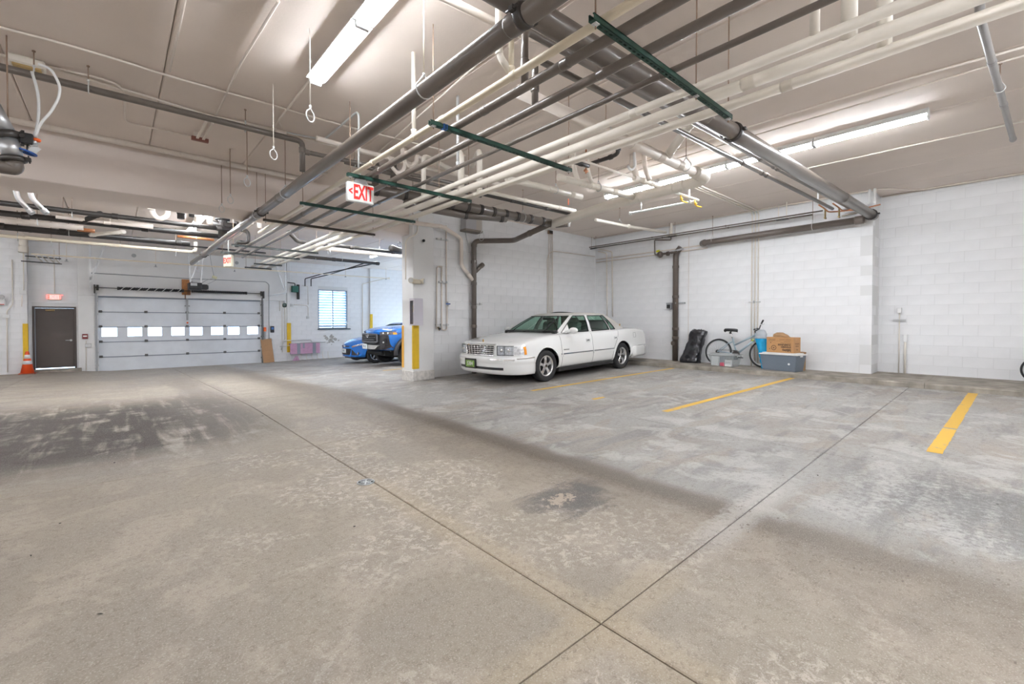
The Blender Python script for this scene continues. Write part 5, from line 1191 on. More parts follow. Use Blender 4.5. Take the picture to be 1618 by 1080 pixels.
# sprinkler valve assembly
p = at(1043, 402, X=XB-.25); t = thing('sprinkler_valve', 'brown sprinkler valve with a yellow cap on the right wall', 'valve', p)
g = MB(); g.sphere((0, 0, 0), .085, 14, 8, (1, 1, 1.05)); g.cyl((0, .09, 0), (0, -.5, .02), .032, 10); g.cyl((0, -.2, 0), (0, -.26, .0), .06, 12); g.obj('body', M_DARKW, t)
g = MB(); g.cyl((-.03, .04, .075), (-.04, .05, .12), .05, 12); g.obj('yellow_cap', mat('bright_yellow', (.75, .72, .03), .4), t)
g = MB(); q = [(0, .09, .0), (0, .16, .02), (0, .17, .42), (0, -.32, .36), (0, -.33, .62)]; g.tube(bez(q, .03), .018, 8); g.obj('trim_pipe', M_DARK, t)
g = MB(); g.cyl((0, -.33, .5), (0, -.33, 1.02), .03, 10); g.bb((-.03, -.48, .44), (.03, -.2, .50)); g.obj('white_feed', M_WHITEP, t)
g = MB(); g.tube(bez([(0, -.3, .0), (0, -.5, .06), (.1, -.62, .1)], .06), .026, 8); g.obj('outlet_pipe', M_GALV, t)
for k, px in enumerate((1188, 1193, 1198)):
    P = [at(1085, 292+k*1.2, h=2.63), at(px-6, 326+k, h=2.63)]; y = at(px, 400, X=xr).y
    pipe('conduit', ('left', 'middle', 'right')[k]+' of three white conduits bending off the ceiling and down behind the bicycle', 'conduit', M_WHITEP, .014, [(P[0].x, y-.0, ZC-.022), (XB-.02, y, ZC-.022), (XB-.02, y, ZK+.002)], (.62, .8), rad=.14, n=8)
p = at(1092, 297, h=2.4)
for k in (0, 1):
    q = pat(s1, .74+.16*k)[0]+Vector((0, 0, -.02)); pipe('ball_valve', ('left' if k == 0 else 'right')+' small yellow-handled valve on the sprinkler pipe under the lights', 'valve', mat('valve_yellow', (.80, .48, .04), .5), .012, [q, q+Vector((.02, -.02, -.10)), q+Vector((.13, -.06, -.11))], (.3,), cr=2.0)
a, b = at(1183, 477, X=xr), at(1201, 477, X=xr); t = thing('pipe_clamp', 'small strut clamp across the three white conduits above the bicycle', 'pipe clamp', (XB-.03, (a.y+b.y)/2, a.z)); hl_ = abs(a.y-b.y)/2
g = MB(); g.bb((-.012, -hl_, -.012), (.028, hl_, .012)); g.obj('strut', M_ZINC, t); g = MB(); g.bb((-.035, -.012, -.03), (-.012, .012, .03)); g.obj('strap', M_STEELBOX, t)
# stubs on the recessed wall
def stub(px, ptop, box_h, r, lab):
    a = at(px, ptop, X=XR-.035); t = thing('wall_stub', lab, 'conduit', (XR-.035, a.y, ZK)); H = a.z-ZK
    g = MB(); g.cyl((0, 0, 0), (0, 0, H-box_h), r, 10); g.obj('pipe_run', M_WHITEP, t); g = MB(); g.bb((-.03, -.035, H-box_h), (.03, .035, H), .008); g.obj('box', M_WHITE, t); return t, H
t, H = stub(1421.5, 486, .11, .010, 'taller white conduit stub with a box on the recessed wall')
g = MB(); g.bb((-.02, -.10, H-.25), (.02, .10, H-.235)); g.bb((-.02, -.10, H-.275), (.02, .10, H-.262)); g.obj('clamp', M_ZINC, t)
stub(1430.5, 528, .16, .020, 'shorter thicker white conduit stub on the recessed wall')
# stain line and thin cable on the right wall
a = at(1088.5, 385, X=XB-.004); b = at(1088.5, 560, X=XB-.004)
pipe('cable', 'thin brownish cable running down the right wall beside the trash bag', 'cable', mat('aged_cable', (.62, .52, .42), .6), .004, [(XB-.006, a.y, a.z+.2), (XB-.006, a.y, ZK+.01)], n=6)
# ------------------------------------------------------------------ valve group at the upper left
v0 = at(42, 220, Y=6.2); t = thing('valve_assembly', 'silver grooved pipe and black gear valve with a blue handwheel at the left edge', 'valve', v0)
R_ = lambda px, py, Y=6.2: at(px, py, Y=Y)-v0
def seg(nm, A, B, r, m, ring=False):
    g = MB(); d = (B-A)
    if ring: g.tube([A, A+d*.1, A+d*.9, B], [r*.8, r, r, r*.8], 18); e = Vector((.9, -.3, .1)).normalized(); g.box((A+B)/2+e*r*1.15, (.035, .05, .03)); g.cyl((A+B)/2+e*r*1.2-d*.7, (A+B)/2+e*r*1.2+d*.7, .006, 6)
    else: g.tube([A, B], r, 18)
    return g.obj(nm, m, t)
P0, P1, P2, P3, P4 = R_(-16, 165), R_(8, 208), R_(13, 220), R_(20, 247), R_(22, 256)
seg('upper_pipe', P0, P1, .070, M_GALV); seg('grooved_coupling', P1, P2, .092, M_DARK2, True); seg('middle_pipe', P2, P3, .072, M_GALV); seg('lower_coupling', P3, P4, .092, M_DARK2, True)
g = MB(); g.tube(bez([P4, P4+(P4-P3).normalized()*.06, P4+Vector((-.20, .05, -.05))], .1), .062, 16); g.obj('elbow', M_DARK, t)
g = MB(); g.bb((-.040, -.045, -.048), (.046, .045, .05), .008); g.obj('gear_box', M_BLACK, t)
g = MB(); a, b = R_(16, 208), R_(36, 210); g.bar(a, b, .02, .014); a, b = R_(16, 229), R_(37, 229); g.bar(a, b, .02, .014); a, b = R_(36, 206), R_(36, 231); g.bar(a, b, .02, .016); g.obj('bracket', M_DARK2, t)
wc = R_(43, 240.5); g = MB(); wr = .058; g.tube([wc+Vector((math.cos(k*math.pi/10)*wr, math.sin(k*math.pi/10)*wr, -.016*math.cos(k*math.pi/10))) for k in range(20)], .010, 8, closed=True)
for k in range(3): th = k*2.094; g.cyl(wc, wc+Vector((math.cos(th)*wr, math.sin(th)*wr, -.016*math.cos(th))), .007, 6)
g.obj('hand_wheel', M_BLUEPL, t)
g = MB(); g.cyl((.005, 0, -.045), wc, .008, 8); g.obj('stem', M_DARK2, t)
c = R_(58, 221.5); g = MB(); g.lathe([(.024, -.012), (.032, 0), (.026, .014), (0, .016)], c=c, n=14); g.obj('orange_knob', M_ORANGE, t)
c = R_(54, 236); g = MB(); g.box(c, (.06, .008, .075), Matrix.Rotation(.6, 3, 'Y'), .002); g.obj('name_plate', M_ZINC, t)
g = MB(); g.cyl(R_(50, 226), R_(58, 224), .022, 10); g.bar(R_(47, 229), R_(60, 231), .03, .02); g.obj('outlet_body', M_GALV, t)
fl = [[(50, 113), (59, 140), (62, 170), (59, 199), (54, 217)], [(60, 101), (80, 108), (90, 125), (95, 138), (93, 155), (80, 178), (63, 195), (56, 217)]]
for k, f in enumerate(fl):
    P = [at(q[0], q[1], Y=6.2) for q in f]; pipe('flex_conduit', ('grey flexible conduit' if k == 0 else 'white flexible conduit')+' drooping from the ceiling box to the gear valve', 'conduit', M_ZINC if k == 0 else M_WHITE, .0115, P, rad=.15, n=10)
p = at(13, 208, Y=6.25); t = thing('hanger_rod', 'long thin rod holding the silver pipe at the left edge', 'pipe hanger', (p.x, 6.25, ZC)); g = MB(); g.cyl((0, 0, 0), (0, 0, p.z-ZC), .006, 6); g.obj('rod', M_RUST, t); g = MB(); g.cyl((0, 0, p.z-ZC-.02), (0, 0, p.z-ZC+.02), .014, 6); g.obj('nut', M_ZINC, t)
# ------------------------------------------------------------------ vehicles
M_PWHITE = mat('pearl_white_paint', (.86, .86, .84), .22, coat=.7)
M_VINYL = mat('vinyl_roof', (.62, .60, .56), .6, bump=.1, bscale=120)
M_SEAM = mat('panel_gap', (.06, .06, .06), .7)
M_WELL = mat('wheel_well', (.012, .012, .012), .9)
M_GLASSC = glass('green_tinted_glass', (.60, .80, .70), .10)
M_GLASSD = glass('dark_tinted_glass', (.15, .20, .20), .10)
M_ALLOY = mat('alloy_wheel', (.72, .72, .73), .25, metal=.9)
M_LENS = glass('lamp_lens', (.93, .95, .97), .16)
M_AMBER = mat('amber_lens', (.90, .32, .02), .25, coat=.5)
M_REFL = mat('lamp_reflector', (.85, .86, .88), .22, metal=.25, noise=.35, scale=26)
M_SEATC = mat('grey_green_leather', (.16, .19, .175), .6)
M_SEATD = mat('dark_seat', (.03, .032, .03), .6)
M_CHASSIS = mat('underbody', (.02, .02, .02), .9)
def catmull(vs, fs, lv=2):
    me = bpy.data.meshes.new('tmp'); me.from_pydata(vs, [], fs); o = bpy.data.objects.new('tmp', me); COL.objects.link(o)
    md = o.modifiers.new('s', 'SUBSURF'); md.levels = lv; md.render_levels = lv
    dg = bpy.context.evaluated_depsgraph_get(); m2 = bpy.data.meshes.new_from_object(o.evaluated_get(dg)); bpy.data.objects.remove(o); bpy.data.meshes.remove(me); return m2
def lerp_stations(st, x):
    for a, b in zip(st, st[1:]):
        if b[0] <= x <= a[0]:
            t = (a[0]-x)/(a[0]-b[0]); return [p+(q-p)*t for p, q in zip(a[1:], b[1:])]
    return list(st[0][1:]) if x > st[0][0] else list(st[-1][1:])
def car_body(st, xs_, section, front_warp, rear_warp, lv=2):
    """loft half sections along x; warp bends the ends back towards the corners"""
    rings = []
    for x in xs_:
        p = section(*lerp_stations(st, x)); n = len(p)
        rings.append([Vector((x, y, z)) for y, z in p]+[Vector((x, -y, z)) for y, z in reversed(p[1:-1])])
    m = len(rings[0]); vs = [v for r in rings for v in r]; fs = []
    for i in range(len(rings)-1):
        for j in range(m): fs.append((i*m+j, i*m+(j+1) % m, (i+1)*m+(j+1) % m, (i+1)*m+j))
    for ri, base, flip in ((0, 0, False), (len(rings)-1, (len(rings)-1)*m, True)):
        # cap: rows joining mirrored points, six columns
        rows = []; C = 6
        for k in range(1, n-1):
            L, R = base+k, base+m-k; row = [L]
            for c in range(1, C): vs.append(vs[L].lerp(vs[R], c/C)); row.append(len(vs)-1)
            row.append(R); rows.append(row)
        for a, b in zip(rows, rows[1:]):
            for c in range(C): f = (a[c], a[c+1], b[c+1], b[c]); fs.append(f[::-1] if flip else f)
        for row, apex in ((rows[0], base), (rows[-1], base+n-1)):
            for c in range(C): fs.append((row[c], row[c+1], apex))
    me = catmull(vs, fs, lv)
    xf, xr = xs_[0], xs_[-1]; hw = max(v.co.y for v in me.vertices)
    for v in me.vertices:
        u = min(1, abs(v.co.y)/hw)
        fr = max(0, (v.co.x-(xf-front_warp[1]))/front_warp[1]); rr = max(0, ((xr+rear_warp[1])-v.co.x)/rear_warp[1])
        v.co.x += -front_warp[0]*u**front_warp[2]*fr**1.2 + rear_warp[0]*u**rear_warp[2]*rr**1.2
    bm = bmesh.new(); bm.from_mesh(me); bmesh.ops.recalc_face_normals(bm, faces=bm.faces); bm.to_mesh(me); bm.free()
    me.polygons.foreach_set('use_smooth', [True]*len(me.polygons)); return me
def cut_arches(me, wheels, R, ydeep, m_well):
    o = bpy.data.objects.new('tmpbody', me); COL.objects.link(o); cs = []
    for (x, z) in wheels:
        for s in (-1, 1):
            g = MB(); g.cyl((x, s*ydeep, z), (x, s*1.4, z), R, 40); c = bpy.data.objects.new('tmpcut', g.mesh('tmpcut')); COL.objects.link(c); c.hide_render = True; cs.append(c)
            md = o.modifiers.new('b', 'BOOLEAN'); md.operation = 'DIFFERENCE'; md.object = c; md.solver = 'EXACT'
    dg = bpy.context.evaluated_depsgraph_get(); m2 = bpy.data.meshes.new_from_object(o.evaluated_get(dg))
    for c in cs: bpy.data.objects.remove(c)
    bpy.data.objects.remove(o); m2.materials.clear()
    return m2
def mark_wells(me, wheels, R, ydeep, zlow=.30):
    for p in me.polygons:
        c = p.center
        for (x, z) in wheels:
            d = math.hypot(c.x-x, c.z-z)
            if d < R+.004 and abs(c.y) > ydeep-.004 and (abs(d-R) < .012 or abs(abs(c.y)-ydeep) < .006): p.material_index = 1; p.use_smooth = False
    bm = bmesh.new(); bm.from_mesh(me); bm.faces.ensure_lookup_table()
    bad = [f for f in bm.faces if f.material_index == 1 and (f.calc_center_median().z < zlow or min(v.co.z for v in f.verts) < .06)]
    bad = list(set(bad) | {f for f in bm.faces if max(abs(v.co.y) for v in f.verts) > 1.08})
    bmesh.ops.delete(bm, geom=bad, context='FACES'); bm.to_mesh(me); bm.free()
class Skin:
    def __init__(s, me): bm = bmesh.new(); bm.from_mesh(me); s.t = BVHTree.FromBMesh(bm); bm.free()
    def side(s, x, z, sg=1):
        h = s.t.ray_cast(Vector((x, 3*sg, z)), Vector((0, -sg, 0))); return h[0] if h[0] else None
    def front(s, y, z, sg=1):
        h = s.t.ray_cast(Vector((5*sg, y, z)), Vector((-sg, 0, 0))); return h[0] if h[0] else None
    def top(s, x, y):
        h = s.t.ray_cast(Vector((x, y, 4)), Vector((0, 0, -1))); return h[0] if h[0] else None
    def ribbon(s, g, pts, w, off=.003, thick=.004, sg=1, n=14):
        """strip lying on the flank along an (x,z) polyline"""
        P = []
        for (a, b) in zip(pts, pts[1:]):
            for k in range(n): P.append((a[0]+(b[0]-a[0])*k/n, a[1]+(b[1]-a[1])*k/n))
        P.append(pts[-1]); Q = [s.side(x, z, sg) for x, z in P]; Q = [q for q in Q if q]
        if len(Q) < 2: return g
        vs = []; fs = []
        for i, q in enumerate(Q):
            a, b = Q[max(0, i-1)], Q[min(len(Q)-1, i+1)]; d = (b-a).normalized(); nrm = Vector((-d.z, 0, d.x)).normalized()*w/2
            o = Vector((0, sg*(off+thick), 0)); o2 = Vector((0, sg*(-.006), 0))
            vs += [q+nrm+o2, q+nrm+o, q-nrm+o, q-nrm+o2]
        for i in range(len(Q)-1):
            for j in range(3): fs.append((i*4+j, i*4+j+1, (i+1)*4+j+1, (i+1)*4+j))
        fs += [(0, 1, 2, 3), tuple((len(Q)-1)*4+k for k in (3, 2, 1, 0))]
        return g.add(vs, fs)
    def patch(s, g, outline, off=.004, n=(10, 6), sg=1, depth=.03, mode='front'):
        """outline(u,v)->(a,b) in the front (y,z) or side (x,z) view, laid on the skin with a skirt"""
        nu, nv = n; V = []; ok = True
        for i in range(nu+1):
            for j in range(nv+1):
                a, b = outline(i/nu, j/nv); q = s.front(a, b, sg) if mode == 'front' else s.side(a, b, sg)
                if q is None: q = V[-1].copy() if V else Vector((2*sg, a, b))
                V.append(q)
        d = Vector((sg, 0, 0)) if mode == 'front' else Vector((0, sg, 0))
        V = [q+d*off for q in V]; fs = [(i*(nv+1)+j, (i+1)*(nv+1)+j, (i+1)*(nv+1)+j+1, i*(nv+1)+j+1) for i in range(nu) for j in range(nv)]
        ring = [i*(nv+1) for i in range(nu+1)]+[nu*(nv+1)+j for j in range(1, nv+1)]+[i*(nv+1)+nv for i in range(nu-1, -1, -1)]+[j for j in range(nv-1, 0, -1)]
        o = len(V); V += [V[k]-d*depth for k in ring]; R = len(ring); fs += [(ring[k], ring[(k+1) % R], o+(k+1) % R, o+k) for k in range(R)]
        return g.add(V, fs, False)
def quad(a0, a1, b0, b1, t0=None, t1=None):   # rectangle, or trapezoid with the upper edge from t0 to t1
    t0 = a0 if t0 is None else t0; t1 = a1 if t1 is None else t1
    return lambda u, v: ((a0+(a1-a0)*u)*(1-v)+(t0+(t1-t0)*u)*v, b0+(b1-b0)*v)
def wheel(parent, x, y, r, rim, w, spokes, m_rim, sg, dark=False):
    """tyre with rim and spokes as sub-parts; sg is the outward side"""
    y0 = y; c = (x, y0, r)
    g = MB(); hw = w/2; g.lathe([(rim, -hw*.8), (rim+.02, -hw), (r-.03, -hw), (r-.008, -hw*.78), (r, -hw*.5), (r, hw*.5), (r-.008, hw*.78), (r-.03, hw), (rim+.02, hw), (rim, hw*.8), (rim-.01, 0)], axis='y', n=40)
    t = g.obj('wheel', M_RUBBER, parent); t.location = c
    g = MB(); R = rim
    prof = [(R, hw*.82), (R-.012, hw*.86), (R-.03, hw*.62), (R-.03, -hw*.5)] if sg > 0 else [(R, -hw*.82), (R-.012, -hw*.86), (R-.03, -hw*.62), (R-.03, hw*.5)]
    g.lathe(prof, axis='y', n=36, caps=False); q = -1 if sg > 0 else 1
    o = g.obj('rim', m_rim, t)
    yo = hw*.70*sg
    g = MB(); g.cyl((0, yo-sg*.10, 0), (0, yo-sg*.09, 0), R-.03, 28); g.obj('brake_disc', M_DARK2, t)
    g = MB()
    for k in range(spokes):
        a = 2*math.pi*k/spokes+math.pi/2; d = Vector((math.cos(a), 0, math.sin(a))); p = Vector((-math.sin(a), 0, math.cos(a)))
        wi, wo = R*.21, R*.28; V = []
        for (rr, ww, yy) in ((R*.12, wi, yo-sg*.012), (R*.55, wi*.80, yo-sg*.002), (R-.02, wo, yo-sg*.01)):
            V += [d*rr+p*ww/1.0*.8+Vector((0, yy-sg*.02, 0)), d*rr+p*ww*.55+Vector((0, yy, 0)), d*rr-p*ww*.55+Vector((0, yy, 0)), d*rr-p*ww*.8+Vector((0, yy-sg*.02, 0))]
        g.add(V, [(i*4+j, i*4+j+1, (i+1)*4+j+1, (i+1)*4+j) for i in range(2) for j in range(3)]+[(0, 1, 2, 3), (8, 9, 10, 11)])
    g.cyl((0, yo-sg*.03, 0), (0, yo+sg*.006, 0), R*.22, 18); g.obj('spokes', m_rim, t)
    g = MB(); g.cyl((0, yo, 0), (0, yo+sg*.012, 0), R*.13, 14); g.obj('hub_cap', M_DARK2 if not dark else M_BLACK, t)
    return t

def greenhouse(root, base, roof, zb, zr, roofx, M_roof, M_pill, M_gl, ubase_names, bulge=.03, crown=.05, trim=M_BLACK, shell_roof='roof'):
    """base/roof: lists of (x,y) with one entry per break round the left half, from front centre to rear centre;
    names: what lies between successive breaks ('pillar' or a pane name); panes mirrored to the other side"""
    sub = 5; T = [0, .07, .3, .55, .8, .93, 1.0]
    def P(i, f, t, sg):
        b = Vector(base[i]).lerp(Vector(base[i+1]), f); r = Vector(roof[i]).lerp(Vector(roof[i+1]), f)
        zb_ = zb(b.x) if callable(zb) else zb; q = b.lerp(r, t); z = zb_+(zr-zb_)*t
        out = bulge*math.sin(math.pi*t); n = (b-r); n = n.normalized() if n.length > 1e-4 else Vector((0, 0))
        q = q+n*out*(.6)+Vector((0, .012*math.sin(math.pi*t))); z += .35*out
        return Vector((q.x, q.y*sg, z))
    shell = {}; panes = {}
    def surf(g, i, ta, tb, sg, inset=0.0):
        ts = [t for t in T if ta-1e-6 <= t <= tb+1e-6]; V = []
        for k in range(sub+1):
            for t in ts: V.append(P(i, k/sub, t, sg))
        m = len(ts); c = sum(V, Vector())/len(V)
        if inset:
            cen = Vector((-.35, 0, c.z)); V = [v-(Vector((v.x, v.y, 0))-Vector((cen.x, 0, 0))).normalized()*inset for v in V]
        g.add(V, [(k*m+j, (k+1)*m+j, (k+1)*m+j+1, k*m+j+1) for k in range(sub) for j in range(m-1)], True)
    nseg = len(ubase_names); roofs = MB()
    for i in range(nseg):
        nm = ubase_names[i]
        for sg in (1, -1):
            if nm == 'roofpillar': surf(roofs, i, 0, 1, sg)
            elif nm == 'pillar': g_ = MB(); surf(g_, i, 0, 1, sg); g_.obj('pillar', M_pill, root)
            else:
                g_ = MB(); surf(g_, i, 0, .07, sg); g_.obj('window_ledge', M_pill, root); surf(roofs, i, .93, 1, sg)
                both = nm in ('windshield', 'rear_window')
                key = nm if both else (nm, sg)
                g = panes.setdefault(key, MB()); surf(g, i, .07, .93, sg, .010)
                # black surround along the pane edges
                tg = shell.setdefault('trim', MB())
                for f_ in ((0, 1) if not both else (1,) if i == 0 else (0,) if i == nseg-1 else ()): tg.tube([P(i, f_, t, sg) for t in T[1:6]], .011, 5)
                for t in (.07, .93): tg.tube([P(i, k/sub, t, sg) for k in range(sub+1)], .010, 5)
    # roof skin
    ring = []
    for i in range(nseg):
        for k in range(sub): ring.append((i, k/sub, 1))
    ring.append((nseg-1, 1.0, 1)); L = [P(i, f, 1.0, 1) for i, f, _ in ring]; Rr = [P(i, f, 1.0, -1) for i, f, _ in ring][::-1]
    loop = L+Rr[1:-1]; n = len(loop); V = list(loop); fs = []; c = Vector((roofx, 0, 0)); o = 0
    for s, dz in ((.93, .018), (.82, .033), (.6, crown*.85), (.3, crown)):
        new = [Vector((c.x+(v.x-c.x)*s, v.y*s, zr+dz)) for v in loop]; b = len(V); V += new
        fs += [(o+k, o+(k+1) % n, b+(k+1) % n, b+k) for k in range(n)]; o = b
    V.append(Vector((c.x, 0, zr+crown))); fs += [(o+k, o+(k+1) % n, len(V)-1) for k in range(n)]
    roofs.add(V, fs, True)
    roofs.obj(shell_roof, M_roof, root);  shell['trim'].obj('window_surround', trim, root)
    for key, g in panes.items(): g.obj(key if isinstance(key, str) else key[0], M_gl, root)
    return P
def seat(root, x, y, z, m, head=True):
    g = MB(); g.box((x-.05, y, z+.06), (.13, .46, .36), Matrix.Rotation(-.18, 3, 'Y'), .05); s = g.obj('seat_back', m, root)
    if head: g = MB(); g.box((x-.10, y, z+.25), (.10, .27, .15), Matrix.Rotation(-.12, 3, 'Y'), .045); g.obj('headrest', m, s)

# ---------------------------------------------- the white sedan
fc, rc_ = on_floor(853, 602.5), on_floor(979, 581)
dirv = Vector((fc.x-rc_.x, fc.y-rc_.y, 0)).normalized(); left = Vector((-dirv.y, dirv.x, 0))
WB = 2.89; mid = (Vector((fc.x, fc.y, 0))+Vector((rc_.x, rc_.y, 0)))/2-left*.80
mid.z = (floor_z(fc.x, fc.y)+floor_z(rc_.x, rc_.y))/2
CAR = thing('car', 'white four-door sedan with a chrome grid grille parked beside the nook wall', 'car', mid, math.atan2(dirv.y, dirv.x))
CAR.rotation_euler[1] = math.atan2(floor_z(rc_.x, rc_.y)-floor_z(fc.x, fc.y), (fc-rc_).length)
# x, half width, underside, belt/shoulder height, centre height
ST = [(2.46, .93, .34, .775, .80), (2.36, .945, .25, .815, .845), (1.95, .955, .22, .885, .925), (1.2, .965, .20, .955, 1.005), (.9, .968, .20, .965, .985), (-1.2, .968, .20, .985, 1.00), (-1.75, .962, .21, 1.0, 1.035), (-2.2, .95, .24, .995, 1.03), (-2.68, .93, .32, .955, .985), (-2.78, .915, .38, .90, .92)]
def dv_section(w, zb, zs, zc): return [(0, zb), (w*.78, zb), (w*.955, zb+.05), (w*.99, .40), (w, .52), (w*.995, .62), (w*.975, (.62+zs)/2+.03), (w*.945, zs-.045), (w*.905, zs-.004), (w*.80, zs+.012), (w*.45, (zs+zc)/2+.012), (0, zc)]
XS_ = [2.46, 2.44, 2.36, 2.2, 1.95, 1.7, 1.45, 1.22, 1.05, .9, .4, -.3, -.9, -1.2, -1.5, -1.75, -2.0, -2.25, -2.5, -2.68, -2.76, -2.78]
bme = car_body(ST, XS_, dv_section, (.34, .95, 3.2), (.16, .7, 3.0), 3)
WHL = [(1.445, .325), (-1.445, .325)]
bme = cut_arches(bme, WHL, .385, .62, M_WELL); bme.materials.append(M_PWHITE); bme.materials.append(M_WELL); mark_wells(bme, WHL, .385, .62)
body = link('body', bme, None, CAR); sk = Skin(bme)
def arch_lip(root, skin, wheels, R, m, r=.011):
    for (x, z) in wheels:
        for s in (1, -1):
            P_ = []
            for k in range(41):
                a_ = math.radians(-14+208*k/40); q = skin.side(x+(R+.004)*math.cos(a_), z+(R+.004)*math.sin(a_), s)
                if q and abs(q.y) > .6: P_.append(q+Vector((0, -s*.004, 0)))
            if len(P_) > 4: g = MB(); g.tube(P_, r, 6); g.obj('arch_lip', m, root)
arch_lip(CAR, sk, WHL, .385, M_PWHITE)
for (x, z) in WHL:
    for s in (1, -1): wheel(CAR, x, s*.835, .328, .215, .215, 5, M_ALLOY, s)
g = MB(); g.bb((-1.9, -.6, .16), (2.0, .6, .30)); g.bb((-1.05, -.93, .17), (1.05, .93, .26), .02); g.bb((-2.72, -.84, .25), (-1.82, .84, .36), .03); g.obj('underbody', M_CHASSIS, CAR)
base = [(1.22, 0), (1.14, .50), (1.0, .77), (.88, .835), (-.10, .868), (-.22, .868), (-.99, .862), (-1.05, .86), (-1.27, .852), (-1.84, .75), (-1.94, .60), (-1.98, 0)]
roof = [(.33, 0), (.29, .38), (.20, .565), (.13, .605), (-.22, .635), (-.32, .635), (-.84, .632), (-.88, .631), (-.96, .628), (-1.22, .55), (-1.28, .44), (-1.32, 0)]
nm = ['windshield', 'windshield', 'pillar', 'front_window', 'pillar', 'rear_side_window', 'pillar', 'vent_window', 'roofpillar', 'rear_window', 'rear_window']
zbf = lambda x: .955+.012*max(0, -x)
greenhouse(CAR, base, roof, zbf, 1.372, -.45, M_VINYL, M_PWHITE, M_GLASSC, nm, shell_roof='vinyl_roof', crown=.055)
g = MB(); g.bb((-1.75, -.78, .94), (1.0, .78, 1.006)); g.bb((.62, -.76, 1.0), (1.02, .76, 1.035), .03); g.obj('cabin_floor', M_SEATD, CAR)
for y in (.36, -.36): seat(CAR, -.12, y, .98, M_SEATC); 
g = MB(); g.box((-1.16, 0, 1.05), (.16, 1.35, .36), Matrix.Rotation(-.25, 3, 'Y'), .05); rb = g.obj('rear_bench', M_SEATC, CAR)
g = MB(); g.tube([(.62+.05*math.cos(a)*1, .37+.19*math.cos(a), 1.06+.15*math.sin(a)) for a in [k*2*math.pi/18 for k in range(18)]], .014, 6, closed=True); g.obj('steering_wheel', M_BLACK, CAR)
# seams, mouldings, handles
for sg in (1, -1):
    g = MB()
    for P_ in ([(1.0, .96), (.98, .6), (.97, .27)], [(-.14, .965), (-.15, .6), (-.15, .27)], [(-1.30, .98), (-1.22, .80), (-1.02, .55), (-.98, .35), (-1.0, .27)], [(.97, .275), (-1.0, .275)], [(-2.1, .89), (-1.98, .89), (-1.98, .77), (-2.1, .77), (-2.1, .89)]):
        sk.ribbon(g, P_, .008 if P_[0][0] != -2.1 else .005, off=.000, thick=.0015, sg=sg)
    g.obj('panel_gaps', M_SEAM if True else None, CAR)
    for (a, b) in ((1.02, .99), (.95, -.13), (-.17, -1.02), (-1.88, -2.62), (2.05, 1.86)):
        g = MB(); sk.ribbon(g, [(a, .545), (b, .545)], .022, off=.004, thick=.010, sg=sg); g.obj('chrome_moulding', M_CHROME, CAR)
        g = MB(); sk.ribbon(g, [(a, .505), (b, .505)], .045, off=.002, thick=.009, sg=sg); g.obj('body_moulding', M_PWHITE, CAR)
    for x in (.02, -1.12):
        g = MB(); sk.ribbon(g, [(x+.08, .80), (x-.08, .805)], .055, off=.003, thick=.014, sg=sg); h = g.obj('door_handle', M_PWHITE, CAR); g = MB(); sk.ribbon(g, [(x+.06, .795), (x-.03, .797)], .018, off=.012, thick=.008, sg=sg); g.obj('handle_pull', M_SEAM, h)
    # mirror
    g = MB(); g.sphere((.66, sg*1.02, 1.035), .10, 18, 12, (.62, 1.15, .66)); g.bar((.74, sg*.86, 1.0), (.68, sg*.95, 1.03), .10, .05); mi = g.obj('door_mirror', M_PWHITE, CAR)
    g = MB(); g.prism([(.86, .985), (.58, .985), (.66, 1.16)], sg*.84, sg*.855, 'y'); g.obj('mirror_patch', M_PWHITE, mi)
    # roof drip moulding on the B pillar
    g = MB(); g.bar((-.17, sg*.872, .98), (-.27, sg*.655, 1.36), .085, .012, up=(0, sg, .5)); g.obj('pillar_cover', M_PWHITE, CAR)
    g = MB(); sk.ribbon(g, [(.92, .63), (.74, .63)], .02, off=.002, thick=.003, sg=sg); g.obj('side_badge', mat('badge_grey', (.25, .25, .24), .4), CAR)
    g = MB(); g.sphere((-1.62, sg*.752, 1.10), .022, 10, 6, (1, .4, 1.3)); g.obj('pillar_crest', mat('gold', (.55, .33, .10), .35, metal=.8), CAR)
# front: grille, lamps, bumper
g = MB(); sk.patch(g, quad(-.40, .40, .585, .785, -.44, .44), .004, (16, 5)); gr = g.obj('grille', M_BLACK, CAR)
g = MB()
def fline(g, y0, z0, y1, z1, r, off=.014, n=10):
    P_ = [sk.front(y0+(y1-y0)*k/n, z0+(z1-z0)*k/n) for k in range(n+1)]; P_ = [p+Vector((off, 0, 0)) for p in P_ if p]; return g.tube(P_, r, 6)
for k in range(1, 5): fline(g, -.43, .585+.04*k, .43, .585+.04*k, .007)
for k in range(1, 9): fline(g, -.40+.80*k/9, .588, -.44+.88*k/9, .784, .007)
fline(g, -.40, .587, .40, .587, .012); fline(g, -.40, .585, -.44, .785, .012); fline(g, .40, .585, .44, .785, .012); g.obj('grille_bars', M_CHROME, gr)
g = MB(); sk.patch(g, quad(-.45, .45, .775, .812), .012, (14, 2)); g.obj('grille_header', M_CHROME, gr)
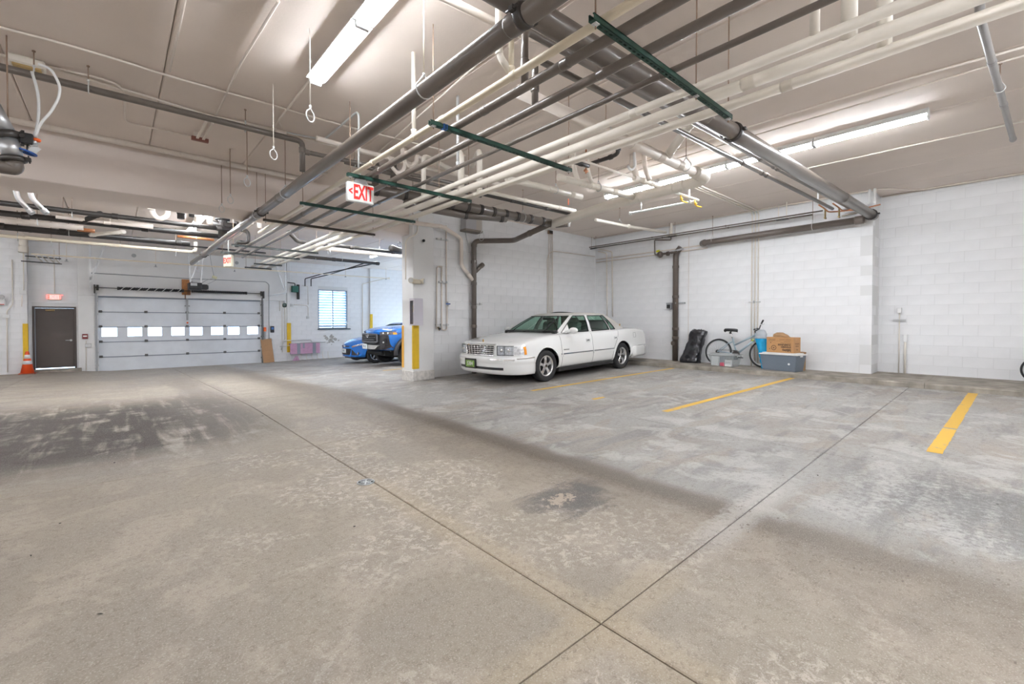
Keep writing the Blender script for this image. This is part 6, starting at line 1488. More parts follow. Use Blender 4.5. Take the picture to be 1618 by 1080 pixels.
for sg in (1, -1):
    a, b = (.50, .80) if sg > 0 else (-.80, -.50)
    g = MB(); sk.patch(g, quad(a-.005, b+.005, .595, .775), .003, (8, 4)); hl = g.obj('headlight', M_REFL, CAR)
    g = MB(); fline(g, a-.006, .597, b+.006, .597, .006, .012); fline(g, a-.006, .775, b+.006, .775, .006, .012); fline(g, a-.006, .597, a-.006, .775, .006, .012); fline(g, (a+b)/2, .6, (a+b)/2, .772, .005, .012); g.obj('lamp_frame', M_BLACK, hl)
    for (u0, u1) in ((.0, .45), (.48, 1.0)):
        g = MB(); aa, bb = a+(b-a)*u0, a+(b-a)*u1
        sk.patch(g, quad(aa+.01, bb-.01, .605, .765), .010, (4, 3), depth=.008); rf = g.obj('reflector', M_REFL, hl)
    g = MB(); c = (a+b)/2
    for (dy, rr) in ((-.07, .045), (.07, .045)):
        g = MB(); p = sk.front(c+dy, .69); g.sphere(p+Vector((.004, 0, 0)), rr, 12, 8, (.4, 1, 1)); g.obj('lamp_bowl', M_CHROME, hl)
    g = MB(); sk.patch(g, quad(a, b, .60, .77), .022, (8, 4), depth=.02); g.obj('lens', M_LENS, hl)
    # wrap-round corner lamp and amber marker on the flank
    g = MB(); sk.patch(g, quad(2.30, 2.05, .60, .765), .006, (8, 3), sg=sg, mode='side'); cl = g.obj('corner_lamp', M_REFL, CAR)
    g = MB(); sk.patch(g, quad(2.115, 2.055, .605, .76), .010, (3, 3), sg=sg, mode='side'); g.obj('amber_marker', M_AMBER, cl)
# bumpers swept along the plan curve of the nose
def bumper(sign, xs0, prof, name, zmid):
    path = []
    for k in range(13): y = .86*k/12; p = sk.front(y, zmid, sign); path.append(Vector((p.x, y)))
    px_ = path[-1]; flank = [Vector((px_.x+(xs0-px_.x)*t, sk.side(px_.x+(xs0-px_.x)*t, zmid).y if sk.side(px_.x+(xs0-px_.x)*t, zmid) else .96)) for t in (.35, .6, .8, 1)]
    half = path+flank; full = [Vector((p.x, -p.y)) for p in reversed(half[1:])]+half; V = []; fs = []; m = len(prof)
    for i, p in enumerate(full):
        a, b = full[max(0, i-1)], full[min(len(full)-1, i+1)]; d = (b-a).normalized(); nr = Vector((d.y, -d.x))
        if nr.x*sign < 0 and abs(p.y) < .5: nr = -nr
        if abs(p.y) >= .5 and nr.y*p.y < 0: nr = -nr
        for (o_, z) in prof: q = p+nr*o_; V.append((q.x, q.y, z))
    for i in range(len(full)-1):
        for j in range(m): fs.append((i*m+j, i*m+(j+1) % m, (i+1)*m+(j+1) % m, (i+1)*m+j))
    fs += [tuple(range(m)), tuple((len(full)-1)*m+j for j in range(m))[::-1]]
    g = MB(); g.add(V, fs, True); return g
fb = bumper(1, 1.87, [(-.05, .20), (.035, .22), (.055, .27), (.06, .40), (.058, .43), (.068, .445), (.072, .50), (.06, .545), (.03, .566), (-.04, .57)], 'b', .45).obj('front_bumper', M_PWHITE, CAR)
bsk = Skin(fb.data)
g = MB(); bsk.patch(g, quad(-.66, .66, .305, .355), .003, (20, 2), depth=.02); g.obj('air_slot', M_BLACK, fb)
for (a, b) in ((.38, .66), (.68, .86), (-.66, -.38), (-.86, -.68)):
    g = MB(); bsk.patch(g, quad(a, b, .492, .520), .004, (8, 2), depth=.01); g.obj('chrome_strip', M_CHROME, fb)
for sg in (1, -1):
    g = MB(); bsk.ribbon(g, [(2.28, .53), (1.9, .545)], .022, off=.002, thick=.006, sg=sg); g.obj('chrome_strip', M_CHROME, fb)
p = bsk.front(-.20, .40); 
g = MB(); g.box((p.x+.022, -.20, .405), (.03, .345, .20), None, .006); pl = g.obj('licence_plate', M_BLACK, fb)
g = MB(); g.box((p.x+.039, -.20, .40), (.005, .27, .135)); pf_ = g.obj('plate_face', mat('plate_green', (.25, .42, .10), .5, noise=.5, scale=9), pl)
def ptext(s, par, loc, size, m, sx=1.0): return text(s, par, loc, size, m, rot=(math.pi/2, 0, math.pi/2), sx=sx)
text('5384', CAR, (p.x+.0425, -.20, .40), .11, M_SIGN, rot=(math.pi/2, 0, math.pi/2), sx=.85, name='plate_number')
rb_ = bumper(-1, -1.9, [(-.05, .26), (.03, .28), (.05, .33), (.055, .50), (.04, .545), (-.04, .56)], 'b', .45).obj('rear_bumper', M_PWHITE, CAR)
for sg in (1, -1):
    a, b = (.55, .88) if sg > 0 else (-.88, -.55)
    g = MB(); sk.patch(g, quad(a, b, .62, .86), .004, (5, 4), sg=-1); g.obj('tail_lamp', mat('tail_red', (.4, .02, .02), .25, coat=.4), CAR)
g = MB(); 
for sg in (1, -1):
    P_ = [sk.top(x, y*sg) for x, y in ((2.40, .50), (2.2, .62), (1.8, .72), (1.25, .80))]; P_ = [q for q in P_ if q]; g.tube(P_, .003, 5)
g.obj('bonnet_seams', mat('soft_gap', (.35, .35, .34), .7), CAR)
p = sk.top(2.36, 0); g = MB(); g.sphere(p+Vector((0, 0, .03)), .022, 10, 7, (.35, 1, 1.4)); g.cyl(p, p+Vector((0, 0, .02)), .008, 8); g.obj('bonnet_ornament', mat('gold', (.55, .33, .10), .35, metal=.8), CAR)
g = MB(); g.tube([(-.1-.004*k*k, .075*k, 1.437-.0011*k*k) for k in range(-5, 6)], .012, 6); g.obj('sunroof_deflector', M_BLACK, CAR)
g = MB(); g.box((.36, 0, 1.29), (.03, .24, .07), None, .012); g.obj('rear_view_mirror', M_BLACK, CAR)
g = MB(); g.bar((1.2, -.55, 1.008), (1.06, .1, 1.03), .02, .012); g.bar((1.2, .1, 1.01), (1.03, .68, 1.03), .02, .012); g.obj('wiper', M_BLACK, CAR)

# ---------------------------------------------- the blue pickup behind the column
M_BLUE = mat('bright_blue_paint', (.008, .15, .54), .22, coat=.7)
fl_ = on_floor(630, 576.5)
TR = Vector((6.9, 14.35, floor_z(6.9, 14.35)))
a = on_floor(603, 577.5); TRX = a.x
tdir = Vector((-1, -.02, 0)).normalized()
fw = on_floor(635.5, 576); 
TRUCK = thing('pickup_truck', 'blue pickup with a black grille and fender flares, half hidden behind the column', 'pickup truck', (0, 0, 0), math.atan2(tdir.y, tdir.x))
# x, half width, underside, shoulder, centre
TS = [(2.62, .86, .52, 1.06, 1.10), (2.52, .90, .48, 1.12, 1.16), (2.0, .925, .45, 1.20, 1.24), (1.2, .93, .42, 1.24, 1.28), (.2, .93, .40, 1.25, 1.27), (-1.0, .93, .40, 1.27, 1.28), (-2.8, .93, .45, 1.27, 1.28)]
def tr_section(w, zb, zs, zc): return [(0, zb), (w*.8, zb), (w*.96, zb+.05), (w, zb+.25), (w, (zb+zs)/2+.1), (w*.985, zs-.14), (w*.95, zs-.04), (w*.86, zs), (w*.6, zs+.02), (w*.5, zc+.015), (0, zc)]
tme = car_body(TS, [2.62, 2.60, 2.5, 2.3, 2.0, 1.6, 1.2, .6, .2, -.4, -1.0, -1.8, -2.4, -2.76, -2.8], tr_section, (.32, .9, 2.6), (.05, .4, 3))
TW = [(1.68, .39), (-1.65, .39)]
tme = cut_arches(tme, TW, .50, .60, M_WELL); tme.materials.append(M_BLUE); tme.materials.append(M_WELL); mark_wells(tme, TW, .50, .60, .42)
link('body', tme, None, TRUCK); tk = Skin(tme)
for (x, z) in TW:
    for s in (1, -1): wheel(TRUCK, x, s*.83, .39, .22, .26, 6, M_BLACK, s)
base = [(1.15, 0), (1.10, .45), (.98, .74), (.86, .80), (-.1, .84), (-.2, .84), (-1.05, .84), (-1.2, .80), (-1.22, .4), (-1.22, 0)]
roof = [(.30, 0), (.28, .36), (.18, .55), (.1, .59), (-.18, .62), (-.28, .62), (-.98, .62), (-1.08, .58), (-1.1, .3), (-1.1, 0)]
greenhouse(TRUCK, base, roof, 1.25, 1.72, -.4, M_BLUE, M_BLUE, M_GLASSD, ['windshield', 'windshield', 'pillar', 'front_window', 'pillar', 'rear_side_window', 'pillar', 'rear_window', 'rear_window'], crown=.05)
M_TBLK = mat('textured_black', (.025, .025, .028), .5)
g = MB(); tk.patch(g, quad(-.88, .88, .52, .98, -.80, .80), .03, (18, 6), depth=.10); fr = g.obj('front_fascia', M_TBLK, TRUCK)
fsk = Skin(fr.data)
g = MB(); tk.patch(g, quad(-.52, .52, .74, 1.00, -.50, .50), .055, (14, 5), depth=.06); gl = g.obj('grille', M_BLACK, TRUCK); gsk = Skin(gl.data)
def tl(g, sk_, y0, z0, y1, z1, r, off=.02, n=10): 
    P_ = [sk_.front(y0+(y1-y0)*k/n, z0+(z1-z0)*k/n) for k in range(n+1)]; P_ = [p+Vector((off, 0, 0)) for p in P_ if p]
    return g.tube(P_, r, 6) if len(P_) > 1 else g
g = MB(); tl(g, gsk, -.50, .99, .50, .99, .035); tl(g, gsk, -.5, .75, .5, .75, .035); tl(g, gsk, -.51, .75, -.49, .99, .03); tl(g, gsk, .51, .75, .49, .99, .03); g.obj('grille_surround', mat('satin_grey', (.10, .10, .11), .35), gl)
g = MB(); tl(g, gsk, -.40, .83, .40, .83, .018); tl(g, gsk, -.40, .90, .40, .90, .018); g.obj('grille_bars', mat('satin_grey', (.10, .10, .11), .35), gl)
g = MB(); p = gsk.front(0, .965); p = p+Vector((.04, 0, 0)); e = [Vector((p.x, math.cos(k*math.pi/9)*.085, p.z+math.sin(k*math.pi/9)*.06)) for k in range(18)]; g.tube(e, .012, 6, closed=True)
g.tube([Vector((p.x, math.cos(k*math.pi/9)*.03, p.z+math.sin(k*math.pi/9)*.055)) for k in range(18)], .009, 6, closed=True); g.tube([Vector((p.x, math.cos(k*math.pi/9)*.065, p.z+.03+math.sin(k*math.pi/9)*.022)) for k in range(18)], .008, 6, closed=True); g.obj('emblem', M_CHROME, gl)
for sg in (1, -1):
    a, b = (.56, .90) if sg > 0 else (-.90, -.56)
    g = MB(); tk.patch(g, quad(min(a, b), max(a, b), .97, 1.09) if False else (lambda u, v, a=a, b=b: (a+(b-a)*u, .965+.035*u+(.10+.02*u)*v)), .02, (8, 4), depth=.05); hl = g.obj('headlight', M_BLACK, TRUCK)
    g = MB()
    for dy in (.30, .68):
        q = tk.front(a+(b-a)*dy, 1.03); 
        if q: g = MB(); g.sphere(q+Vector((.02, 0, 0)), .05, 12, 8, (.5, 1, .9)); g.obj('lamp_bowl', M_CHROME, hl)
    g = MB(); tk.patch(g, (lambda u, v, a=a, b=b: (a+(b-a)*u, .97+.035*u+(.09+.02*u)*v)), .04, (8, 4), depth=.03); g.obj('lens', M_LENS, hl)
    g = MB(); tk.patch(g, quad(2.28, 2.16, 1.0, 1.06), .008, (3, 2), sg=sg, mode='side'); g.obj('amber_marker', M_AMBER, TRUCK)
    # flare
    g = MB(); 
    for (x, z) in TW:
        A = [math.radians(k) for k in range(-4, 185, 9)]; V = []; fs = []
        for a_ in A:
            for (rr, yy) in ((.50, .90), (.50, 1.0), (.545, 1.01), (.59, .975), (.60, .90)): V.append((x+rr*math.cos(a_), sg*yy, z+rr*math.sin(a_)))
        fs = [(i*5+j, i*5+j+1, (i+1)*5+j+1, (i+1)*5+j) for i in range(len(A)-1) for j in range(4)]; g.add(V, fs, True)
    g.obj('fender_flare', M_TBLK, TRUCK)
    c = .72*sg; q = fsk.front(c, .78)
    if q:
        g = MB(); g.box(q+Vector((.0, 0, .02)), (.03, .22, .16), Matrix.Rotation(-sg*.35, 3, 'Z'), .01); po = g.obj('fog_pocket', M_BLACK, TRUCK); g = MB(); g.sphere(q+Vector((.02, -.04*sg, -.03)), .03, 10, 6); g.obj('fog_lamp', M_ZINC, po)
g = MB(); fsk.patch(g, quad(-.82, .82, .55, .68, -.86, .86), .03, (16, 3), depth=.08); lb = g.obj('lower_bumper', M_TBLK, TRUCK)
g = MB(); fsk.patch(g, quad(-.40, .40, .40, .56, -.62, .62) if False else quad(-.42, .42, .535, .66, -.60, .60), .075, (12, 3), depth=.06); sp_ = g.obj('skid_plate', mat('silver_skid', (.45, .44, .42), .4, metal=.3), TRUCK)
ssk = Skin(sp_.data); p = ssk.front(-.1, .6); g = MB(); g.box((p.x+.02, -.12, .61), (.02, .31, .16), None, .004); pl2 = g.obj('licence_plate', mat('plate_white', (.70, .74, .74), .5), TRUCK)
text('MC 25', TRUCK, (p.x+.032, -.12, .615), .085, mat('plate_ink', (.10, .16, .25), .5), rot=(math.pi/2, 0, math.pi/2), sx=.8, name='plate_number')
g = MB(); g.bb((-2.6, -.55, .32), (2.4, .55, .50)); g.bb((2.2, -.5, .36), (2.5, .5, .46), .03); g.bb((1.45, -.69, .24), (1.95, .69, .50), .05); g.bb((1.12, -.66, .44), (2.24, .66, .98), .03); g.bb((-1.9, -.74, .24), (-1.4, .74, .5), .05); g.obj('underbody', M_CHASSIS, TRUCK)
for y in (.37, -.37): seat(TRUCK, -.1, y, 1.27, M_SEATD)
# placed so that the grille and the near front wheel sit where the photograph has them
def place(root, lx, ly, lz, px, py, fl=True):
    pass
tz = floor_z(8.3, 14.0)
TRUCK.location = (0, 0, 0)
def put(root, d, local, px, gx):
    """slide the vehicle so that the local point lands in pixel column px at garage coordinate X = gx"""
    d = Vector((d.x, d.y, 0)).normalized(); l = Vector((-d.y, d.x, 0)); off = d*local[0]+l*local[1]
    a_ = (px-809)/F; Y = gx*(FY-a_*FX)/(a_*FY+FX); o = Vector((gx, Y, 0))-off
    root.location = (o.x, o.y, floor_z(o.x, o.y)+.01); return o
wl = on_floor(626, 577.5)
o = put(TRUCK, tdir, (2.72, .0, 0), 580, 5.98)

# ---------------------------------------------- the blue hatchback beyond it
HATCH = thing('car', 'blue compact car with swept headlights beyond the blue pickup', 'car', (0, 0, 0), math.atan2(tdir.y, tdir.x))
HS = [(2.10, .78, .24, .58, .60), (2.02, .84, .20, .68, .71), (1.75, .885, .18, .80, .84), (1.35, .90, .18, .88, .925), (.95, .905, .18, .94, .99), (.5, .905, .18, .97, .99), (-1.2, .905, .2, 1.0, 1.01), (-1.9, .88, .25, 1.0, 1.02), (-2.2, .82, .35, .95, .98)]
hme = car_body(HS, [2.10, 2.08, 2.0, 1.85, 1.65, 1.35, 1.1, .9, .5, 0, -.6, -1.2, -1.6, -1.9, -2.15, -2.2], dv_section, (.42, .9, 2.2), (.2, .5, 2.5))
HW = [(1.32, .31), (-1.32, .31)]
hme = cut_arches(hme, HW, .36, .58, M_WELL); hme.materials.append(M_BLUE); hme.materials.append(M_WELL); mark_wells(hme, HW, .36, .58)
link('body', hme, None, HATCH); hk = Skin(hme)
for (x, z) in HW:
    for s in (1, -1): wheel(HATCH, x, s*.78, .31, .20, .2, 5, M_ALLOY, s)
base = [(1.05, 0), (1.0, .45), (.85, .72), (.72, .78), (-.2, .80), (-.3, .80), (-1.2, .78), (-1.75, .66), (-1.85, .4), (-1.9, 0)]
roof = [(.05, 0), (.03, .36), (-.05, .53), (-.1, .56), (-.35, .58), (-.43, .58), (-1.1, .56), (-1.35, .48), (-1.4, .3), (-1.42, 0)]
greenhouse(HATCH, base, roof, .97, 1.43, -.6, M_BLUE, M_BLUE, M_GLASSD, ['windshield', 'windshield', 'pillar', 'front_window', 'pillar', 'rear_side_window', 'pillar', 'rear_window', 'rear_window'], crown=.045)
g = MB(); hk.patch(g, quad(-.34, .34, .30, .52, -.40, .40), .006, (10, 4), depth=.03); lg = g.obj('lower_grille', M_BLACK, HATCH)
g = MB(); hk.patch(g, quad(-.30, .30, .575, .63, -.33, .33), .006, (10, 2), depth=.03); ug = g.obj('upper_grille', M_BLACK, HATCH)
g = MB(); p = hk.front(0, .60); g.sphere(p+Vector((.01, 0, 0)), .05, 12, 8, (.3, 1.5, .7)); g.obj('oval_badge', M_CHROME, ug)
for k in range(1, 4): g = MB(); q = [hk.front(-.38+.76*i/8, .30+.055*k) for i in range(9)]; g.tube([v+Vector((.012, 0, 0)) for v in q if v], .006, 5); g.obj('grille_slat', M_DARK2, lg)
p = hk.front(-.02, .44); g = MB(); g.box((p.x+.016, -.02, .44), (.015, .30, .15), None, .004); hp = g.obj('licence_plate', mat('plate_white', (.70, .74, .74), .5), HATCH)
text('8S 51', HATCH, (p.x+.0255, -.02, .44), .085, mat('plate_ink', (.10, .16, .25), .5), rot=(math.pi/2, 0, math.pi/2), sx=.75, name='plate_number')
for sg in (1, -1):
    f_ = (lambda u, v, sg=sg: (sg*(.44+.36*u), .575+.10*u+(.055+.03*u)*v))
    g = MB(); hk.patch(g, f_, .004, (8, 3), depth=.03); hl = g.obj('headlight', M_REFL, HATCH)
    g = MB(); q = hk.front(sg*.62, .66); g.sphere(q, .05, 12, 8, (.4, 1, .8)); g.obj('lamp_bowl', M_CHROME, hl)
    g = MB(); hk.patch(g, f_, .016, (8, 3), depth=.012); g.obj('lens', M_LENS, hl)
    g = MB(); hk.patch(g, (lambda u, v, sg=sg: (sg*(.44+.14*u), .578+.03*u+.02*v)), .012, (3, 1), depth=.01); g.obj('amber_marker', M_AMBER, hl)
    g = MB(); hk.patch(g, (lambda u, v, sg=sg: (sg*(.42+.24*u*(1-v)), .29+.22*v)), .005, (5, 4), depth=.02); g.obj('side_intake', M_BLACK, HATCH)
    q = hk.front(sg*.66, .36); g = MB(); g.tube([q+Vector((-.01, 0, 0)), q+Vector((.012, 0, 0))], .055, 14); fg = g.obj('fog_lamp', M_BLACK, HATCH); g = MB(); g.sphere(q+Vector((.01, 0, 0)), .04, 10, 6, (.4, 1, 1)); g.obj('fog_lens', M_ZINC, fg)
g = MB(); g.bb((-1.9, -.6, .14), (1.85, .6, .26)); g.bb((1.3, -.7, .15), (1.72, .7, .2), .02); g.obj('underbody', M_CHASSIS, HATCH)
o = put(HATCH, tdir, (2.10, .0, 0), 544.5, 6.24)
# ------------------------------------------------------------------ painted bay lines, drain, cone
def stripe_mat():
    m = bpy.data.materials.new('worn_yellow_paint'); m.use_nodes = True; nt = NV.nt = m.node_tree; b = nt.nodes['Principled BSDF']
    tc = nt.nodes.new('ShaderNodeTexCoord').outputs['Object']
    f = n_step(n_noise(tc, 7, 6, .7, .6), .58, .70); c = n_mix(f*.75, (.70, .42, .055), (.36, .30, .23)); c = n_mix(n_step(n_noise(tc, 60, 3), .5, .7)*.25, c, (.48, .33, .12))
    nt.links.new(c, b.inputs['Base Color']); b.inputs['Roughness'].default_value = .6; return m
M_STRIPE = stripe_mat()
def stripe(label, x0, x1, y, w, gap=None, dy=0.0):
    segs = [(x0, x1)] if gap is None else [(x0, gap-.03), (gap+.03, x1)]
    o = Vector((x0, y, floor_z(x0, y))); vs = MB()
    for (a, b) in segs:
        n = 16; V = []
        for k in range(n+1):
            x = a+(b-a)*k/n; e = random.uniform(-.004, .004); yy = y+dy*(x-x0)/(x1-x0)
            for q in (-w/2+e, w/2+e): V.append((x-o.x, yy+q-o.y, floor_z(x, yy)+.0018-o.z))
        vs.add(V, [(k*2, k*2+2, k*2+3, k*2+1) for k in range(n)])
    s = vs.obj('parking_line', M_STRIPE); s.location = o; tag(s, label, 'parking line', 'yellow parking lines'); return s
sa, sb, sc_ = on_floor(1050, 650), on_floor(840, 617), on_floor(1476, 715)
ea, eb, ec = on_floor(1249, 598), on_floor(1052, 583.5), on_floor(1535, 626)
stripe('yellow parking line running from the middle of the floor to the boxes on the walkway', sa.x, XK-.03, sa.y, .10, dy=ea.y-sa.y)
stripe('yellow parking line beside the white sedan', sb.x, XK-.03, sb.y, .10, dy=eb.y-sb.y)
stripe('broad yellow parking line at the right with a break across its middle', sc_.x, XK-.05, sc_.y, .115, gap=on_floor(1503, 677).x, dy=ec.y-sc_.y)
p = on_floor(945, 629); g = MB(); g.add([(-.16, -.05, 0), (.15, -.04, .002), (.17, .03, .002), (-.12, .05, 0)], [(0, 1, 2, 3)]); o = g.obj('paint_dab', M_STRIPE); o.location = p+Vector((0, 0, .002)); tag(o, 'faint worn dab of yellow paint between two parking lines', 'paint mark')
p = on_floor(590, 578); stripe('yellow parking line below the blue pickup', 5.7, XK-.6, 11.95, .10)
p = on_floor(578, 762)
t = thing('floor_drain', 'round metal floor drain in the drive joint', 'drain', p+Vector((0, 0, .002)))
g = MB(); g.tube([Vector((math.cos(k*math.pi/16)*.066, math.sin(k*math.pi/16)*.066, .003)) for k in range(32)], .006, 6, closed=True); g.obj('rim', M_GALV, t)
g = MB(); g.cyl((0, 0, -.004), (0, 0, .0008), .066, 24); g.obj('sump', M_BLACK, t)
g = MB()
for k in range(6): a_ = k*math.pi/3; g.bar((math.cos(a_)*.012, math.sin(a_)*.012, .003), (math.cos(a_)*.062, math.sin(a_)*.062, .003), .012, .004)
g.tube([Vector((math.cos(k*math.pi/10)*.036, math.sin(k*math.pi/10)*.036, .003)) for k in range(20)], .0045, 6, closed=True); g.cyl((0, 0, 0), (0, 0, .006), .014, 10); g.obj('grate', M_GALV, t)
g = MB(); rnd = random.Random(11); M_DEB = mat('dark_leaf_bits', (.05, .045, .04), .9)
for px, py in ((541, 777), (181, 731), (267, 705), (49, 878), (158, 970), (95, 827), (1237, 751), (1292, 751), (1379, 721), (1441, 705), (560, 832), (415, 657), (1350, 795), (1576, 797)):
    q = on_floor(px, py); s = rnd.uniform(.010, .022); a_ = rnd.uniform(0, 3); d = Vector((math.cos(a_), math.sin(a_), 0)); e = Vector((-d.y, d.x, 0))
    g.add([q+d*s+Vector((0, 0, .003)), q+e*s*.4+Vector((0, 0, .007)), q-d*s+Vector((0, 0, .003)), q-e*s*.4+Vector((0, 0, .002))], [(0, 1, 2, 3)])
o = g.obj('floor_litter', M_DEB); o['kind'] = 'stuff'; o['label'] = 'tiny dark leaf bits scattered over the concrete floor'; o['category'] = 'litter'
# traffic cone
q = at(43.5, 588, Y=YF-.56); q.z = floor_z(q.x, q.y); t = thing('traffic_cone', 'orange traffic cone with two white bands left of the brown door', 'cone', q)
def cone_r(z): return .135*(1-z/.78)+.028
M_CONE = mat('cone_orange', (.85, .10, .02), .45)
g = MB(); g.box((0, 0, .015), (.38, .38, .03), None, .01); g.obj('base', mat('cone_base', (.30, .05, .02), .6), t)
g = MB(); g.lathe([(cone_r(.03), .03), (cone_r(.70), .70), (cone_r(.74)*.8, .72)], n=20); g.obj('body', M_CONE, t)
for (a, b) in ((.31, .42), (.49, .61)): g = MB(); g.lathe([(cone_r(a)+.002, a), (cone_r(b)+.002, b)], n=20); g.obj('white_band', mat('reflective_white', (.80, .80, .80), .35), t)

# ------------------------------------------------------------------ things on the walkway
def noise3(v, s, seed):
    from mathutils import noise
    return noise.noise(v*s+Vector((seed*7.1, seed*3.3, seed)))
def sag_bag(name, label, cat, loc, rings, m, rz=0.0, amp=.03, seed=1, n=28, sc=7.0):
    """bag lofted through rings (cx, cy, z, half width, half depth)"""
    V = []; fs = []
    for i, (cx_, cy_, z, a, b) in enumerate(rings):
        for j in range(n):
            th = 2*math.pi*j/n; c, s = math.cos(th), math.sin(th); k = 1/(abs(c)**3.2+abs(s)**3.2)**(1/3.2)
            v = Vector((cx_+a*c*k, cy_+b*s*k, z)); q = noise3(v, sc, seed); q2 = noise3(v, sc*2.4, seed+4)
            ridge = (abs(q)*2-.5)*amp+(abs(q2)*2-.5)*amp*.5; f = 0 if i == 0 else 1
            V.append(v+Vector((c, s, 0))*ridge*f)
    for i in range(len(rings)-1):
        for j in range(n): fs.append((i*n+j, i*n+(j+1) % n, (i+1)*n+(j+1) % n, (i+1)*n+j))
    fs += [tuple(range(n))[::-1], tuple((len(rings)-1)*n+j for j in range(n))]
    g = MB(); g.add(V, fs, True); me = g.mesh(name); o = link(name, me, m); o.location = loc; o.rotation_euler = (0, 0, rz); tag(o, label, cat); return o
def interp(rings, m):
    out = []
    for a, b in zip(rings, rings[1:]):
        for k in range(m): out.append(tuple(p+(q-p)*k/m for p, q in zip(a, b)))
    return out+[rings[-1]]
p = atZ(1093, 575, ZK); p.x = 11.2; p.y = at(1093, 560, X=11.2).y
M_BAG = mat('black_bin_liner', (.012, .012, .016), .22, coat=.4)
rg = interp([(0.03, .05, .002, .17, .26), (.03, .04, .06, .17, .255), (.06, .0, .3, .15, .22), (.10, -.07, .55, .13, .20), (.12, -.12, .74, .12, .20), (.13, -.13, .82, .10, .20), (.14, -.10, .86, .05, .15)], 7)
BAG = sag_bag('trash_bag', 'tall black plastic trash bag leaning on the wall by the brown riser', 'trash bag', (p.x-.02, p.y, ZK), rg, M_BAG, amp=.026, seed=2, n=48, sc=4.2)
g = MB()
for k in range(7): th = k*.9; g.bar((.14+.02*math.cos(th), -.10+.08*math.sin(th), .845), (.145+.03*math.cos(th), -.10+.10*math.sin(th), .862+.006*(k % 3)), .05, .012)
g.obj('gathered_top', M_BAG, BAG)

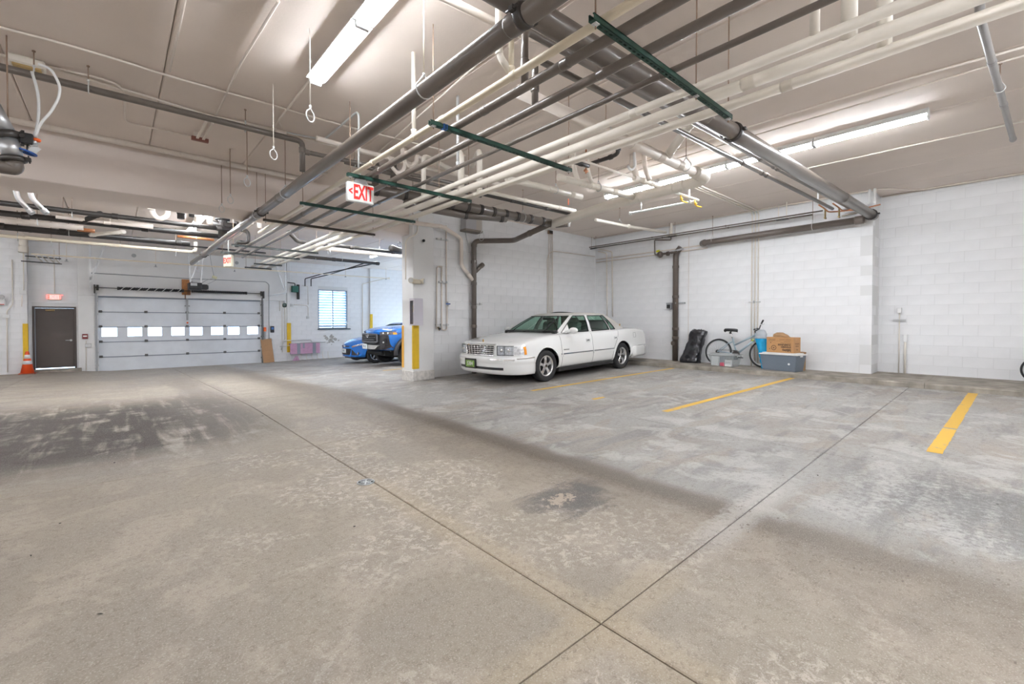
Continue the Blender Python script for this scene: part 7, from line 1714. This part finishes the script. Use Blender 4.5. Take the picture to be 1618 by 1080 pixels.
# bicycle: built along +x, then turned to lie along the wall
M_FRAME = mat('pale_blue_frame', (.42, .52, .58), .28, metal=.45)
def bicycle(loc, rz, label, sc=1.0, tyre=M_RUBBER, lean=.06):
    B = thing('bicycle', label, 'bicycle', loc, rz); B.rotation_euler = (lean, 0, rz); B.scale = (sc, sc, sc)
    R = .325; rw, fw_ = Vector((-.52, 0, R)), Vector((.52, 0, R))
    for c in (rw, fw_):
        g = MB(); g.tube([Vector((math.cos(k*math.pi/24)*(R-.022), 0, math.sin(k*math.pi/24)*(R-.022))) for k in range(48)], .022, 8, closed=True); w = g.obj('wheel', tyre, B); w.location = c
        g = MB(); g.tube([Vector((math.cos(k*math.pi/24)*(R-.05), 0, math.sin(k*math.pi/24)*(R-.05))) for k in range(48)], .010, 6, closed=True); g.obj('rim', M_GALV, w)
        g = MB()
        for k in range(28): a_ = 2*math.pi*k/28; s = .03 if k % 2 else -.03; g.cyl((.02*math.cos(a_+1), s, .02*math.sin(a_+1)), (math.cos(a_)*(R-.055), 0, math.sin(a_)*(R-.055)), .0016, 4)
        g.cyl((0, -.05, 0), (0, .05, 0), .018, 10); g.obj('spokes', M_GALV, w)
    bb = Vector((-.08, 0, .29)); st = Vector((-.20, 0, .66)); hd0, hd1 = Vector((.34, 0, .68)), Vector((.31, 0, .80)); sl = Vector((-.155, 0, .50))
    g = MB(); g.cyl(bb, st, .020, 10); g.cyl(bb, hd0, .026, 10); g.cyl(sl+Vector((0, 0, 0)), hd1-Vector((-.01, 0, .04)), .022, 10); g.cyl(hd0-Vector((-.01, 0, .03)), hd1, .027, 10)
    for s in (-1, 1):
        g.tube([bb+Vector((-.02, s*.03, 0)), rw+Vector((.1, s*.055, 0)), rw+Vector((0, s*.06, 0))], .010, 8); g.tube([st+Vector((.01, s*.015, -.07)), st+Vector((-.08, s*.045, -.12)), rw+Vector((0, s*.06, 0))], .009, 8)
    g.cyl(bb-Vector((0, .045, 0)), bb+Vector((0, .045, 0)), .026, 10); g.obj('frame', M_FRAME, B)
    g = MB()
    for s in (-1, 1): g.tube(bez([hd0+Vector((.01, 0, -.03)), hd0+Vector((.02, s*.055, -.05)), hd0+Vector((.08, s*.055, -.22)), fw_+Vector((0, s*.055, 0))], .04), .013, 8)
    g.obj('fork', M_GALV, B)
    g = MB(); g.cyl(st-Vector((0, 0, .02)), st+Vector((-.055, 0, .165)), .0135, 10); g.obj('seat_post', M_CHROME, B)
    V = []; sec = [(-.15, .075, .0), (-.13, .085, .02), (-.05, .07, .022), (.04, .035, .018), (.12, .022, .012), (.15, .015, 0)]; c = st+Vector((-.045, 0, .19)); fs = []
    for (x, w, z) in sec:
        for k in range(8): a_ = 2*math.pi*k/8; V.append(c+Vector((x, w*math.cos(a_), z+.038*math.sin(a_))))
    fs = [(i*8+j, i*8+(j+1) % 8, (i+1)*8+(j+1) % 8, (i+1)*8+j) for i in range(5) for j in range(8)]+[tuple(range(8))[::-1], tuple(40+k for k in range(8))]
    g = MB(); g.add(V, fs, True); g.cyl(c+Vector((-.03, 0, -.07)), c, .022, 8); g.obj('saddle', M_BLACK, B)
    hs = hd1+Vector((-.02, 0, .05)); g = MB(); g.cyl(hd1, hs, .014, 8); g.cyl(hs, hs+Vector((.09, .0, .05)), .015, 8); g.obj('stem', M_BLACK, B)
    hb = hs+Vector((.09, 0, .05)); g = MB(); d = Vector((-.25, 1, .0)).normalized(); rot = .62
    def hp(s, f, u): return hb+Vector((math.sin(rot)*-s*f*.30-.02*f, math.cos(rot)*s*f*.30, .06*f-s*.07*f+u))
    for s in (-1, 1): g.tube([hb, hp(s, .35, .03), hp(s, 1, .03)], .012, 8)
    h = g.obj('handlebar', M_BLACK, B)
    for s in (-1, 1):
        g = MB(); g.cyl(hp(s, .62, .03), hp(s, 1.04, .03), .018, 10); g.obj('grip', M_BLACK, h)
        g = MB(); g.cyl(hp(s, .5, .03), hp(s, .6, .02), .022, 8); g.cyl(hp(s, .55, .0), hp(s, .95, -.03)+Vector((.04, 0, 0)), .006, 6); g.obj('brake_lever', M_GALV, h)
    g = MB()
    for s, dx in ((1, .05), (-1, .08)): g.tube(bez([hp(s, .5, .02), hp(s, .4, -.14)+Vector((.10, 0, 0)), hd0+Vector((.10+dx, 0, .02)), hd0+Vector((-.08, s*.02, -.02))], .12, 8), .0035, 5)
    g.obj('brake_cable', M_ZINC, B)
    g = MB(); 
    g.tube([bb+Vector((math.cos(k*math.pi/12)*.085, -.055, math.sin(k*math.pi/12)*.085)) for k in range(24)], .005, 6, closed=True); g.cyl(bb+Vector((0, -.05, 0)), bb+Vector((0, -.06, 0)), .075, 20); cr = g.obj('chainring', M_DARK2, B)
    g = MB(); g.bar(bb+Vector((0, -.065, 0)), bb+Vector((.14, -.065, -.09)), .022, .012); g.bar(bb+Vector((0, .065, 0)), bb+Vector((-.14, .065, .09)), .022, .012); g.obj('crank', M_GALV, cr)
    for q in (bb+Vector((.14, -.12, -.09)), bb+Vector((-.14, .12, .09))): g = MB(); g.box(q, (.09, .08, .02), None, .005); g.obj('pedal', M_BLACK, B)
    g = MB(); g.tube([bb+Vector((0, -.055, .083)), rw+Vector((0, -.05, .04))], .005, 5); g.tube([bb+Vector((0, -.055, -.083)), rw+Vector((0, -.05, -.04))], .005, 5)
    g.cyl(rw+Vector((0, -.03, 0)), rw+Vector((0, -.055, 0)), .045, 14); g.obj('chain', M_DARK2, B)
    g = MB(); g.cyl(bb.lerp(hd0, .8)+Vector((0, -.03, .02)), bb.lerp(hd0, .86)+Vector((0, .03, .02)), .025, 8); g.obj('reflector', mat('lime', (.55, .65, .10), .4), B)
    return B
by = (at(1140.7, 560, X=11.22).y+at(1207, 562, X=11.22).y)/2
bicycle((11.06, by, ZK+.005), -math.pi/2, 'pale blue bicycle with a black saddle leaning by the wall behind the clear bin', lean=-.15)
yy = at(1611, 586, X=11.6).y
bicycle((11.72, yy-.52*.72-.33*.72, ZK+.004), math.pi/2, 'small bicycle at the right edge, only the rim of its black tyre showing', .72, lean=.10)

def bin_(name, label, loc, rz, w, d, h, m_body, m_lid, taper=.05, lidh=.035, th=.004):
    t = thing(name, label, 'storage bin', loc, rz)
    g = MB(); a, b = w/2, d/2; a0, b0 = a-taper, b-taper
    def ring(s, z, f): 
        aa, bb_ = (a0+(a-a0)*f)-s, (b0+(b-b0)*f)-s; return [(-aa, -bb_, z), (aa, -bb_, z), (aa, bb_, z), (-aa, bb_, z)]
    V = ring(0, 0, 0)+ring(0, h, 1)+ring(th, h, 1)+ring(th, th, 0)
    fs = [(3, 2, 1, 0)]+[(k, (k+1) % 4, 4+(k+1) % 4, 4+k) for k in range(4)]+[(4+k, 4+(k+1) % 4, 8+(k+1) % 4, 8+k) for k in range(4)]+[(8+k, 8+(k+1) % 4, 12+(k+1) % 4, 12+k) for k in range(4)]+[(12, 13, 14, 15)]
    g.add(V, fs); g.obj('tub', m_body, t)
    g = MB(); g.bb((-a-.018, -b-.018, h-.012), (a+.018, b+.018, h+lidh*.4), .006); g.bb((-a+.03, -b+.03, h+lidh*.3), (a-.03, b-.03, h+lidh), .008); g.obj('lid', m_lid, t)
    for s in (-1, 1): g = MB(); g.bb((s*a-.010 if s < 0 else s*a-.004, -.05, h-.045), (s*a+.004 if s < 0 else s*a+.010, .05, h-.012), .003); g.obj('handle', m_lid, t)
    return t
def frosted(name, col, refl, mixc):
    m = bpy.data.materials.new(name); m.use_nodes = True; nt = m.node_tree; b = nt.nodes['Principled BSDF']; b.inputs['Base Color'].default_value = (*mixc, 1); b.inputs['Roughness'].default_value = .35
    t = nt.nodes.new('ShaderNodeBsdfTransparent'); t.inputs[0].default_value = (*col, 1); mx = nt.nodes.new('ShaderNodeMixShader'); mx.inputs[0].default_value = refl
    nt.links.new(t.outputs[0], mx.inputs[1]); nt.links.new(b.outputs[0], mx.inputs[2]); nt.links.new(mx.outputs[0], nt.nodes['Material Output'].inputs[0]); return m
M_CLEAR = frosted('clear_tub', (.96, .97, .97), .24, (.82, .84, .84)); M_CLEARL = frosted('clear_lid', (.95, .96, .96), .38, (.78, .80, .80))
n0, l0 = at(1157, 580, h=ZK-CZ), at(1121, 577, h=ZK-CZ)
d = Vector((l0.x-n0.x, l0.y-n0.y, 0)); w = d.length+.06; dn = d.normalized(); pn = Vector((dn.y, -dn.x, 0)); pn = pn if pn.x > 0 else -pn
c1 = (n0+l0)/2+pn*.19; rz1 = math.atan2(-dn.y, -dn.x)
BX = (c1.x, c1.y, ZK+.002); clear = bin_('storage_bin', 'clear plastic storage bin of odds and ends in front of the bicycle', BX, rz1, w, .40, .27, M_CLEAR, M_CLEARL)
def inside(name, label, cat, lx, ly, lz, dims, m, tilt=0.0, part=None):
    q = Matrix.Rotation(rz1, 3, 'Z') @ Vector((lx, ly, 0)); t = thing(name, label, cat, (BX[0]+q.x, BX[1]+q.y, BX[2]+lz), rz1)
    g = MB(); g.box((0, 0, dims[2]/2), dims, Matrix.Rotation(tilt, 3, 'Y'), .006); g.obj('cover', m, t)
    g = MB(); g.bb((-dims[0]*.35, -dims[1]/2-.003, dims[2]*.60), (dims[0]*.35, -dims[1]/2, dims[2]*.66)) if part else g.bb((-dims[0]*.48, -dims[1]*.48, dims[2]), (dims[0]*.48, dims[1]*.48, dims[2]+.002)); g.obj('print' if part else 'top', mat('grey_print', (.25, .25, .26), .6) if part else m, t)
    return t
inside('paper_pad', 'white paper pad standing in the clear bin, left side', 'paper', -.175, -.115, .006, (.18, .05, .22), M_WHITE, .06)
inside('box', 'grey-blue box in the middle of the clear bin', 'box', .0, -.07, .006, (.13, .10, .21), mat('slate_blue', (.10, .15, .20), .5))
inside('book', 'pink book low in the middle of the clear bin', 'book', .015, -.150, .006, (.10, .03, .085), mat('pink_book', (.55, .09, .14), .5))
inside('box', 'white printed carton in the front right of the clear bin', 'box', .155, -.125, .006, (.15, .06, .15), M_WHITE, 0, True)
inside('cloth', 'dark teal folded cloth lying at the top right inside the clear bin', 'cloth', .10, .05, .16, (.28, .2, .07), mat('teal_cloth', (.05, .11, .13), .8))
# grey bin under the carton
n0, l0 = at(1254, 588, h=ZK-CZ), at(1204, 583.5, h=ZK-CZ)
d = Vector((l0.x-n0.x, l0.y-n0.y, 0)); w = d.length+.10; dn = d.normalized(); pn = Vector((dn.y, -dn.x, 0)); pn = pn if pn.x > 0 else -pn
c2 = (n0+l0)/2+pn*.21; rz2 = math.atan2(-dn.y, -dn.x); M_GREYB = frosted('smoky_tub', (.62, .68, .75), .55, (.30, .35, .41))
gb = bin_('storage_bin', 'blue-grey storage bin with a white lid under the carton', (c2.x, c2.y, ZK+.002), rz2, w, .42, .355, M_GREYB, M_WHITE, taper=.045)
g = MB(); g.cyl((w*.30, -.204, .16), (w*.30, -.199, .16), .022, 14); g.obj('round_sticker', M_WHITE, gb)
t = thing('folded_fabric', 'dark folded fabric filling the blue-grey bin', 'cloth', (c2.x, c2.y, ZK+.008), rz2); g = MB(); g.box((0, .0, .14), (w-.16, .28, .26), None, .04); g.obj('lower_fold', mat('dusk_blue', (.13, .15, .20), .85), t); g = MB(); g.box((.02, -.02, .285), (w-.22, .22, .05), Matrix.Rotation(.03, 3, 'X'), .02); g.obj('upper_fold', mat('grey_fabric', (.20, .22, .25), .85), t)
# carton, printed upside down
zt2 = ZK+.002+.355+.035+.002; M_CART = mat('cardboard', (.50, .27, .115), .7, noise=.06, scale=9); M_INK = mat('box_ink', (.10, .055, .03), .7)
cw, cd, ch = .56, .30, .335
ct = thing('cardboard_box', 'brown carton with upside-down printing on top of the blue-grey bin', 'box', (c2.x-.01, c2.y-.015, zt2), rz2)
g = MB(); g.bb((-cw/2, -cd/2, 0), (cw/2, cd/2, ch-.004), .003); g.obj('carton', M_CART, ct)
g = MB(); g.bb((-cw/2, -cd/2, ch-.004), (cw/2, -.003, ch)); g.bb((-cw/2, .003, ch-.004), (cw/2, cd/2, ch)); g.obj('flap', M_CART, ct)
UP = (math.pi/2, math.pi, 0); yf = -cd/2-.0005
def pr(s, x, z, sz, sx=1.0, b=0.0): return text(s, ct, (x, yf, z), sz, M_INK, rot=UP, depth=.0004, sx=sx, bold=b, name='printing')
pr('bibigo', .14, .060, .080, .9, .004); pr('STEAMED', .125, .128, .048, 1.0, .003); pr('DUMPLINGS', .095, .176, .048, 1.0, .003); pr('PORK & VEGETABLE', .12, .212, .024, 1.0); pr('KEEP FROZEN', .15, .250, .020); pr('MANTENER CONGELADO', .11, .285, .022, .9)
pr('Product of Korea', -.02, .252, .014)
g = MB(); cc = (-.125, .105)
for r0, r1 in ((.042, .056),):
    n = 28; V = [(cc[0]+r*math.cos(2*math.pi*k/n), yf-.0004, cc[1]+r*math.sin(2*math.pi*k/n)) for r in (r0, r1) for k in range(n)]; g.add(V, [(k, (k+1) % n, n+(k+1) % n, n+k) for k in range(n)])
g.obj('round_mark', M_INK, ct); pr('20', cc[0], cc[1], .045, .9, .002)
g = MB(); x0, x1, z0, z1 = -.235, -.095, .262, .298
for (a, b, c, d_) in ((x0, x1, z0, z0+.004), (x0, x1, z1-.004, z1), (x0, x0+.004, z0, z1), (x1-.004, x1, z0, z1)): g.add([(a, yf-.0004, c), (b, yf-.0004, c), (b, yf-.0004, d_), (a, yf-.0004, d_)], [(0, 1, 2, 3)])
g.obj('printed_frame', M_INK, ct); pr('PERISHABLE', -.165, .280, .022, .95)
pr('CORRUGATED', -.19, .245, .013); g = MB(); g.prism([(-.205, .205), (-.175, .205), (-.19, .232)], yf-.0004, yf, 'y'); g.prism([(-.225, .08), (-.2, .06), (-.21, .095)], yf-.0004, yf, 'y'); g.obj('printed_mark', M_INK, ct)
for k, (s, z) in enumerate((('bibigo', .07), ('STEAMED', .15), ('DUMPLINGS', .2))): text(s, ct, (cw/2+.0005, 0, z), .04, M_INK, rot=(math.pi/2, math.pi, math.pi/2), depth=.0004, name='printing', sx=.8)
# crumpled brown paper on the carton, paper bag behind
M_KRAFT = mat('kraft_paper', (.42, .25, .125), .75, noise=.15, scale=12)
rg = interp([(0, 0, .002, .17, .10), (-.02, 0, .04, .16, .095), (-.04, .01, .075, .11, .07), (-.05, .01, .10, .06, .04)], 4)
pb2 = sag_bag('paper_bag', 'crumpled brown paper bag lying on the carton', 'paper bag', (c2.x-.01, c2.y+.02, zt2+ch), rg, M_KRAFT, rz2, .03, 5, 26, 14)
g = MB(); g.bar((-.13, -.06, .06), (.18, -.09, .025), .05, .004, up=(0, -.5, 1)); g.obj('torn_flap', M_KRAFT, pb2)
pk = at(1261, 586, h=ZK-CZ); pk.x = 11.15; pk.y = at(1261.5, 580, X=11.15).y
t = thing('paper_bag', 'upright brown paper bag squeezed behind the blue-grey bin', 'paper bag', (pk.x, pk.y, ZK+.002), rz2+.1)
g = MB(); a, b, H = .10, .11, .40
V = []
for (z, s, e) in ((0, 1, 0), (.2, 1.02, .006), (.36, 1.05, .012), (H, 1.1, .02)): V += [(-a*s, -b*s+e, z), (0, -b*s-e, z), (a*s, -b*s, z+e), (a*s, b*s, z), (0, b*s+e, z), (-a*s, b*s, z+e)]
g.add(V, [(i*6+j, i*6+(j+1) % 6, (i+1)*6+(j+1) % 6, (i+1)*6+j) for i in range(3) for j in range(6)]+[(5, 4, 3, 2, 1, 0)]); g.obj('bag_walls', M_KRAFT, t)
g = MB(); g.bb((-.06, -.125, .20), (.05, -.118, .28)); g.bb((-.05, -.128, .16), (.0, -.12, .20)); g.obj('torn_patch', mat('kraft_light', (.52, .33, .18), .8), t)
# blue bag with a grey top
pq = at(1203, 583, X=10.98)
rg = [(0.0, -.03, .002, .03, .055), (0.0, -.03, .1, .04, .068), (0.02, .0, .35, .055, .095), (.05, .05, .60, .06, .115), (.06, .06, .68, .06, .118)]
rg2 = [(.06, .06, .68, .061, .12), (.075, .065, .80, .055, .112), (.085, .07, .85, .045, .095), (.09, .07, .885, .025, .05)]
t = thing('tall_bag', 'slim cyan bag with a silver-grey top standing between bicycle and carton', 'bag', (10.98, pq.y-.03, ZK))
def loftpart(nm, rr, m, seed):
    o = sag_bag(nm, '', 'x', (0, 0, 0), interp(rr, 6), m, 0, .018, seed, 26, 8); del o['label']; del o['category']; o.parent = t
loftpart('cyan_cover', rg, mat('cyan_fabric', (.0, .33, .62), .45, noise=.12, scale=5), 3); loftpart('grey_top', rg2, mat('silver_grey_fabric', (.42, .45, .48), .5), 4)
